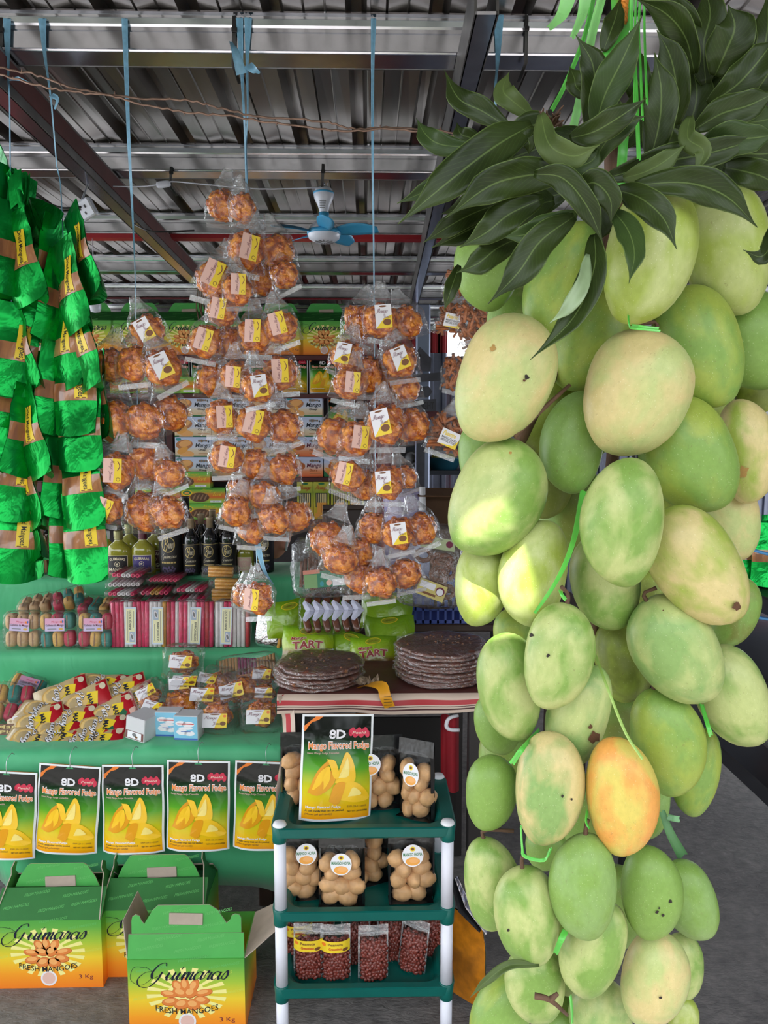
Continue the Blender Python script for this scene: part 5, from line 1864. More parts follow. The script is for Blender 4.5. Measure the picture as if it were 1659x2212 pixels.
def fudge_meshes():
    a, b, c = MB(), MB(), MB()
    def pt(x, z, s):
        return (x, s * q_y(x, z) + .003 * math.sin(z * 40 + x * 30) * (z < QH * .8), z)
    a.grid(lambda u, v: pt((u - .5) * QW, QH * v, -1), 14, 22, FUDGE, True)
    b.grid(lambda u, v: pt((u - .5) * QW, QH * v, 1), 10, 14, side_o, True, flip=True)
    a.grid(lambda u, v: (lambda p, q: (p[0], p[1] + (q[1] - p[1]) * v, p[2] + .008 * math.sin(PI * v)))(pt((u - .5) * QW, 0, -1), pt((u - .5) * QW, 0, 1)), 10, 3, side_o, True, flip=True)
    rim = []
    N = 14
    for i in range(N + 1):
        rim.append((-QW / 2, QH * i / N))
    for i in range(1, N + 1):
        rim.append((-QW / 2 + QW * i / N, QH))
    for i in range(1, N + 1):
        rim.append((QW / 2, QH - QH * i / N))
    for i in range(1, N):
        rim.append((QW / 2 - QW * i / N, 0))
    def ins(p, d):
        return (max(-QW / 2 + d, min(QW / 2 - d, p[0])), max(d, min(QH - d, p[1])))
    c.warp = lambda p: (lambda q: (q[0], q[1] + p.y, q[2]))(pt(p.x, p.z, -1))
    n = len(rim)
    o1 = [(p[0], -.0006, p[1]) for p in rim]
    o2 = [(ins(p, .0052)[0], -.0009, ins(p, .0052)[1]) for p in rim]
    c.add(o1 + o2, [(i, (i + 1) % n, n + (i + 1) % n, n + i) for i in range(n)], edge_w)
    w, h = QW, QH
    c.poly([(-w * .48, h * .83), (-w * .48, h * .885), (-w * .30, h * .985), (-w * .20, h * .985)], orangep, .0009)
    c.text('8D', -w * .12, h * .765, w * .11, h * .855, whitep, .0014, 0, .035)
    for i in range(9):
        c.ell(w * .30 + (i - 4) * .005, h * .825 + .004 * math.sin(i * 2.1), .006, .009, logo_r, .001 + .0001 * (i % 2), 10)
    c.text('Peeld', w * .20, h * .812, w * .40, h * .836, pinkp, .0016, .2, .02)
    c.text('Mango Flavored Fudge', -w * .41, h * .648, w * .45, h * .745, whitep, .0012, 0, .06)
    c.text('Mango Flavored Fudge', -w * .405, h * .655, w * .445, h * .738, plain('fudge title orange', srgb(238, 140, 62), .4), .0020, 0, .012)
    c.text('Sweet Mango Fudge Chewable', -w * .42, h * .625, w * .02, h * .648, pinkp, .0012)
    # picture of a peeled mango sweet
    def blob(pts, m, l):
        P = catmull([Vector(((p[0] * 1.18 - .01) * w, (p[1] * 1.12 - .04) * h, 0)) for p in pts + [pts[0]]], 5 * len(pts))
        cx = sum(p.x for p in P) / len(P)
        cy = sum(p.y for p in P) / len(P)
        q = len(P) - 1
        c.add([(p.x, -l, p.y) for p in P[:-1]] + [(cx, -l, cy)], [(i, (i + 1) % q, q) for i in range(q)], m)
    blob([(-.33, .27), (-.22, .46), (-.08, .55), (.0, .48), (-.04, .34), (-.20, .25)], mg2, .0018)
    blob([(-.28, .30), (-.20, .44), (-.09, .50), (-.08, .38), (-.18, .28)], mg1, .0022)
    blob([(-.02, .36), (.05, .52), (.12, .61), (.20, .52), (.22, .38), (.10, .33)], mg1, .0020)
    blob([(.02, .40), (.08, .50), (.13, .56), (.14, .42)], mg3, .0024)
    blob([(-.08, .20), (-.02, .34), (.10, .36), (.08, .26), (.02, .17)], mg2, .0026)
    blob([(.06, .21), (.12, .36), (.28, .34), (.40, .22), (.24, .19)], mg1, .0024)
    blob([(.14, .24), (.20, .32), (.30, .26)], mg3, .0028)
    blob([(-.12, .56), (-.02, .54), (.03, .42), (-.03, .40), (-.08, .50)], mg1, .0026)
    c.text('Mango Flavored Fudge', -w * .42, h * .115, w * .06, h * .145, whitep, .0016, 0, .02)
    c.text('A soft candy that can be peeled', -w * .43, h * .085, w * .10, h * .110, blackp, .0016, 0, .01)
    c.text('(Mixed gel gel candy)', -w * .43, h * .055, -w * .06, h * .078, brownp, .0016)
    c.text('EXP: 29-11-2025', w * .15, h * .125, w * .42, h * .142, brownp, .0016)
    c.text('NET WT: 20PCS (500g)', w * .16, h * .075, w * .44, h * .095, blackp, .0016, 0, .01)
    return a.mesh('pouch_front'), b.mesh('pouch_back'), c.mesh('print')
FUD = fudge_meshes()
def fudge(loc, rot, lab, group, sc=1.0):
    t = thing('fudge_pouch', lab, 'pouch', loc, rot, group)
    t.scale = (sc, sc, sc)
    for nm, me in zip(('pouch_front', 'pouch_back', 'print'), FUD):
        inst(nm, me, t)
    return t
gtab = plain('green hang tab', srgb(60, 150, 100), .4)
wire_m = plain('thin steel wire', (.5, .5, .52, 1), .3, metal=1.0)
for (cx, yb, tilt, sc, lab) in ((10, 1850, 3, .99, 'fudge pouch hanging on the table front, cut by the edge'), (143, 1838, 4, 1.0, 'fudge pouch hanging second from the edge, tilted a little, without glare'), (290, 1838, 0, 1.0, 'fudge pouch hanging in the middle of the five with a white glare on its picture'), (428, 1832, 1, 1.02, 'fudge pouch hanging fourth along, with reflections over its lettering'), (570, 1830, 2, 1.0, 'fudge pouch hanging half behind the shelf rack post')):
    Y = 2.225
    p = at(cx, yb, Y)
    t = fudge(p, (R(-3), R(tilt), R(-2)), lab, 'fudge pouches hanging on the table front', sc * 1.085)
    mb = MB()
    mb.poly([(-.011, QH - .016), (.011, QH - .016), (.011, QH - .010), (.004, QH - .004), (-.004, QH - .004), (-.011, QH - .010)], gtab, .003)
    mb.build('hang_tab', t)
    mb = MB()
    top = Vector((0, -.004, QH - .007))
    mb.tube(catmull([top, top + Vector((.001, -.002, .012)), top + Vector((-.002, .004, .035)), top + Vector((.003, .02, .052)), top + Vector((.008, .028, .046))], 12), .0009, wire_m, 5)
    mb.build('wire_hook', t)
z8 = bz(850)
for (x, lab) in ((380, 'fudge pouch on the second back shelf, nearest the pouch-side strand'), (441, 'fudge pouch on the second back shelf, half behind the fan-side strand'), (560, 'fudge pouch on the second back shelf hidden by the fan-side strand'), (636, 'fudge pouch on the second back shelf, second from its end'), (697, 'fudge pouch at the end of the second back shelf')):
    fudge((bx(x), BY + .03, z8), (R(-4), 0, 0), lab, 'fudge pouches on the back shelf', .95)
fudge((bx(737), BY + .03, bz(940)), (R(-4), 0, 0), 'single fudge pouch standing lower, beside the white mango boxes', 'fudge pouches on the back shelf', .98)

# ================================================================ small printed boxes on the back shelves
OTAP_W, OTAP_H = .224, .122
otapf = zramp('otap box print', [(0, srgb(226, 190, 150)), (.3, srgb(236, 214, 186)), (.5, srgb(220, 222, 240)), (1, srgb(198, 210, 246))], .4, axis=2, lo=0, hi=OTAP_H)
barsf = zramp('bars box print', [(0, srgb(240, 108, 56)), (.28, srgb(244, 150, 100)), (.5, srgb(238, 208, 200)), (.75, srgb(206, 212, 244)), (1, srgb(200, 208, 244))], .4, axis=2, lo=0, hi=OTAP_H)
TW_, TH_ = .276, .098
tartf = zramp('tart box print', [(0, srgb(120, 190, 70)), (.18, srgb(176, 200, 70)), (.40, srgb(232, 110, 40)), (.62, srgb(226, 150, 50)), (.8, srgb(140, 196, 70)), (1, srgb(92, 178, 72))], .4, axis=2, lo=0, hi=TH_)
teal = plain('teal ink', srgb(60, 150, 160), .4)
cook = plain('pastry picture', srgb(196, 124, 78), .45)
cook2 = plain('mango slice picture', srgb(240, 166, 72), .45)
choc = plain('tart picture brown', srgb(96, 62, 44), .35)
choc2 = plain('tart picture light', srgb(150, 112, 84), .35)
def small_box(kind):
    body, pr = MB(), MB()
    if kind == 'tart':
        w, h, d = TW_, TH_, .10
        body.box((0, d / 2, h / 2), (w, d, h), tartf, .001)
        pr.warp = lambda p: (p.x, p.y - .0005, p.z)
        pr.ell(-.02, .038, .060, .030, brownp, .0003, 22)
        pr.ell(-.02, .038, .056, .027, choc, .0005, 22)
        for i in range(4):
            pr.ell(-.055 + .024 * i, .038, .005, .022, choc2, .0007, 10, -.5)
        pr.ell(-.098, .066, .034, .020, yel, .0003, 18)
        pr.ell(-.098, .066, .025, .014, greenp, .0005, 18)
        pr.ell(-.098, .064, .016, .008, cook2, .0007, 14)
        pr.script('Mango', -.01, .072, .072, .092, yel, .0005, .22)
        pr.script('Tart', .058, .046, .118, .072, yel, .0005, .24)
        pr.rect(.045, .006, .115, .018, whitep, .0003)
        pr.text('12 pcs', .062, .009, .098, .015, greyp, .0005)
        pr.rect(-.11, .008, .03, .010, greenp, .0003)
    else:
        w, h, d = OTAP_W, OTAP_H, .11
        body.box((0, d / 2, h / 2), (w, d, h), otapf if kind == 'otap' else barsf, .001)
        pr.warp = lambda p: (p.x, p.y - .0005, p.z)
        if kind == 'otap':
            pr.ell(-.055, .076, .052, .030, cook, .0003, 20, .1)
            pr.ell(-.050, .082, .038, .020, fruit1, .0005, 18, .2)
            pr.ell(-.066, .040, .036, .018, cook2, .0007, 18, .45)
            pr.ell(-.045, .022, .048, .018, fruit1, .0005, 18, -.1)
            pr.rect(-w / 2, 0, -.085, .008, greenp, .0003)
            pr.rect(.0, 0, w / 2, .007, greenp, .0003)
            pr.ell(-.090, .108, .017, .009, teal, .0004, 14)
        else:
            pr.ell(-.040, .066, .044, .026, fruit3, .0003, 18)
            pr.ell(-.048, .086, .028, .024, fruit2, .0005, 18)
            pr.ell(-.046, .090, .020, .014, fruit1, .0007, 14)
            pr.poly([(-.108, .058), (-.048, .046), (-.070, .006)], cook2, .0006)
            pr.poly([(-.112, .040), (-.074, .0), (-.112, .0)], greenp, .0005)
            pr.poly([(-.070, .004), (-.040, .0), (-.030, .018)], greenp, .0005)
        for i in range(7):
            pr.ell(.034 + .008 * i, .098, .0042, .008 + .002 * math.sin(i * .9), greyp if i % 2 else choc2, .0003, 8)
        pr.ell(.093, .094, .005, .007, navy, .0004, 10)
        col = navy if kind == 'otap' else maro
        pr.text('Mango', .012, .050, .104, .084, col, .0005, .22, .012)
        pr.text('Otap' if kind == 'otap' else 'Bars', .030, .034, .078, .050, blackp if kind == 'otap' else fruit3, .0005, 0, .02)
        pr.rect(.03, .018, .10, .021, cook, .0003)
    return body.mesh('box_body'), pr.mesh('print')
SBX = {k: small_box(k) for k in ('otap', 'bars', 'tart')}
def sbox(kind, px, z, lab, grp, dy=0.0):
    t = thing('%s_box' % ('pastry' if kind == 'otap' else 'mango_bar' if kind == 'bars' else 'tart'), lab, 'box', (bx(px), BY + dy, z), (0, 0, R(rnd.uniform(-1, 1))), grp)
    inst('box_body', SBX[kind][0], t)
    inst('print', SBX[kind][1], t)
zb = bz(1030)
COLN = ['column nearest the pouch-side strand', 'second column', 'column behind the fan-side strand', 'column beside the fan-side strand', 'end column']
ROWN = ['bottom row', 'second row up', 'third row up', 'top row']
for ci, cx in enumerate((416, 496, 576, 657, 738)):
    for ri in range(4):
        if ci == 4 and ri > 1:
            continue
        kind = 'bars' if (ci > 2 and ri < 2) else 'otap'
        sbox(kind, cx, zb + ri * (OTAP_H + .002), '%s mango box, %s, %s on the back shelf' % ('orange' if kind == 'bars' else 'white', ROWN[ri], COLN[ci]), 'small mango boxes on the back shelf', .0)
zq = bz(850)
for x, lab in ((288, 'tart box on the second back shelf, farthest toward the green pouches'), (385, 'tart box on the second back shelf before the fudge pouches'), ):
    sbox('tart', x, zq, lab, 'green and red tart boxes', -.04 if x > 300 else 0)
zc = bz(1122)
for x, r, lab in ((335, 0, 'tart box in the bottom row, nearest the candy strand'), (436, 0, 'tart box in the bottom row, in the middle behind the bottles'), (537, 0, 'tart box in the bottom row behind the fan-side strand'), (335, 1, 'tart box in the upper row, nearest the candy strand'), (434, 1, 'tart box in the upper row over the wine bottles'), (535, 1, 'tart box in the upper row behind the fan-side strand'), (406, 2, 'tart box lying alone on top of its stack')):
    sbox('tart', x, zc + r * (TH_ + .003), lab, 'green and red tart boxes', -.06 if r == 2 else 0)
# packs of breadsticks with slotted windows
KW, KH = .098, .235
sticksf = zramp('stick pack print', [(0, srgb(214, 160, 40)), (.4, srgb(206, 190, 60)), (.7, srgb(150, 166, 50)), (1, srgb(214, 206, 80))], .4, axis=2, lo=0, hi=KH)
stick_c = plain('cream stick', srgb(226, 206, 150), .5)
def stick_pack():
    b, p = MB(), MB()
    b.box((0, .025, KH / 2), (KW, .05, KH), sticksf, .001)
    p.warp = lambda q: (q.x, q.y - .0005, q.z)
    p.rect(-.036, .075, .036, .165, blackp, .0002)
    for i in range(6):
        p.rect(-.031 + i * .0108, .078, -.025 + i * .0108, .162, stick_c, .0006)
    p.rect(-.028, .04, .030, .105, cook2, .0008)
    p.rect(-.004, .042, .0, .10, fruit3, .001)
    p.rect(-.04, .012, .04, .038, cook2, .0004)
    p.script('Barquillos', -.042, .178, .042, .212, redp, .0006, .22) if False else p.script('Sorpresa'[:0] + 'Mango', -.040, .176, .040, .214, redp, .0006, .22)
    p.ell(0, .222, .02, .006, greenp, .0004)
    return b.mesh('box_body'), p.mesh('print')
KB, KP = stick_pack()
for i, x in enumerate((657, 693, 731, 768)):
    t = thing('stick_pack', 'yellow green pack of mango sticks, %s from the fan-side strand, lowest back shelf' % ('first', 'second', 'third', 'last')[i], 'pack', (bx(x), BY, zc), (0, 0, 0), 'packs of mango sticks on the lowest back shelf')
    inst('box_body', KB, t)
    inst('print', KP, t)
# ================================================================ goods on the stepped display
CAMP = Vector((0, 0, CAM_Z))
def zc(P):
    return -(CAMR.transposed() @ (Vector(P) - CAMP)).z
def px2m(w, P):
    return w * zc(P) / FPX
wrap = film('crackling wrapper film', haze=.02, gloss=.02, wr=.8, scale=30, fres=.30)
RED_B, TEAL_B, YEL_B, TAN_B = [plain(n, c, .55, .12, 60) for n, c in (('red biscuit', srgb(196, 44, 78)), ('teal biscuit', srgb(44, 132, 124)), ('yellow biscuit', srgb(222, 174, 92)), ('tan biscuit', srgb(206, 166, 122)))]
def sup_box(mb, c, d, mat, p=.45, nu=16, nv=10):
    "a box with soft rounded sides"
    def fn(u, v):
        a, b = 2 * PI * u, PI * (v - .5)
        def sg(x):
            return math.copysign(abs(x) ** p, x)
        return (c[0] + d[0] / 2 * sg(math.cos(a)) * sg(math.cos(b)), c[1] + d[1] / 2 * sg(math.sin(a)) * sg(math.cos(b)), c[2] + d[2] / 2 * sg(math.sin(b)))
    mb.grid(fn, nu, nv, mat, True, True)
def one(fn, name):
    mb = MB()
    fn(mb)
    return mb.mesh(name)
BISC = {m.name: one(lambda mb, m=m: (sup_box(mb, (0, 0, 0), (.038, .05, .058), m, .55, 14, 10), mb.box((0, -.0255, 0), (.004, .002, .046), plain('biscuit groove', srgb(150, 110, 80), .6))) and None, 'biscuit') for m in (RED_B, TEAL_B, YEL_B, TAN_B)}
def wrapper_mesh(w, d, h, mat=None, amp=.004, seed=1, name='wrapper'):
    rg = random.Random(seed)
    ph = rg.uniform(0, 6)
    mb = MB()
    def fn(u, v):
        a, b = 2 * PI * u, PI * (v - .5)
        def sg(x):
            return math.copysign(abs(x) ** .35, x)
        k = 1 + amp / w * 2 * math.sin(9 * a + ph) * math.sin(11 * b + ph)
        return (w / 2 * sg(math.cos(a)) * sg(math.cos(b)) * k, d / 2 * sg(math.sin(a)) * sg(math.cos(b)) * k, h / 2 * sg(math.sin(b)) * k)
    mb.grid(fn, 24, 14, mat or wrap, True, True)
    return mb.mesh(name)
WR_B = wrapper_mesh(.136, .062, .140, seed=3)
def bis_label():
    mb = MB()
    w, h = .070, .046
    mb.rect(-w / 2, -h / 2, w / 2, h / 2, plain('lilac label', srgb(206, 190, 226), .4))
    mb.rect(-w / 2, h * .02, w / 2, h / 2, plain('pink label band', srgb(228, 168, 200), .4), .0003)
    mb.text('Mango', -.012, .006, .014, .014, logo_r, .0006, .2)
    mb.text('Galletas de Mango', -w * .46, -.008, w * .46, .003, maro, .0006, 0, .01)
    mb.ell(.024, .010, .006, .004, orangep, .0005, 10)
    mb.ell(.029, .011, .003, .005, bluep, .0006, 10)
    mb.rect(-.026, -.016, .006, -.0135, greyp, .0005)
    mb.ell(.022, -.015, .008, .004, YEL_B, .0005, 10)
    return mb.mesh('label')
BLAB = bis_label()
def biscuit_pack(P, rot, cols, lab, label=True, sc=1.0, group='packs of pressed biscuits'):
    t = thing('biscuit_pack', lab, 'biscuits', P, rot, group)
    t.scale = (sc, sc, sc)
    for k, m in enumerate(cols):
        i, j = k % 3, k // 3
        inst('biscuit', BISC[m.name], t, ((i - 1) * .041, rnd.uniform(-.002, .002), .034 + j * .064), (0, R(rnd.uniform(-4, 4)), R(rnd.uniform(-5, 5))))
    inst('wrapper', WR_B, t, (0, 0, .066))
    if label:
        inst('label', BLAB, t, (.0, -.034, .090), (R(-3), R(rnd.uniform(-6, 6)), 0))
    return t
def front2(px, py, dy=0.03):
    p = onz(px, py, Z2 + .004)
    return Vector((p.x, max(p.y, Y2F + .01) + dy, Z2 + .004))
T, Rr, G, Yy = TAN_B, RED_B, TEAL_B, YEL_B
biscuit_pack(front2(44, 1404), (R(-4), 0, 0), (T, T, T, T, T, T), 'pack of all tan biscuits standing on the middle step')
biscuit_pack(front2(122, 1404), (R(-4), R(-2), 0), (G, Yy, Rr, Yy, Rr, G), 'pack of coloured biscuits with a tilted lilac label, between two other packs')
biscuit_pack(front2(202, 1404), (R(-4), R(1), 0), (Rr, Yy, G, Yy, G, Rr), 'pack of coloured biscuits beside the pink wafer packs')
biscuit_pack(at(72, 1322, 2.88), (R(-78), R(-8), R(10)), (T, T, T, T, T, T), 'pack of tan biscuits lying flat on top of the standing ones', False, .95)
biscuit_pack(at(150, 1312, 2.90), (R(-74), R(-14), R(18)), (Rr, Yy, G, Rr, G, Yy), 'slanted pack of coloured biscuits lying across the row', False, .95)
biscuit_pack(at(198, 1325, 2.86), (R(-80), 0, R(4)), (Rr, G, Yy, Rr, G, Yy), 'pack of coloured biscuits lying flat over the lilac labelled one', False, .95)
biscuit_pack(at(18, 1560, 2.52), (R(-40), R(6), R(10)), (Yy, Rr, Rr, Yy, G, Rr), 'pack of coloured biscuits lying on the table at the edge', False, 1.0)
biscuit_pack(at(36, 1530, 2.58), (R(-50), R(22), R(8)), (Yy, G, Rr, Yy, G, G), 'pack of biscuits lying tilted behind, its label slanting', True, .95)

# wafer rolls
pk1 = plain('hot pink wafer', srgb(226, 40, 100), .3, .15, 80, coat=.5)
wh1 = plain('white wafer', srgb(232, 224, 226), .35, .08, 80, coat=.5)
yl1 = plain('golden wafer', srgb(224, 160, 52), .35, .15, 80, coat=.5)
rd1 = plain('red wafer', srgb(190, 28, 44), .35, .15, 80, coat=.5)
foilw = plain('silver foil', (.85, .85, .9, 1), .22, .1, 40, .5, 40, .01, metal=1.0)
WPW, WPH = .126, .172
def wafer_pack_mesh(cols):
    mb = MB()
    n = len(cols)
    r = WPW / n / 2
    for k, m in enumerate(cols):
        for row in range(2):
            x = -WPW / 2 + r + k * 2 * r
            mb.lathe([(r * .55, 0.002), (r * .98, .004), (r * .98, WPH - .006), (r * .6, WPH - .004), (r * .5, WPH - .02)], m, 10, (x, row * r * 1.9, 0))
    return mb.mesh('wafer_rolls')
def wafer_label():
    mb = MB()
    w, h = .040, .135
    mb.rect(-w / 2, -h / 2, w / 2, h / 2, plain('pale blue label', srgb(206, 218, 236), .4))
    mb.rect(-w * .42, -h * .46, w * .42, h * .46, plain('cream label', srgb(236, 232, 190), .4), .0003)
    mb.rect(-w * .38, h * .16, w * .08, h * .44, plain('blue grey label', srgb(168, 182, 204), .4), .0005)
    mb.ell(-w * .15, h * .30, .006, .014, wh1, .0007, 12, .3)
    mb.ell(-w * .15, h * .30, .004, .010, greyp, .0009, 12, .3)
    mb.text('BARQUILLOS', -w * .10, -h * .42, w * .12, h * .10, navy, .0007, 0, .01, rot=90)
    mb.rect(w * .22, -h * .4, w * .26, h * .4, greyp, .0005)
    mb.rect(-w * .30, -h * .4, -w * .26, h * .05, greyp, .0005)
    return mb.mesh('label')
WLAB = wafer_label()
WWR = wrapper_mesh(WPW + .010, .042, WPH + .008, seed=7, amp=.003)
def wafer_pack(px, py, cols, lab, flip=False, lx=0.0, sc=1.0, label=True):
    P = front2(px, py, .02)
    t = thing('wafer_pack', lab, 'wafers', P, (R(-5), R(rnd.uniform(-1, 1)), 0), 'standing packs of wafer rolls')
    t.scale = (sc, sc, sc)
    inst('wafer_rolls', wafer_pack_mesh(cols), t)
    inst('wrapper', WWR, t, (0, .008, WPH / 2))
    if label:
        inst('label', WLAB, t, (lx, -.0155, .082), (0, R(rnd.uniform(-3, 3)) + (PI if flip else 0), 0))
p_, w_, y_, r_ = pk1, wh1, yl1, rd1
wafer_pack(275, 1402, (p_, p_, p_, w_, w_, p_, p_, p_), 'pack of pink and white wafer rolls next to the biscuits, label low', True, .012)
wafer_pack(347, 1402, (p_, w_, w_, w_, y_, r_, p_, w_), 'second pack of wafer rolls, white with one golden roll', False, -.012)
wafer_pack(421, 1402, (p_, p_, w_, w_, p_, p_, r_, p_), 'third pack of wafer rolls, deep pink with a white label in its middle', False, 0)
wafer_pack(500, 1402, (w_, w_, p_, p_, w_, w_, w_, r_), 'pack of mostly white wafer rolls ending in a red one', True, -.02)
t = thing('wafer_pack', 'foil wrapped wafer pack at the end of the middle step', 'wafers', front2(572, 1404, .02), (R(-5), R(7), R(-6)), 'standing packs of wafer rolls')
mb = MB()
sup_box(mb, (0, .012, .078), (.098, .034, .156), foilw, .4)
mb.build('foil_pack', t)
mb = MB()
mb.box((.046, .014, .078), (.012, .036, .15), yl1, .003)
mb.build('golden_edge', t)
# bundles lying with their ends to the viewer
def end_bundle(px, py, n, rows, cols, lab, r=.0085, Y=2.90, L=.15, tilt=0):
    P = at(px, py, Y)
    t = thing('wafer_bundle', lab, 'wafers', P, (0, R(tilt), R(rnd.uniform(-5, 5))), 'wafer bundles lying on the standing packs')
    mb = MB()
    for j in range(rows):
        for i in range(n):
            x = (i - (n - 1) / 2 + .25 * (j % 2)) * r * 2.02
            m = cols[(i + j) % len(cols)] if len(cols) != n else cols[i]
            mb.lathe([(r * .45, .03), (r * .45, 0), (r * .98, 0), (r * .98, L), (r * .45, L)], m, 10, (x, 0, (j - (rows - 1) / 2) * r * 1.8), axis=(0, 1, 0))
    mb.build('wafer_rolls', t)
    o = inst('wrapper', wrapper_mesh(n * r * 2.02 + .03, L + .05, rows * r * 1.8 + .012, seed=int(px)), t, (0, L / 2, 0))
E1 = (p_, p_, w_, w_, p_, p_)
end_bundle(266, 1303, 6, 1, E1, 'wafer bundle with white ends in its middle lying directly on the first standing pack')
end_bundle(262, 1283, 6, 1, (p_, p_, w_, w_, w_, p_), 'wafer bundle second from below in the first pile')
end_bundle(268, 1263, 7, 1, (w_,), 'all white wafer bundle in the first pile', .0085, 2.94)
end_bundle(272, 1243, 6, 1, (p_, p_, w_, w_, p_, p_), 'topmost wafer bundle of the first pile, before the yellow bottles', .009, 2.96, tilt=2)
end_bundle(341, 1303, 6, 1, (p_, p_, p_, w_, w_, p_), 'wafer bundle lying on the second standing pack')
end_bundle(334, 1281, 6, 1, (p_, p_, y_, y_, p_, p_), 'wafer bundle with orange ends in its middle')
end_bundle(352, 1253, 7, 1, (p_,), 'dark pink wafer bundle before the big black bottle', .008, 2.98)
end_bundle(412, 1297, 6, 1, (p_, p_, w_, w_, p_, p_), 'wafer bundle lying on the third standing pack')
end_bundle(410, 1275, 6, 1, (p_, p_, w_, w_, p_, p_), 'topmost wafer bundle of the third pile')
def gold_bundle(px, py, lab, w=.088, Y=2.90, tilt=0, m=None):
    P = at(px, py, Y)
    t = thing('wafer_bundle', lab, 'wafers', P, (0, R(tilt), R(rnd.uniform(-8, 8))), 'golden wafer bundles')
    mb = MB()
    for j in range(3):
        for i in range(2):
            mb.lathe([(.004, 0), (.0072, .001), (.0072, w - .001), (.004, w)], m or yl1, 10, (-w / 2, i * .014, (j - 1) * .0135), axis=(1, 0, 0))
    mb.build('wafer_rolls', t)
    inst('wrapper', wrapper_mesh(w + .05, .05, .052, seed=int(py)), t, (0, .01, 0))
gold_bundle(484, 1305, 'pale golden wafer bundle, lowest of the golden pile', .085, m=plain('pale gold wafer', srgb(214, 170, 110), .4))
gold_bundle(482, 1285, 'golden wafer bundle in the middle of the golden pile')
gold_bundle(489, 1262, 'golden wafer bundle second from the top of its pile')
gold_bundle(476, 1236, 'golden wafer bundle topmost of its pile, before the small wine bottles', .095, 2.94, 2)

# ---------------------------------------------------------------- bottles on the top step
glassk = plain('black wine bottle', (.008, .008, .010, 1), .06, coat=.8)
glassb = plain('brown bottle', srgb(92, 40, 18), .08, coat=.8)
juice = plain('mango liqueur', srgb(150, 146, 40), .12, .12, 30, coat=.8)
foilc = plain('tan foil capsule', srgb(178, 158, 128), .35, .1, 60, metal=.3)
goldc = plain('gold cap', srgb(140, 136, 92), .35, metal=.5)
marc = plain('maroon cap', srgb(86, 22, 40), .35)
goldink = plain('gold ink', srgb(214, 190, 118), .35)
cream_i = plain('cream ink', srgb(232, 220, 190), .4)
violet = plain('violet ink', srgb(70, 56, 130), .4)
def on_cyl(r, sy=1.0):
    return lambda p: (r * math.sin(p.x / r), -(r * math.cos(p.x / r)) * sy + p.y, p.z)
def wine(P, r, h, lab, label=True, cap=foilc, glass=glassk, lab_rot=0):
    t = thing('wine_bottle', lab, 'bottle', P, (0, 0, R(lab_rot)), 'bottles on the top step')
    mb = MB()
    mb.lathe([(r * .6, 0), (r * .96, .002), (r, .008), (r, h * .58), (r * .97, h * .64), (r * .8, h * .71), (r * .5, h * .77), (r * .36, h * .81), (r * .34, h * .98), (r * .2, h * .98)], glass, 24)
    mb.build('glass', t)
    mb = MB()
    mb.lathe([(r * .40, h * .82), (r * .40, h * .975), (r * .43, h * .98), (r * .43, h), (.001, h)], cap, 18)
    mb.build('capsule', t)
    if label:
        mb = MB()
        mb.warp = on_cyl(r + .0006)
        z0, z1 = .012, h * .56
        W = r * 1.5
        mb.grid(lambda u, v: (-W + 2 * W * u, 0, z0 + (z1 - z0) * v), 14, 4, plain('black label', (.014, .012, .013, 1), .4))
        mb.grid(lambda u, v: (-W + 2 * W * u, -.0003, z1 - .004 + .0015 * v), 14, 1, goldink)
        H = z1 - z0
        zc_ = z0 + H * .72
        pts = [Vector((r * .62 * math.cos(2 * PI * k / 20), 0, zc_ + H * .20 * math.sin(2 * PI * k / 20))) for k in range(20)]
        p2 = [Vector((p.x * .9, 0, zc_ + (p.z - zc_) * .9)) for p in pts]
        mb.add([(p.x, -.0004, p.z) for p in pts + p2], [(k, (k + 1) % 20, 20 + (k + 1) % 20, 20 + k) for k in range(20)], goldink)
        mb.script('B', -r * .42, zc_ - H * .15, r * .02, zc_ + H * .17, goldink, .0005, .3)
        mb.script('runos', -r * .02, zc_ - H * .09, r * .48, zc_ + H * .05, cream_i, .0005, .22)
        mb.script('Guimaras', -r * .72, z0 + H * .33, r * .72, z0 + H * .50, cream_i, .0005, .22)
        mb.rect(-r * .66, z0 + H * .25, r * .66, z0 + H * .29, goldink, .0005, 4)
        for k in range(12):
            mb.ell(r * (-.55 + .1 * k), z0 + H * (.10 + .05 * math.sin(k * 2.3)), r * .10, H * .035, plain('grape ink', srgb(104, 92, 130), .4), .0005 + .00005 * k, 8)
        mb.build('label', t)
    return t
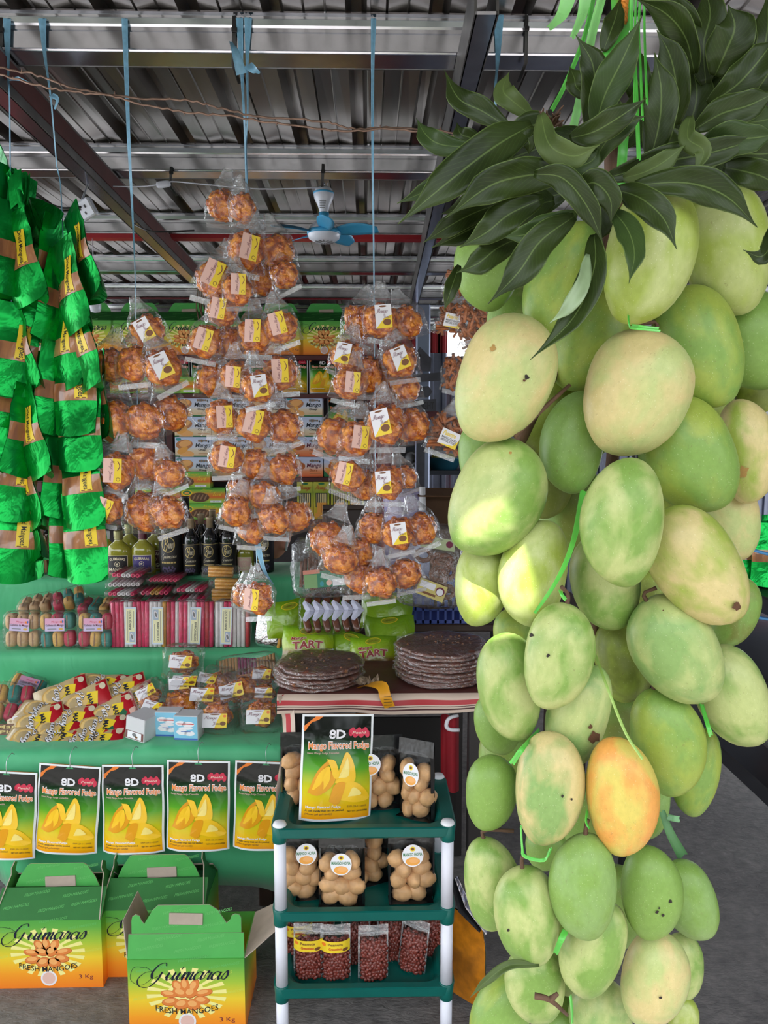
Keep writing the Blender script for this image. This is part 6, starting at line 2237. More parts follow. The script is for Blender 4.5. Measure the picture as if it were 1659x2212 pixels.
def flask(P, w, h, lab, col, cap, label=True, inkc=cream_i):
    t = thing('liqueur_flask', lab, 'bottle', P, (0, 0, 0), 'bottles on the top step')
    r = w / 2
    sy = .55
    mb = MB()
    mb.lathe([(r * .6, 0), (r * .97, .002), (r, .01), (r, h * .52), (r * .93, h * .60), (r * .7, h * .68), (r * .38, h * .75), (r * .30, h * .79), (r * .30, h * .86), (r * .1, h * .86)], juice, 26, (0, 0, 0), 1, sy)
    mb.build('glass', t)
    mb = MB()
    mb.lathe([(r * .34, h * .80), (r * .36, h * .81), (r * .33, h * .83), (r * .36, h * .86), (r * .36, h * .985), (r * .32, h), (.001, h)], cap, 18)
    mb.build('cap', t)
    if label:
        mb = MB()
        mb.warp = lambda p: (p.x, -sy * (max(0, r * r - p.x * p.x)) ** .5 - .0008 + p.y, p.z)
        W, z0, z1 = r * .78, .012, h * .46
        mb.grid(lambda u, v: (-W + 2 * W * u, 0, z0 + (z1 - z0) * v), 10, 3, inkc)
        mb.grid(lambda u, v: (-W * .94 + 1.88 * W * u, -.0004, z0 + .002 + (z1 - z0 - .004) * v), 10, 3, col)
        mb.text('GUIMARAS', -W * .78, z0 + (z1 - z0) * .74, W * .78, z0 + (z1 - z0) * .90, inkc, .0008, 0, .03, arc=-.004)
        mb.ell(0, z0 + (z1 - z0) * .52, W * .27, W * .27, inkc, .0007, 16)
        mb.ell(0, z0 + (z1 - z0) * .52, W * .22, W * .22, col, .0009, 16)
        mb.ell(0, z0 + (z1 - z0) * .52, W * .13, W * .10, inkc, .0011, 12, .6)
        mb.text('MANGO', -W * .86, z0 + (z1 - z0) * .10, W * .86, z0 + (z1 - z0) * .32, inkc, .0008, 0, .03)
        mb.build('label', t)
def step1(px, dy):
    p = at(px, 1245, Y1F + dy)
    return Vector((p.x, Y1F + dy, Z1 + .004))
flask(step1(259, .06), .104, .185, 'yellow liqueur flask with a black label, first on the top step', blackp, goldc)
flask(step1(311, .07), .100, .185, 'yellow liqueur flask with a violet label and maroon cap', violet, marc)
flask(step1(282, .16), .100, .20, 'yellow liqueur flask with gold cap standing behind the other two', blackp, goldc, False)
flask(step1(338, .16), .100, .20, 'yellow liqueur flask with maroon cap half behind the big black bottle', marc, marc)
wine(step1(371, .07), .046, .315, 'big black wine bottle with gold lettered label beside the flasks', cap=plain('black capsule', (.012, .012, .014, 1), .3))
wine(step1(405, .17), .040, .315, 'tall brown bottle with black capsule behind the wine bottles', False, plain('black capsule', (.012, .012, .014, 1), .3), glassb)
wine(step1(415, .06), .034, .235, 'first small wine bottle with tan capsule, beside the big black one')
wine(step1(455, .07), .034, .238, 'second small wine bottle with tan capsule, in the middle of three')
wine(step1(494, .08), .034, .240, 'third small wine bottle with tan capsule, under the fan-side strand')
wine(step1(437, .15), .034, .243, 'small wine bottle behind, between the first and second', False)
wine(step1(462, .23), .034, .252, 'small wine bottle farthest behind, cap over the middle one', False)
wine(step1(478, .15), .034, .243, 'small wine bottle behind, between the second and third', False)
wine(step1(516, .12), .034, .240, 'small wine bottle in shade behind the third', False)
flask(step1(530, .10), .075, .15, 'short dark bottle with a pink label under the fan-side strand', pinkp, plain('black capsule', (.012, .012, .014, 1), .3))
wine(step1(572, .12), .040, .300, 'dark bottle with a framed black label at the end of the top step', True, plain('black capsule', (.012, .012, .014, 1), .3))
flask(step1(232, .16), .09, .17, 'orange juice flask half hidden by the lowest green pouch', orangep, white_m, False)
# biscuit jars
jarf = film('jar plastic', haze=.02, gloss=.03, wr=.1, scale=8, rough=.05, fres=.4)
def jar(px, dz, dy, lab):
    P = step1(px, dy) + Vector((0, 0, dz))
    t = thing('biscuit_jar', lab, 'jar', P, (0, 0, 0), 'clear jars of finger biscuits')
    mb = MB()
    for k in range(9):
        a = 2 * PI * k / 9
        sup_box(mb, (.028 * math.cos(a), .028 * math.sin(a), .037), (.018, .018, .066), TAN_B, .7, 8, 8)
    mb.build('biscuits', t)
    mb = MB()
    mb.lathe([(.036, 0), (.041, .003), (.041, .074), (.038, .078)], jarf, 24)
    mb.build('jar_wall', t)
    mb = MB()
    mb.lathe([(.042, .074), (.043, .076), (.043, .090), (.041, .093), (.001, .093)], plain('black jar lid', (.02, .02, .022, 1), .3), 24)
    mb.build('lid', t)
for px, dz, dy, lab in ((84, 0, .08, 'lower biscuit jar between the two pouch strands'), (84, .094, .08, 'upper biscuit jar between the two pouch strands'), (124, 0, .12, 'lower biscuit jar behind the second pouch strand'), (124, .094, .12, 'upper biscuit jar behind the second pouch strand')):
    jar(px, dz, dy, lab)

# ---------------------------------------------------------------- packets on the table
pia_tan = plain('piaya pack tan', srgb(186, 162, 118), .3, .1, 20, .4, 26, .01, coat=.4)
pia_red = plain('piaya pack red', srgb(176, 22, 36), .3)
pia_yel = plain('piaya pack yellow', srgb(236, 204, 50), .3)
pia_gold = plain('piaya picture', srgb(206, 164, 88), .35)
lf_g = plain('leaf print', srgb(20, 96, 60), .4)
AW, AH = .178, .112
def pia_pt(x, z, s=-1):
    u, v = abs(2 * x / AW), abs(2 * z / AH)
    d = .014 * max(0, 1 - u ** 3) ** .6 * max(0, 1 - v ** 3) ** .6
    return (x, s * d + .002 * math.sin(x * 60 + z * 30), z)
def piaya_mesh(v):
    a, c = MB(), MB()
    a.grid(lambda u, w: pia_pt((u - .5) * AW, (w - .5) * AH, -1), 12, 10, pia_tan, True)
    a.grid(lambda u, w: pia_pt((u - .5) * AW, (w - .5) * AH, 1), 12, 10, pia_tan, True, flip=True)
    c.warp = lambda p: (lambda q: (q[0], q[1] + p.y, q[2]))(pia_pt(p.x, p.z, -1))
    def patch(pts, m, l, n=6):
        (a0, b0), (a1, b1), (a2, b2), (a3, b3) = pts
        c.grid(lambda u, w: ((a0 + (a1 - a0) * u) * (1 - w) + (a3 + (a2 - a3) * u) * w, -l, (b0 + (b1 - b0) * u) * (1 - w) + (b3 + (b2 - b3) * u) * w), n, n, m)
    w, h = AW, AH
    patch(((w * .16, -h * .48), (w * .48, -h * .48), (w * .48, h * .48), (w * .30, h * .48)), pia_red, .0006)
    patch(((-w * .10, -h * .48), (w * .16, -h * .48), (w * .30, h * .2), (w * .10, h * .3)), pia_yel, .0008)
    c.ell(-w * .12, h * .04, w * .24, h * .34, pia_gold, .0010, 20)
    c.ell(-w * .12, h * .10, w * .20, h * .24, plain('piaya picture light', srgb(222, 188, 122), .35), .0012, 18)
    c.script('Piaya', -w * .16, -h * .40, w * .04, h * .44, blackp, .0016, .42, rot=90)
    c.script('Piaya', -w * .155, -h * .385, w * .045, h * .45, whitep, .0020, .26, rot=90, thin=.6)
    c.text('MANGO', w * .08, -h * .44, w * .17, h * .22, navy, .0016, 0, .035, rot=90)
    c.ell(w * .40, h * .30, w * .055, h * .11, cream_i, .0016, 14)
    c.ell(-w * .42, -h * .36, w * .05, h * .08, whitep, .0016, 12)
    if v:
        c.poly([(w * .14, -h * .10), (w * .26, h * .02), (w * .30, -h * .12), (w * .22, -h * .3)], lf_g, .0018)
        patch(((w * .34, -h * .42), (w * .46, -h * .40), (w * .46, -h * .05), (w * .34, -h * .08)), pinkp, .0016, 2)
    return a.mesh('packet'), c.mesh('print')
PIA = [piaya_mesh(0), piaya_mesh(1)]
for (px, py, rot, lean, v, lab) in (
   (216, 1482, 4, -62, 0, 'dull tan piaya packet lying highest at the back of the heap'),
   (262, 1500, -24, -45, 0, 'piaya packet showing a dark red corner at the back of the heap'),
   (278, 1520, -26, -45, 0, 'outermost piaya packet, edge on near the white box'),
   (135, 1506, -24, -42, 0, 'piaya packet leaning at the back with its name readable'),
   (185, 1522, -26, -32, 0, 'fully visible piaya packet leaning in the front of the heap'),
   (93, 1538, 4, -70, 0, 'tan piaya packet lying nearly flat beside the coloured biscuits'),
   (240, 1548, -28, -38, 1, 'piaya packet with a green leaf print, standing on edge'),
   (80, 1566, -22, -45, 0, 'piaya packet sloping towards the brown box'),
   (150, 1562, -12, -50, 0, 'piaya packet under the fully visible one'),
   (214, 1576, -4, -55, 1, 'piaya packet with red front and leaf print under the one on edge'),
   (122, 1582, -8, -62, 0, 'piaya packet flattened in the middle of the heap'),
   (66, 1604, 8, -60, 0, 'lowest piaya packet at the table edge next to the orange one'),
   (120, 1602, 6, -60, 0, 'lowest piaya packet in the middle of the table edge'),
   (170, 1606, 2, -66, 0, 'lowest piaya packet with its name upside against the cloth'),
   (206, 1608, -8, -60, 1, 'lowest piaya packet with leaf print above the hanging pouches'),
   (192, 1592, -6, -66, 0, 'thin piaya packet pressed between two leaf printed ones')):
    Y = 2.36 + (1612 - py) / 132 * .22
    P = at(px, py, Y)
    t = thing('piaya_packet', lab, 'packet', P, (Euler((R(lean), 0, 0)).to_matrix() @ Euler((0, R(rot), 0)).to_matrix()).to_euler(), 'piaya packets heaped on the table')
    inst('packet', PIA[v][0], t)
    inst('print', PIA[v][1], t)
t = thing('piaya_box', 'brown and orange box of mango piaya at the table edge', 'box', at(18, 1612, 2.40), (R(-20), 0, R(4)))
mb = MB()
mb.box((0, .03, .035), (.16, .05, .07), zramp('piaya box print', [(0, srgb(236, 76, 36)), (.4, srgb(236, 90, 44)), (.42, srgb(110, 72, 50)), (1, srgb(120, 84, 60))], .4, axis=2, lo=0, hi=.07), .002)
mb.build('box_body', t)
mb = MB()
mb.text('Mango', -.04, .052, .06, .066, goldink, .0008, 0, .02)
mb.text('Piaya', -.03, .036, .05, .050, goldink, .0008, 0, .02)
mb.M = Matrix.Translation((0, .005, 0))
mb.build('print', t)
# candy packets on the table, same sweets as the hanging bags but lying
LABW = LAB[2]
def label_wide():
    mb = MB()
    w, h = .058, .040
    mb.rect(-w / 2, -h / 2, w / 2, h / 2, whitep)
    mb.poly([(w * .0, -h / 2), (w / 2, -h / 2), (w / 2, h / 2), (w * .25, h / 2), (w * .1, 0)], yel, .0003)
    mb.script('Mango', -w * .44, h * .0, w * .12, h * .34, maro, .0006, .22)
    mb.script('Yema', -w * .10, -h * .36, w * .26, -h * .06, maro, .0006, .22)
    mb.ell(w * .34, -h * .2, .007, .006, brownp, .0005, 12)
    mb.ell(w * .0, h * .42, .012, .0015, brownp, .0005, 12)
    mb.ell(w * .40, h * .32, .004, .004, orangep, .0005, 10)
    return mb.mesh('label')
LW = label_wide()
NP = 0
PACKF = [wrapper_mesh(.100, .062, .112, clear, .006, 60 + k, 'bag_film') for k in range(2)]
for (px, py, w, tilt, lean, lo, lab) in (
   (396, 1440, 74, 2, -14, (0, -.078), 'amber candy packet standing highest with its label level'),
   (402, 1488, 66, -6, -20, (-.012, -.076), 'amber candy packet under the highest one, label at its side'),
   (326, 1512, 62, -28, -30, (0, -.07), 'amber candy packet with a steeply slanted label beside the piaya heap'),
   (330, 1542, 62, 14, -40, (0, -.08), 'brown candy packet above the white box'),
   (388, 1530, 84, 4, -65, (.0, -.03), 'dark candy packet lying flat behind the two blue boxes'),
   (468, 1510, 78, 0, -30, (-.03, -.09), 'candy packet with glossy top in the middle of the group'),
   (470, 1556, 80, 0, -16, (0, -.092), 'front candy packet with a level label, beside the blue boxes'),
   (470, 1480, 60, 10, -40, (-.03, -.09), 'candy packet half seen under the stick pack'),
   (524, 1500, 78, -14, -22, (-.02, -.08), 'candy packet with crumpled neck standing upright'),
   (568, 1466, 60, 0, -14, (0, -.075), 'candy packet high up next to the brittle, white label'),
   (572, 1506, 58, 0, -16, (0, -.075), 'candy packet in the middle next to the brittle'),
   (564, 1552, 80, 0, -20, (-.002, -.09), 'front candy packet nearest the striped cloth')):
    NP += 1
    Y = 2.42 + (1556 - py) / 116 * .22
    c = at(px, py, Y)
    s = px2m(w, c) / .09
    q = Euler((R(lean), 0, 0)).to_matrix() @ Euler((0, R(tilt), 0)).to_matrix()
    t = thing('candy_packet', lab, 'candy packet', c - q @ Vector((0, 0, -.078 * s)), q.to_euler(), 'mango candy packets on the table')
    t.scale = (s, s, s * .82)
    inst('candies', FILL[NP % 4], t, kind='stuff')
    inst('bag_film', PACKF[NP % 2], t, (0, 0, -.080))
    inst('label', LW, t, (lo[0], -.036, lo[1]), (0, R(rnd.uniform(-4, 4)), 0))
# bundle of tan and purple sticks behind the packets
t = thing('stick_bundle', 'wide pack of tan and purple sticks behind the candy packets', 'pack', at(535, 1448, 2.66), (R(-24), R(-7), 0))
for nm, i0, i1, m in (('tan_sticks', 0, 6, plain('tan stick', srgb(196, 150, 96), .5)), ('purple_sticks', 6, 12, plain('purple stick', srgb(140, 50, 92), .5)), ('tan_sticks', 12, 18, plain('tan stick', srgb(196, 150, 96), .5))):
    mb = MB()
    for i in range(i0, i1):
        mb.lathe([(.003, -.045), (.0052, -.044), (.0052, .045), (.003, .045)], m, 8, ((i - 8.5) * .0112, 0, .006 * math.sin(i * .4)))
    mb.build(nm, t)
mb = MB()
mb.grid(lambda u, v: ((u - .5) * .205, -.008 - .003 * math.sin(u * 40), -.048 + .035 * v), 30, 3, plain('amber wrap', srgb(224, 134, 56), .3, .2, 50), True)
mb.build('amber_band', t)
inst('wrapper', wrapper_mesh(.222, .03, .12, seed=44), t)
# small boxes
def tiny_box(px, py, w, h, d, yaw, lab, face, tilt=0):
    P = onz(px, py, Z3 + .013)
    t = thing('small_box', lab, 'box', P, (0, R(tilt), R(yaw)))
    mb = MB()
    mb.box((0, d / 2, h / 2), (w, d, h), plain('white box card', srgb(206, 206, 210), .45), .002)
    mb.build('box_body', t)
    mb = MB()
    mb.warp = lambda p: (p.x, p.y - .0008, p.z)
    if face == 'blue':
        mb.rect(-w * .48, h * .03, w * .48, h * .97, plain('sky blue print', srgb(130, 196, 226), .4))
        for (x, z, rx, rz) in ((-.2, .7, .22, .10), (.1, .66, .26, .12), (-.15, .35, .24, .12), (.15, .3, .22, .10), (0, .5, .3, .06)):
            mb.ell(w * x, h * z, w * rx, h * rz, whitep, .0003, 12)
        mb.rect(-w * .34, h * .66, w * .34, h * .70, redp, .0006)
        mb.rect(-w * .2, h * .36, w * .2, h * .39, bluep, .0006)
        mb.rect(-w * .48, h * .03, w * .48, h * .10, bluep, .0003)
    else:
        mb.rect(-w * .46, h * .06, w * .46, h * .40, plain('brown frame print', srgb(120, 70, 66), .4), .0002)
        mb.rect(-w * .36, h * .09, w * .36, h * .38, whitep, .0004)
        mb.ell(0, h * .26, w * .12, h * .08, greyp, .0006, 12)
        mb.ell(w * .1, h * .18, w * .08, h * .05, brownp, .0006, 12)
    mb.build('print', t)
tiny_box(290, 1600, .074, .075, .085, -24, 'white box with a small picture lying at the end of the piaya heap', 'pic', 6)
tiny_box(362, 1592, .078, .082, .05, -4, 'blue and white cloud printed box, the one behind', 'blue')
tiny_box(402, 1600, .078, .080, .06, -6, 'blue and white cloud printed box in front of its twin', 'blue')
# ================================================================ white and green shelf rack
plastw = plain('white tube plastic', srgb(226, 226, 238), .35, .04, 20)
plastg = plain('teal tray plastic', srgb(0, 92, 84), .38, .08, 14)
RY0, RY1 = 1.83, 2.09
XL, XR = at(604, 1783, RY0).x, at(967, 1783, RY0).x
TZ = [at(604, y, RY0).z for y in (1783, 1962, 2127)]
cx0 = (XL + XR) / 2
rk = thing('shelf_rack', 'three tier rack of white tubes and teal trays full of snack packs', 'rack', (cx0, (RY0 + RY1) / 2, 0))
HX, HY = (XR - XL) / 2, (RY1 - RY0) / 2
def rring(hx, hy, r, z, n=8):
    pts = []
    for qx, qy, a0 in ((1, 1, 0), (-1, 1, PI / 2), (-1, -1, PI), (1, -1, 1.5 * PI)):
        for k in range(n + 1):
            a = a0 + PI / 2 * k / n
            pts.append((qx * (hx - r) + r * math.cos(a), qy * (hy - r) + r * math.sin(a), z))
    return pts
def tray():
    mb = MB()
    rings = [rring(HX - .03, HY - .03, .03, -.040), rring(HX - .006, HY - .006, .035, -.036), rring(HX + .014, HY + .012, .035, -.030), rring(HX + .020, HY + .018, .03, -.024), rring(HX + .022, HY + .020, .03, -.002), rring(HX + .018, HY + .016, .03, 0), rring(HX - .012, HY - .004, .04, -.001), rring(HX - .018, HY - .010, .04, -.006), rring(HX - .026, HY - .020, .05, -.028), rring(HX - .034, HY - .027, .05, -.033)]
    n = len(rings[0])
    vs = [p for r in rings for p in r]
    fs = [(j * n + i, j * n + (i + 1) % n, (j + 1) * n + (i + 1) % n, (j + 1) * n + i) for j in range(len(rings) - 1) for i in range(n)]
    fs.append(tuple(range(n))[::-1])
    fs.append(tuple(range((len(rings) - 1) * n, len(rings) * n)))
    mb.add(vs, fs, plastg, False)
    return mb.mesh('tray')
tm = tray()
for z in TZ:
    inst('tray', tm, rk, (0, 0, z))
col = one(lambda mb: mb.lathe([(.017, -.042), (.0185, -.040), (.0185, 0), (.017, .002)], plastg, 20), 'collar')
cap = one(lambda mb: mb.lathe([(.017, -.002), (.0178, .002), (.015, .008), (.008, .011), (.001, .012)], white_m, 20), 'cap')
segs = [(0, TZ[2] - .03), (TZ[2], TZ[1] - .03), (TZ[1], TZ[0] - .03)]
segm = [one(lambda mb, a=a, b=b: mb.lathe([(.0155, 0), (.0155, b - a)], plastw, 20), 'post') for a, b in segs]
for sx in (-1, 1):
    for sy in (-1, 1):
        for k, (a, b) in enumerate(segs):
            inst('post', segm[k], rk, (sx * HX, sy * HY, a))
        for z in TZ:
            inst('collar', col, rk, (sx * HX, sy * HY, z))
        inst('cap', cap, rk, (sx * HX, sy * HY, TZ[0]))
# fudge pouch standing in the top tray
fz = [z - .032 for z in TZ]
P = at(722, 1770, 1.90)
fudge(Vector((P.x, 1.925, fz[0])), (R(-9), R(3.5), R(9)), 'fudge pouch standing in the top tray of the rack', 'fudge pouch in the rack', 1.10)
# packs of round buns in black zip bags
bun = plain('baked bun', srgb(206, 160, 112), .5, .16, 50)
blkbag = plain('black zip bag', (.010, .010, .011, 1), .25, coat=.15, bump=.5, bscale=16, bdist=.01)
bagf = film('zip bag film', haze=.006, gloss=.008, wr=1.0, scale=20, fres=.22, rough=.05)
HW_, HH_ = .118, .185
def hopia_bag():
    mb = MB()
    def fn(u, v):
        x = (u - .5) * HW_
        d = lerp_tab([(0, .026), (.5, .024), (.8, .006), (1, .001)], v)
        return (x, d * (1 - abs(2 * x / HW_) ** 3) + .002 * math.sin(20 * v + x * 40), HH_ * v)
    mb.grid(fn, 10, 14, blkbag, True, flip=True)
    mb.grid(lambda u, v: ((u - .5) * HW_, -.0015 - .004 * (1 - v), HH_ * (.80 + .20 * v)), 10, 4, blkbag, True)
    mb.grid(lambda u, v: (-HW_ / 2 + .006 * v, -.001 - .010 * v, HH_ * .8 * u), 8, 2, blkbag, True)
    mb.grid(lambda u, v: (HW_ / 2 - .006 * v, -.001 - .010 * v, HH_ * .8 * u), 8, 2, blkbag, True, flip=True)
    mb.grid(lambda u, v: ((u - .5) * HW_, .022 - .046 * v, .001 + .001 * math.sin(9 * u)), 6, 3, blkbag, True)
    mb.box((0, -.002, HH_ * .86), (HW_, .003, .003), blkbag)
    f = MB()
    def fr(u, v):
        x = (u - .5) * HW_ * .98
        d = lerp_tab([(0, .026), (.5, .028), (.8, .008), (.84, .004)], v * .84)
        return (x, -d * (1 - abs(2 * x / HW_) ** 3) - .001, HH_ * .84 * v)
    f.grid(fr, 12, 12, bagf, True)
    l = MB()
    l.ell(0, 0, .027, .027, whitep, 0, 24)
    l.ell(0, .016, .007, .006, yel, .0003, 14)
    l.ell(0, .016, .004, .0035, brownp, .0005, 12)
    l.text('MANGO HOPIA', -.024, -.001, .024, .007, greenp, .0004, 0, .02)
    l.ell(0, -.014, .018, .010, cook2, .0003, 18)
    l.ell(.003, -.012, .012, .006, fruit1, .0005, 14)
    return mb.mesh('zip_bag'), f.mesh('clear_front'), l.mesh('label')
HOP = hopia_bag()
BUNM = [one(lambda mb, k=k: mb.lump((0, 0, 0), .0245, bun, (1.15, .8, .95), Euler((0, 0, 0)), .07, 2, True, random.Random(k)), 'bun') for k in range(3)]
def hopia(P, yaw, lab, tilt=0, sc=1.0, label=True, lean=-5, wsc=1.0, loff=(0, .118)):
    t = thing('bun_pack', lab, 'bun pack', P, (R(lean), R(tilt), R(yaw)), 'black zip bags of baked buns')
    t.scale = (sc * wsc, sc, sc)
    for nm, me in zip(('zip_bag', 'clear_front'), HOP[:2]):
        inst(nm, me, t)
    k = 0
    for z, xs in ((.022, (-.026, .014)), (.052, (-.034, .004, .036)), (.084, (-.024, .020)), (.112, (-.032, .022))):
        for x in xs:
            k += 1
            inst('bun', BUNM[k % 3], t, (x + rnd.uniform(-.004, .004), -.002 + rnd.uniform(-.003, .003), z + rnd.uniform(-.004, .004)), (rnd.uniform(-.5, .5), rnd.uniform(-.6, .6), rnd.uniform(0, 6)))
    if label:
        inst('label', HOP[2], t, (loff[0], -.0315, loff[1]), (R(-6), 0, 0))
def rackp(px, k, Y):
    p = at(px, 1700, Y)
    return Vector((p.x, Y, fz[k]))
hopia(rackp(655, 0, 2.01), 0, 'bag of buns almost hidden behind the fudge pouch in the top tray', 0, 1.05, False)
hopia(rackp(818, 0, 1.985), 10, 'bag of buns beside the fudge pouch in the top tray, label half covered', 2, 1.05, True, -5, 1, (-.03, .12))
hopia(rackp(902, 0, 1.93), -32, 'narrow bag of buns standing alone in the top tray', -3, 1.10, True, -4, .80, (0, .11))
hopia(rackp(650, 1, 1.93), 4, 'bag of buns in the middle tray beside the white tube, label cut by another bag', 0, 1.02, True, -4, 1, (.012, .125))
hopia(rackp(737, 1, 1.895), -2, 'front bag of buns in the middle tray with its round label in full', 0, 1.02, True, -4, 1, (.0, .118))
hopia(rackp(795, 1, 1.99), 22, 'bag of buns behind the front one in the middle tray, without label', 0, 1.02, False)
hopia(rackp(890, 1, 1.91), 3, 'bag of buns standing alone in the middle tray, label high on its front', 0, 1.04, True, -4, 1, (.0, .128))
# peanut packs
nut = plain('red skinned peanut', srgb(118, 48, 38), .4, .3, 90, coat=.3)
silver = film('silvery zip top', haze=.28, gloss=.25, wr=.6, scale=30)
EW, EH = .074, .125
def peanut_meshes():
    rg = random.Random(5)
    a = MB()
    def d_at(v):
        return lerp_tab([(0, .020), (.5, .017), (.8, .005), (1, .001)], v)
    for sgn in (-1, 1):
        for j in range(12):
            for i in range(8):
                z = .006 + j * .0072 + rg.uniform(-.002, .002)
                x = (i - 3.5) * .0076 + (j % 2) * .0038 + rg.uniform(-.0015, .0015)
                if abs(x) > EW * .43:
                    continue
                y = sgn * (d_at(z / EH) * (1 - abs(2 * x / EW) ** 3) - .0035)
                a.lump((x, y, z), .0060, nut, (.8, .7, 1.2), Euler((rg.uniform(-1, 1), rg.uniform(-1.2, 1.2), 0)), .08, 1, True, rg)
    a.box((0, 0, .045), (EW * .72, .018, .08), nut, .006)
    f = MB()
    for sgn in (-1, 1):
        f.grid(lambda u, v, s=sgn: ((u - .5) * EW, s * (d_at(v * .84) * (1 - abs(2 * (u - .5)) ** 3) + .001), EH * .84 * v), 8, 10, bagf, True, flip=(sgn > 0))
    z = MB()
    z.grid(lambda u, v: ((u - .5) * EW, -.0015 + .002 * math.sin(u * 9), EH * (.80 + .20 * v)), 8, 3, silver, True)
    z.box((0, -.002, EH * .86), (EW, .002, .0022), silver)
    for sx in (-1, 1):
        z.box((sx * (EW / 2 - .002), 0, EH * .45), (.004, .001, EH * .9), silver)
    l = MB()
    l.warp = lambda p: (p.x, -.019 * (1 - abs(2 * p.x / EW) ** 3) - .0035 + p.y, p.z)
    l.grid(lambda u, v: ((u - .5) * EW * .96, 0, .068 + .026 * v), 8, 2, yel)
    l.text('Peanuts', -.018, .084, .018, .090, brownp, .0006, 0, .02)
    l.text('Greaseless', -.016, .074, .016, .080, redp, .0006, 0, .02)
    l.ell(.024, .074, .007, .004, brownp, .0005, 10)
    l.ell(-.028, .086, .005, .004, orangep, .0005, 10)
    return a.mesh('peanuts'), f.mesh('clear_pouch'), z.mesh('zip_top'), l.mesh('label')
PEA = peanut_meshes()
for (px, Y, yaw, label, tilt, lab) in (
   (640, 1.965, 6, True, 0, 'peanut pouch behind the white tube with a sliver of yellow label'),
   (662, 1.905, -3, True, 0, 'peanut pouch with yellow label, first in front in the bottom tray'),
   (722, 1.90, 2, True, 0, 'peanut pouch with yellow label, second in front in the bottom tray'),
   (768, 1.96, 8, False, 0, 'peanut pouch in the gap behind the second labelled one'),
   (805, 1.895, 6, False, 1, 'peanut pouch without label, foremost in the bottom tray'),
   (846, 1.97, -4, False, 0, 'peanut pouch behind the unlabelled front one'),
   (890, 1.925, -28, False, 4, 'peanut pouch turned aside, tall corner leaning'),
   (925, 1.985, -8, False, 0, 'peanut pouch at the end of the bottom tray'),
   (690, 2.03, 0, False, 0, 'peanut pouch in the back row, behind the labelled ones'),
   (790, 2.035, 0, False, 0, 'peanut pouch in the back row, in the middle of the tray'),
   (870, 2.04, 0, False, 0, 'peanut pouch in the back row near the end of the tray')):
    t = thing('peanut_pouch', lab, 'peanuts', rackp(px, 2, Y), (R(-5), R(tilt), R(yaw)), 'clear pouches of red peanuts in the bottom tray')
    t.scale = (1.08, 1.08, 1.12 if Y < 2.0 else 1.22)
    inst('peanuts', PEA[0], t, kind='stuff')
    inst('clear_pouch', PEA[1], t)
    inst('zip_top', PEA[2], t)
    if label:
        inst('label', PEA[3], t)
# foil packets hanging at the side of the rack
t = thing('side_packet', 'amber and black fudge pouch hanging beside the rack, seen from its edge', 'pouch', at(1006, 2145, 1.98), (R(-4), R(2), R(128)))
for nm, me in zip(('pouch_front', 'pouch_back', 'print'), FUD):
    inst(nm, me, t)
mb = MB()
a = at(985, 1895, 1.9)
mb.ribbon([at(p[0], p[1], p[2]) - a for p in ((985, 1895, 1.9), (1010, 1955, 1.9), (1052, 2015, 1.9))], [.01, .02, .012], foilw, (.6, .6, .3))
mb.ribbon([at(p[0], p[1], p[2]) - a + Vector((0, .004, 0)) for p in ((982, 1900, 1.9), (1000, 1960, 1.9), (1040, 2010, 1.9))], [.03, .04, .02], blkbag, (.6, .6, .3))
o = mb.build('foil_wrapper')
o.location = a
tag(o, 'torn black and silver wrapper between the rack and the mangoes', 'wrapper')

# ================================================================ on the striped table
brit = plain('peanut brittle', srgb(124, 72, 56), .45, .35, 40, .8, 55, .012)
britf = film('brittle wrap', haze=.03, gloss=.14, wr=1.0, scale=40, fres=.45, rough=.05)
def brittle_mesh(seed, r):
    rg = random.Random(seed)
    mb = MB()
    ph = [rg.uniform(0, 6) for _ in range(4)]
    n = 44
    def rad(a):
        return r * (1 + .03 * math.sin(3 * a + ph[0]) + .02 * math.sin(7 * a + ph[1]) + .012 * math.sin(15 * a + ph[2]))
    rings = [(.0, .0), (.96, .0), (1.0, .003), (1.0, .007), (.96, .0105), (.6, .0095), (0.0, .010)]
    vs = []
    for f, z in rings:
        for k in range(n):
            a = 2 * PI * k / n
            q = rad(a) * f
            vs.append((q * math.cos(a), q * math.sin(a), z + .0012 * math.sin(5 * a + ph[3]) * f))
    fs = [(j * n + i, j * n + (i + 1) % n, (j + 1) * n + (i + 1) % n, (j + 1) * n + i) for j in range(len(rings) - 1) for i in range(n)]
    mb.add(vs, fs, brit, True)
    for k in range(60):
        a = rg.uniform(0, 2 * PI)
        q = r * rg.uniform(.86, 1.0) if k < 40 else r * rg.uniform(0, .8)
        mb.lump((q * math.cos(a), q * math.sin(a), .006 if k < 40 else .010), .0045, plain('nut in brittle', srgb(150, 98, 66), .45), (1.2, 1, .8), None, .2, 0, False, rg)
    w = MB()
    rings = [(1.01, .001), (1.06, .005), (1.02, .0115), (.6, .0125), (.02, .012)]
    vs = []
    for f, z in rings:
        for k in range(n):
            a = 2 * PI * k / n
            q = rad(a) * f * (1 + .012 * math.sin(21 * a + ph[1]))
            vs.append((q * math.cos(a), q * math.sin(a), z + .0014 * math.sin(13 * a + ph[2])))
    w.add(vs, [(j * n + i, j * n + (i + 1) % n, (j + 1) * n + (i + 1) % n, (j + 1) * n + i) for j in range(len(rings) - 1) for i in range(n)], britf, True)
    return mb.mesh('disc'), w.mesh('wrapper')
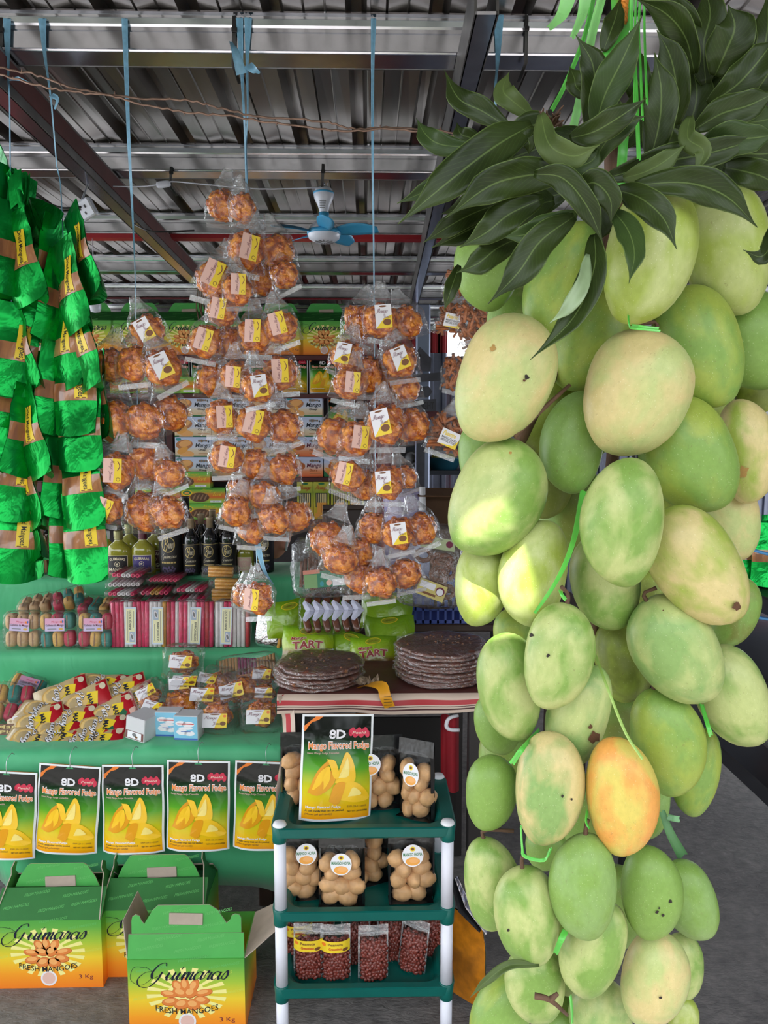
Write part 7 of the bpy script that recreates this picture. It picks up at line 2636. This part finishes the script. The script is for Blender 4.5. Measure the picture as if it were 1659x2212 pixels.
for stack, (px, Y, r, n) in (('near', (690, 2.335, .130, 5)), ('far', (953, 2.36, .140, 9))):
    x = at(px, 1480, Y).x
    ms = [brittle_mesh(k + (10 if stack == 'far' else 0), r) for k in range(3)]
    for k in range(n):
        where = 'topmost' if k == n - 1 else 'lowest' if k == 0 else ORD[k] + ' from below'
        t = thing('peanut_brittle', 'wrapped brown brittle disc, %s in the %s' % (where, 'lower stack beside the green cloth' if stack == 'near' else 'higher stack beside the mangoes'), 'brittle', (x + rnd.uniform(-.006, .006), Y + rnd.uniform(-.006, .006), SZ + .004 + k * .0118), (R(rnd.uniform(-1, 1)), R(rnd.uniform(-1, 1)), rnd.uniform(0, 6)), 'stacked discs of peanut brittle')
        inst('disc', ms[k % 3][0], t)
        inst('wrapper', ms[k % 3][1], t)
# lime green bags of mango tarts
lime = zramp('lime tart bag', [(0, srgb(120, 84, 50)), (.30, srgb(136, 112, 50)), (.42, srgb(168, 190, 30)), (.75, srgb(150, 190, 34)), (1, srgb(110, 160, 26))], .25, .5, axis=2, lo=-.065, hi=.065, bump=.5, bscale=30)
lime2 = zramp('lime tart bag plain', [(0, srgb(146, 180, 30)), (1, srgb(112, 160, 26))], .25, .5, axis=2, lo=-.065, hi=.065, bump=.5, bscale=30)
LWd, LHt = .175, .130
def tart_bag(mat, seed, text):
    rg = random.Random(seed)
    ph = rg.uniform(0, 6)
    def pt(x, z, s):
        u, v = abs(2 * x / LWd), abs(2 * z / LHt)
        d = .028 * max(0, 1 - u ** 2.6) ** .7 * max(0, 1 - v ** 2.6) ** .7
        return (x * (1 + .02 * math.sin(z * 90 + ph)), s * d + .003 * math.sin(x * 70 + ph) * v, z + .003 * math.sin(x * 50 + ph))
    a, c = MB(), MB()
    for s in (-1, 1):
        a.grid(lambda u, v, s=s: pt((u - .5) * LWd, (v - .5) * LHt, s), 16, 12, mat, True, flip=(s > 0))
    c.warp = lambda p: (lambda q: (q[0], q[1] + p.y, q[2]))(pt(p.x, p.z, -1))
    c.ell(0, .042, .030, .013, yel, .001, 18)
    c.ell(0, .042, .027, .011, plain('olive print', srgb(150, 170, 40), .35), .0014, 18)
    c.text('GUIMARAS', -.020, .038, .020, .046, brownp, .0018)
    if text:
        c.text('Mango', -.058, .010, -.004, .026, cream_i, .0016, .15, .06)
        c.text('Mango', -.057, .011, -.005, .025, plain('tart lettering red', srgb(150, 26, 24), .35), .0022, .15, .02)
        c.text('TART', -.054, -.020, .052, .010, cream_i, .0016, 0, .07)
        c.text('TART', -.052, -.018, .050, .008, plain('tart lettering red', srgb(150, 26, 24), .35), .0024, 0, .03)
    return a.mesh('bag'), c.mesh('print')
TB = [tart_bag(lime, 1, True), tart_bag(lime2, 2, False)]
for (px, py, Y, k, rot, lean, yaw, sc, lab) in (
   (665, 1392, 2.60, 0, 2, -22, 4, 1.0, 'lime tart bag with red lettering behind the lower brittle stack'),
   (752, 1400, 2.62, 1, 20, -20, -14, .95, 'lime tart bag twisted between the two lettered ones'),
   (808, 1412, 2.56, 0, -4, -26, -4, .92, 'lime tart bag with red lettering in front of the brittle gap'),
   (842, 1368, 2.66, 1, -3, -30, -6, 1.0, 'lime tart bag lying before the blue crate'),
   (836, 1320, 2.72, 1, 2, -24, -4, 1.05, 'lime tart bag topmost beside the blue crate'),
   (628, 1335, 2.70, 1, -6, -18, 8, 1.0, 'lime tart bag standing at the end of the wafer row'),
   (700, 1335, 2.73, 1, 3, -20, 0, 1.0, 'lime tart bag under the white paper twists')):
    t = thing('tart_bag', lab, 'snack bag', at(px, py, Y), (Euler((R(lean), 0, R(yaw))).to_matrix() @ Euler((0, R(rot), 0)).to_matrix()).to_euler(), 'lime green bags of mango tarts')
    t.scale = (sc, sc, sc)
    inst('bag', TB[k][0], t)
    inst('print', TB[k][1], t)
# clear pack of brown rolls with white paper twists
paper = plain('white paper', srgb(214, 216, 240), .6)
rollb = plain('brown roll', srgb(104, 56, 32), .3, .3, 60, coat=.4)
t = thing('roll_pack', 'clear pack of brown rolls with two rows of white paper twists', 'pack', at(716, 1322, 2.60), (R(-34), R(-1), 0))
rm = one(lambda mb: sup_box(mb, (0, 0, 0), (.026, .022, .062), rollb, .7, 12, 8), 'roll')
def twist(mb):
    mb.add([(-.011, 0, -.020), (.011, 0, -.020), (.012, -.006, .002), (.004, -.010, .026), (-.006, -.008, .024), (-.012, -.005, .004), (0, -.012, -.004)], [(0, 1, 6), (1, 2, 6), (2, 3, 6), (3, 4, 6), (4, 5, 6), (5, 0, 6)], paper)
    mb.add([(-.011, .004, -.020), (.011, .004, -.020), (.004, .0, .026), (-.006, .0, .024)], [(0, 3, 2, 1)], paper)
tm_ = one(twist, 'paper_twist')
for row in (-1, 1):
    for i in range(6):
        x = (i - 2.5) * .033
        inst('roll', rm, t, (x, .004, row * .042), (0, R(row * 14), 0))
        inst('paper_twist', tm_, t, (x + .006, -.010 - .002 * (i % 2), row * .010), (0, R(-38 if row > 0 else 180 + 34), 0), (1.15, 1.15, 1.15))
inst('wrapper', wrapper_mesh(.225, .05, .155, seed=51, mat=bagf), t)
# big clear bags behind the mango-side strand
cookie = plain('brown cookie', srgb(112, 68, 44), .45, .3, 50)
def big_bag(px, py, Y, w, h, lab, kind):
    t = thing('cookie_bag', lab, 'snack bag', at(px, py, Y), (R(-16), R(4 if kind else -3), R(-6)), 'big clear bags behind the mango-side strand')
    mb = MB()
    rg = random.Random(px)
    if kind:
        for k in range(12):
            c = Vector((rg.uniform(-.3, .3) * w, rg.uniform(-.012, .012), rg.uniform(-.3, .2) * h))
            pts = [c + Vector((.026 * math.cos(a), rg.uniform(-.004, .004), .020 * math.sin(a))) for a in [2 * PI * i / 12 for i in range(13)]]
            mb.tube(pts, .009, cookie, 7)
    else:
        for k in range(26):
            x = rg.uniform(-.36, .3) * w
            z = rg.uniform(-.2, .1) * h
            mb.tube([(x, rg.uniform(-.01, .01), z - .045), (x + rg.uniform(-.01, .01), 0, z + .045)], .007, cookie, 6)
    mb.build('cookies', t, 'stuff')
    inst('bag_film', wrapper_mesh(w, .055, h, clear2, .008, px, 'bag_film'), t)
    l = MB()
    if kind:
        l.rect(-.05, -.028, .05, .028, plain('straw label', srgb(206, 190, 110), .4))
        l.rect(-.044, .0, .010, .022, whitep, .0004)
        l.ell(.030, .004, .016, .016, maro, .0004, 16)
        l.ell(.030, .002, .012, .012, whitep, .0006, 16)
        l.rect(-.044, -.02, .02, -.012, brownp, .0004)
        inst('label', l.mesh('label'), t, (.01, -.034, -.30 * h), (0, R(16), 0))
        l2 = MB()
        l2.rect(-.06, -.02, .06, .02, plain('faded green label', srgb(170, 182, 140), .4))
        l2.ell(.04, .002, .012, .012, maro, .0004, 14)
        inst('header_label', l2.mesh('header_label'), t, (.02, -.034, .26 * h), (0, R(4), 0))
    else:
        l.rect(-.055, -.028, .095, .028, plain('mint label', srgb(52, 132, 100), .4))
        l.rect(-.055, -.028, -.01, .018, plain('pale mint label', srgb(126, 168, 110), .4), .0004)
        l.text('mango', .03, .004, .075, .020, plain('mint lettering', srgb(150, 210, 180), .4), .0006)
        l.ell(.005, -.016, .007, .009, teal, .0006, 12)
        l.ell(.03, -.014, .010, .010, pinkp, .0006, 14)
        l.rect(.042, -.026, .09, -.004, whitep, .0006)
        l.rect(-.058, .020, .0, .034, plain('salmon band', srgb(214, 140, 120), .4), .0006)
        inst('label', l.mesh('label'), t, (.0, -.034, -.22 * h), (0, R(-3), 0))
big_bag(695, 1225, 2.62, .205, .205, 'big clear bag of brown sticks with a green label, behind the mango-side strand', 0)
big_bag(930, 1222, 2.66, .22, .29, 'big clear bag of brown ring cookies with a straw coloured label', 1)
# tag strip of orange ribbon on the striped edge, and a crumpled wrapper
mb = MB()
P0 = at(775, 1486, SY0 + .03)
org = plain('orange strip', srgb(216, 150, 30), .45)
mb.ribbon([p - P0 for p in catmull([at(772, 1486, 2.24), at(800, 1478, 2.23), at(825, 1482, 2.20), at(832, 1505, 2.175), at(842, 1528, 2.178)], 12)], .034, org, (1, .2, .2), .5)
for k in range(4):
    q = at(838, 1506 + 6 * k, 2.172) - P0
    mb.add([q + Vector((-.012, 0, 0)), q + Vector((.012, 0, .001)), q + Vector((.012, 0, .0025)), q + Vector((-.012, 0, .0015))], [(0, 1, 2, 3)], blackp)
o = mb.build('paper_strip')
o.location = P0
tag(o, 'crumpled orange paper strip hanging over the striped cloth edge', 'paper strip')
mb = MB()
for k in range(5):
    mb.lump((.012 * k - .024, .006 * math.sin(k * 2), .008), .013, plain('crumpled wrapper', srgb(150, 128, 104), .3, .3, 70, coat=.4), (1.3, .8, .5), None, .45, 1)
o = mb.build('crumpled_wrapper')
o.location = onz(797, 1478, SZ + .002)
tag(o, 'crumpled brown wrapper lying between the two brittle stacks', 'wrapper')
# red cloth with a white curved band below the striped table
mb = MB()
redc = plain('dark red cloth', srgb(150, 18, 34), .7, .15, 20)
def rc(u, v):
    p = at(952 + 40 * u, 1545 + 165 * v, 2.30)
    return (p.x, p.y + .012 * math.sin(u * 7), p.z)
mb.grid(rc, 10, 6, redc, True)
b0 = len(mb.v)
o = mb.build('red_bag')
tag(o, 'dark red cloth bag hanging under the striped table', 'bag')
mb = MB()
mb.tube(catmull([at(990, 1545, 2.285), at(970, 1552, 2.28), at(964, 1568, 2.28), at(972, 1576, 2.28), at(992, 1577, 2.285)], 16), .006, whitep, 8)
mb.build('white_strap', o)
# ================================================================ ceiling fan and wiring
fw = plain('fan white', srgb(214, 218, 232), .3)
fb = plain('fan blue', srgb(66, 158, 206), .35)
FY = PURY[1] + .02
fc = at(700, 505, FY)
fan = thing('ceiling_fan', 'small white ceiling fan with five pale blue blades hung from the second beam', 'fan', fc)
fz1 = at(700, 395, FY).z - fc.z
k = px2m(1, fc)
mb = MB()
mb.lathe([(k * 10, k * 34), (k * 10, k * 48), (k * 13, k * 58), (k * 20, k * 72), (k * 22, k * 82), (k * 19, k * 92), (k * 10, k * 98), (.002, k * 99)], fw, 20)
mb.build('bulb_housing', fan)
for z0 in (k * 82, k * 34):
    mb = MB()
    r = k * 22.4 if z0 > k * 50 else k * 11
    mb.lathe([(r, z0), (r * 1.01, z0 + k * 2), (r, z0 + k * (4 if z0 > k * 50 else 10))], fb, 20)
    mb.build('blue_band', fan)
mb = MB()
mb.lathe([(.002, -k * 18), (k * 22, -k * 17), (k * 33, -k * 10), (k * 36, 0), (k * 34, k * 8), (k * 30, k * 14), (k * 24, k * 20), (k * 10, k * 34)], fw, 24)
mb.build('motor_housing', fan)
mb = MB()
mb.lathe([(k * 36.5, -k * 2), (k * 36.8, k * 3), (k * 35, k * 7)], fb, 24)
mb.build('blue_ring', fan)
mb = MB()
for i in range(12):
    a = 2 * PI * i / 12
    mb.box((k * 14 * math.cos(a), k * 14 * math.sin(a), -k * 17.6), (k * 14, k * 2.4, k * 1.4), greyp, 0, Euler((0, 0, a)))
mb.build('vent_slots', fan)
mb = MB()
for i in range(4):
    mb.rect(-k * 8, k * (62 - i * 4), k * (6 - i), k * (63.5 - i * 4), greyp, k * (19.5 - i * 1.2))
mb.build('rating_print', fan)
L = k * 118
bl = MB()
def blade(u, v):
    x = k * 30 + (L - k * 30) * u
    w = k * (14 + 22 * math.sin(PI * min(1, u * .9 + .08)) ** .8)
    return (x, w * (v - .5) + k * 10 * u, k * 4 + (v - .5) * w * -.45 + k * 3 * math.sin(PI * u))
bl.grid(blade, 10, 4, fb, True)
bm_ = bl.mesh('blade')
for i in range(5):
    o = inst('blade', bm_, fan, (0, 0, 0), (0, 0, R(200 + 72 * i)))
    s_ = o.modifiers.new('thick', 'SOLIDIFY')
    s_.thickness = .0015
mb = MB()
mb.tube([(0, 0, k * 98), (0, 0, fz1)], .005, zinc, 8)
mb.tube([(.012, 0, k * 96), (.014, 0, fz1)], .002, fw, 6)
mb.build('rod', fan)
def cable(pts, r, mat, lab, name='cable', n=24):
    P = catmull([at(*p) for p in pts], n)
    mb = MB()
    mb.tube([p - P[0] for p in P], r, mat, 6)
    o = mb.build(name)
    o.location = P[0]
    return tag(o, lab, 'wire')
cable([(215, 402, 2.60), (300, 403, 2.59), (345, 398, 2.585), (372, 392, 2.58), (440, 398, 2.59), (560, 408, 2.60), (690, 405, 2.62)], .0022, fw, 'thin white wire running under the second beam to the fan')
t = thing('wire_switch', 'small white inline switch on the fan wire', 'switch', at(353, 398, 2.58), (0, R(-8), 0))
mb = MB()
sup_box(mb, (0, 0, 0), (.046, .018, .020), fw, .5)
mb.build('switch_body', t)
t = thing('socket_box', 'white socket box fixed to the dark rafter', 'socket', at(186, 452, 2.25), (R(20), R(-20), R(-24)))
mb = MB()
mb.box((0, 0, 0), (.055, .02, .05), fw, .004)
mb.build('box_body', t)
mb = MB()
for dx, dz in ((-.010, .006), (.008, .006), (0, -.010)):
    mb.box((dx, -.0105, dz), (.004, .002, .008), blackp)
mb.build('socket_holes', t)
mb = MB()
hk = onz(190, 398, zr + .002)
mb.tube([Vector((0, 0, .024)), t.rotation_euler.to_matrix().transposed() @ (hk - t.location)], .003, fw, 6)
mb.build('hook', t)
cable([(44, 396, 2.2), (80, 425, 2.2), (130, 448, 2.22), (176, 447, 2.23)], .0028, black_m, 'black cable sagging to the white socket box')
cable([tuple((284, 482, onz(284, 482, zr + .004).y)), (330, 500, 2.9), (420, 498, 2.95)], .003, black_m, 'black wire end by the rafter near the third beam')
# twisted bare wires across the stall front
iron = plain('bare iron wire', srgb(150, 122, 108), .55, .3, 60, metal=.4)
def bare(pts, lab, seed):
    rg = random.Random(seed)
    P = catmull([at(*p) for p in pts], 90)
    P = [p + Vector((0, rg.uniform(-.002, .002), rg.uniform(-.0022, .0022))) for p in P]
    mb = MB()
    mb.tube([p - P[0] for p in P], .0022, iron, 6)
    for k in range(6, 90, 9):
        mb.tube([P[k] - P[0], P[k] - P[0] + Vector((rg.uniform(-.004, .004), -.003, rg.uniform(-.008, .008)))], [.0018, .0008], iron, 5)
    o = mb.build('bare_wire')
    o.location = P[0]
    tag(o, lab, 'wire', 'twisted bare wires across the stall front')
bare([(-30, 140, 1.74), (80, 162, 1.74), (160, 190, 1.74), (290, 212, 1.74), (400, 216, 1.74), (470, 232, 1.74), (560, 252, 1.74), (700, 262, 1.74), (760, 278, 1.74), (860, 277, 1.74), (1000, 288, 1.74)], 'upper of the two twisted bare wires strung across the stall', 1)
bare([(-30, 150, 1.735), (60, 178, 1.735), (140, 196, 1.735), (240, 208, 1.735), (330, 230, 1.735), (430, 245, 1.735), (520, 254, 1.735), (640, 272, 1.735), (750, 282, 1.735), (860, 280, 1.735), (1000, 296, 1.735)], 'lower of the two twisted bare wires strung across the stall', 2)
# drooping brown twigs above the candy strand
mb = MB()
TY = PURY[3] + .02
P0 = at(440, 592, TY)
P0.z = PUR_Z + .003
for kx in range(5):
    mb.tube([p - P0 for p in catmull([Vector((at(436 + kx * 2, 592, TY).x, TY, PUR_Z + .003)), at(424 + kx * 5, 650, TY), at(430 + kx * 4 + (kx % 2) * 6, 694, TY)], 6)], .004, twig_m, 5)
o = mb.build('hanging_twigs')
o.location = P0
tag(o, 'thin dry twigs dangling behind the fan-side candy strand', 'twig')
# round white lamp under the roof
t = thing('pendant_lamp', 'small white round lamp hanging beside the second pouch strand', 'lamp', at(205, 655, PURY[2] + .02))
mb = MB()
mb.lathe([(.001, -.04), (.022, -.036), (.026, -.02), (.026, .02), (.018, .03), (.012, .06), (.001, .06)], fw, 16)
mb.build('lamp_body', t)
mb = MB()
mb.tube([(0, 0, .06), (0, 0, PUR_Z + .004 - at(205, 655, PURY[2] + .02).z)], .002, fw, 6)
mb.build('cord', t)

# ================================================================ back corner beyond the post
sgn = plain('weathered grey sign wood', srgb(66, 66, 74), .7, .25, 14)
mars = plain('maroon sign wood', srgb(78, 26, 34), .6, .2, 14)
SYY = 4.55
sp = at(906, 780, SYY)
st = thing('sign_post', 'dark post of stacked wooden arrow signs topped by a little house shape', 'sign', Vector((sp.x, SYY, 0)))
def sgn_plate(pts, m, nm, text=None, tr=None):
    P = [at(x, y, SYY - .02) - Vector((sp.x, SYY, 0)) for x, y in pts]
    mb = MB()
    n = len(P)
    mb.add([p for p in P] + [p + Vector((0, .02, 0)) for p in P], [tuple(range(n))] + [tuple(range(n, 2 * n))[::-1]] + [(i, n + i, n + (i + 1) % n, (i + 1) % n) for i in range(n)], m)
    if text:
        a = at(tr[0], tr[3], SYY - .024) - Vector((sp.x, SYY, 0))
        b = at(tr[2], tr[1], SYY - .024) - Vector((sp.x, SYY, 0))
        mb.text(text, a.x, a.z, b.x, b.z, blackp, -(a.y), 0, .02)
    mb.build(nm, st)
sgn_plate([(892, 800), (892, 772), (907, 749), (932, 774), (930, 802)], sgn, 'house_sign')
sgn_plate([(884, 826), (884, 810), (952, 804), (954, 822)], sgn, 'plank_sign')
sgn_plate([(890, 858), (890, 838), (926, 834), (934, 846), (926, 858)], sgn, 'arrow_sign')
sgn_plate([(892, 892), (892, 864), (942, 862), (942, 890)], sgn, 'plank_sign', 'RIGHT', (904, 868, 938, 884))
sgn_plate([(900, 908), (906, 890), (944, 888), (952, 896), (944, 906)], mars, 'arrow_sign')
sgn_plate([(896, 948), (896, 920), (940, 920), (940, 948)], sgn, 'plank_sign')
mb = MB()
mb.box((.01, .02, .85), (.05, .03, 1.7), sgn)
mb.build('post', st)
mb = MB()
rg = at(907, 768, SYY - .024) - Vector((sp.x, SYY, 0))
mb.ell(rg.x, rg.z, .008, .008, blackp, -rg.y, 10)
mb.build('hole', st)
# stock on the bench and the shaded shelf at the back
t = thing('plastic_crate', 'blue lattice plastic crate behind the lime tart bags', 'crate', Vector((at(945, 1330, 3.02).x, 3.12, .816)))
blc = plain('blue crate plastic', srgb(64, 84, 160), .4)
def lattice(w, h, nm, M):
    mb = MB()
    mb.M = M
    for z in (0.008, h * .36, h * .68, h - .008):
        mb.box((0, 0, z), (w, .006, .014), blc)
    n = int(w / .03)
    for k2 in range(n + 1):
        mb.box((-w / 2 + w * k2 / n, 0, h / 2), (.008, .006, h), blc)
    mb.build(nm, t)
lattice(.36, .17, 'side_panel', Matrix.Translation((0, -.12, 0)))
lattice(.36, .17, 'side_panel', Matrix.Translation((0, .12, 0)))
for sx in (-1, 1):
    lattice(.24, .17, 'end_panel', Matrix.Translation((sx * .18, 0, 0)) @ Matrix.Rotation(PI / 2, 4, 'Z'))
    for sy in (-1, 1):
        mb = MB()
        mb.box((sx * .18, sy * .12, .085), (.03, .03, .17), plain('light blue crate plastic', srgb(86, 118, 206), .4), .004)
        mb.build('corner_post', t)
mb = MB()
mb.box((0, 0, .005), (.36, .24, .008), blc)
mb.build('crate_floor', t)
t = thing('spray_bottle', 'white capped clear bottle standing behind the mango-side strand', 'bottle', Vector((at(912, 1100, 3.25).x, 3.25, .816)))
hb = at(912, 1052, 3.25).z - .816
mb = MB()
mb.lathe([(.03, 0), (.035, .004), (.035, hb * .72), (.02, hb * .80), (.014, hb * .82)], plain('cloudy bottle', srgb(170, 178, 210), .25, coat=.4), 18)
mb.build('bottle_body', t)
mb = MB()
mb.lathe([(.014, hb * .80), (.016, hb * .81), (.013, hb), (.001, hb)], white_m, 14)
mb.build('cap', t)
t = thing('plastic_tub', 'lilac plastic tub behind the mango-side strand', 'tub', Vector((at(872, 1100, 3.3).x, 3.32, .816)))
hb = at(872, 1060, 3.3).z - .816
mb = MB()
lil = plain('lilac plastic', srgb(176, 168, 206), .4)
mb.lathe([(.06, 0), (.075, .004), (.085, hb * .9), (.09, hb * .92), (.09, hb), (.084, hb), (.078, .02), (.001, .02)], lil, 24)
mb.build('tub_body', t)
t = thing('brown_carton', 'open brown carton on the stock bench beside the post', 'box', Vector((at(958, 1110, 3.4).x, 3.45, .816)))
hb = at(958, 1060, 3.4).z - .816
mb = MB()
brc = plain('brown carton card', srgb(92, 62, 36), .7, .1, 20)
for x, y, w, d in ((0, -.12, .26, .006), (0, .12, .26, .006), (-.13, 0, .006, .24), (.13, 0, .006, .24)):
    mb.box((x, y, hb / 2), (w, d, hb), brc)
mb.box((0, 0, .004), (.26, .24, .006), brc)
mb.build('box_body', t)
mb = MB()
mb.box((0, -.17, hb), (.25, .10, .005), brc, 0, Euler((R(12), 0, 0)))
mb.build('flap', t)
t = thing('picture_frame', 'dark brown frame leaning among the goods before the stick packs', 'frame', Vector((at(742, 1130, 3.4).x, 3.42, .816)), (R(-8), 0, 0))
fw_, fh_ = px2m(95, at(742, 1110, 3.4)), at(742, 1092, 3.4).z - .816
mb = MB()
for x, z, w, h in ((0, fh_ - .012, fw_, .024), (0, .012, fw_, .024), (-fw_ / 2 + .012, fh_ / 2, .024, fh_ - .048), (fw_ / 2 - .012, fh_ / 2, .024, fh_ - .048)):
    mb.box((x, 0, z), (w, .018, h), darkwood, .003)
mb.build('moulding', t)
mb = MB()
mb.box((0, .004, fh_ / 2), (fw_ - .04, .006, fh_ - .04), plain('dark panel face', srgb(50, 38, 34), .5))
mb.build('panel', t)
t = thing('slipper', 'tan sandal with white strap hanging behind the fan-side strand', 'sandal', at(606, 1168, PURY[2] + .03), (R(-20), R(32), R(20)))
mb = MB()
mb.lathe([(.001, -.005), (.042, -.004), (.044, 0), (.042, .004), (.001, .005)], plain('tan sole', srgb(176, 116, 88), .5), 22, (0, 0, 0), 1, 2.1, axis=(0, -1, 0))
mb.build('sole', t)
mb = MB()
mb.tube(catmull([(-.04, -.006, -.03), (-.01, -.03, .02), (.0, -.01, .06)], 8), .006, white_m, 8)
mb.tube(catmull([(.04, -.006, -.03), (.015, -.03, .02), (.0, -.01, .06)], 8), .006, white_m, 8)
mb.build('strap', t)
mb = MB()
q_ = t.rotation_euler.to_matrix().transposed()
mb.tube([Vector((0, 0, .085)), q_ @ (Vector((t.location.x, t.location.y, PUR_Z + .003)) - t.location)], .0015, white_m, 5)
mb.build('string', t)
# dark shelf with a speaker in the back corner
t = thing('corner_shelf', 'dark blue shelf with a round speaker in the shaded back corner', 'shelf', Vector((at(940, 1000, 5.4).x, 5.5, 0)))
dkb = plain('dark blue paint', srgb(24, 30, 44), .5)
for z in (at(940, 968, 5.4).z, at(940, 1020, 5.4).z, at(940, 1075, 5.4).z):
    mb = MB()
    mb.box((.1, 0, z), (.75, .35, .03), dkb)
    mb.build('shelf_board', t)
for x in (-.27, .47):
    mb = MB()
    mb.box((x, 0, .75), (.04, .35, 1.5), dkb)
    mb.build('upright', t)
t2 = thing('speaker', 'small dark speaker box with one round cone in the back corner', 'speaker', Vector((at(888, 1018, 5.3).x, 5.42, at(940, 1020, 5.4).z + .016)))
mb = MB()
mb.box((0, 0, .075), (.14, .14, .15), black_m, .006)
mb.build('box_body', t2)
mb = MB()
mb.lathe([(.05, 0), (.045, .006), (.02, -.01), (.001, -.006)], greyp, 20, (0, -.071, .08), axis=(0, -1, 0))
mb.build('cone', t2)
t2 = thing('plastic_basin', 'teal basin with yellow goods on the shaded corner shelf', 'basin', Vector((at(962, 1018, 5.3).x, 5.42, at(940, 1020, 5.4).z + .016)))
mb = MB()
mb.lathe([(.09, 0), (.13, .08), (.14, .085), (.135, .09), (.12, .075), (.001, .06)], plain('teal basin plastic', srgb(30, 84, 104), .4), 22)
mb.build('basin_wall', t2)
mb = MB()
for k2 in range(14):
    mb.lump((rnd.uniform(-.07, .07), rnd.uniform(-.07, .07), .085), .03, plain('yellow goods', srgb(206, 196, 96), .5), (1, 1, .7), None, .3, 0)
mb.build('goods', t2, 'stuff')

# ================================================================ goods on the black side rack
for i, (px, Y, yaw, lab) in enumerate(((1624, 1.86, 8, 'green pouch standing on the black rack, innermost beside the mangoes'), (1652, 1.82, -6, 'green pouch standing on the black rack with a yellow label in view'), (1668, 2.0, 4, 'green pouch standing farther back on the black rack'))):
    p = at(px, 1250, Y)
    t = thing('foil_pouch', lab, 'pouch', Vector((p.x, Y, 1.205 + PH * .72 + .008)), (R(-6), 0, R(yaw)), 'green pouches on the black rack')
    t.scale = (.72, .72, .72)
    for nm, me in zip(('pouch_body', 'window', 'label'), POU[i % 3]):
        inst(nm, me, t)
cable([(1604, 1180, 1.75), (1640, 1192, 1.72), (1680, 1202, 1.7)], .004, plain('blue rail', srgb(70, 130, 180), .4), 'thin blue cord stretched along the black rack before its pouches', 'cord')
cable([(1604, 1322, 1.75), (1640, 1334, 1.72), (1680, 1340, 1.7)], .004, plain('blue rail', srgb(70, 130, 180), .4), 'thin blue cord stretched along the lower shelf of the black rack', 'cord')
t = thing('orange_packet', 'orange and white packet on the top board of the black rack', 'packet', Vector((at(1645, 890, 1.85).x, 1.85, 1.592)), (0, 0, R(5)))
mb = MB()
sup_box(mb, (0, 0, .03), (.10, .05, .05), orangep, .5)
mb.build('packet_body', t)
mb = MB()
mb.rect(-.04, .02, .03, .04, whitep, .027)
mb.build('print', t)
for i, (x, Y, z, lab) in enumerate(((1640, 1.93, .779, 'clear packet of brown sweets on the low board of the black rack'), (1652, 1.84, .779, 'clear packet with a red and yellow label on the low board of the black rack'), (1662, 2.1, .779, 'clear packet of nuts farther back on the low board of the black rack'))):
    p = at(x, 1600, Y)
    t = thing('sweet_packet', lab, 'packet', Vector((p.x + .05, Y, z + .035)), (R(-70), 0, R(20)), 'clear packets on the black rack')
    mb = MB()
    for k2 in range(14):
        mb.lump((rnd.uniform(-.04, .04), rnd.uniform(-.008, .008), rnd.uniform(-.03, .03)), .012, brit, (1, 1, 1), None, .2, 1)
    mb.build('sweets', t, 'stuff')
    inst('wrapper', wrapper_mesh(.12, .045, .10, seed=70 + i), t)
    if i == 1:
        mb = MB()
        mb.rect(-.03, -.02, .03, .02, yel, .024)
        mb.rect(-.03, .005, .03, .02, redp, .0245)
        mb.build('label', t)
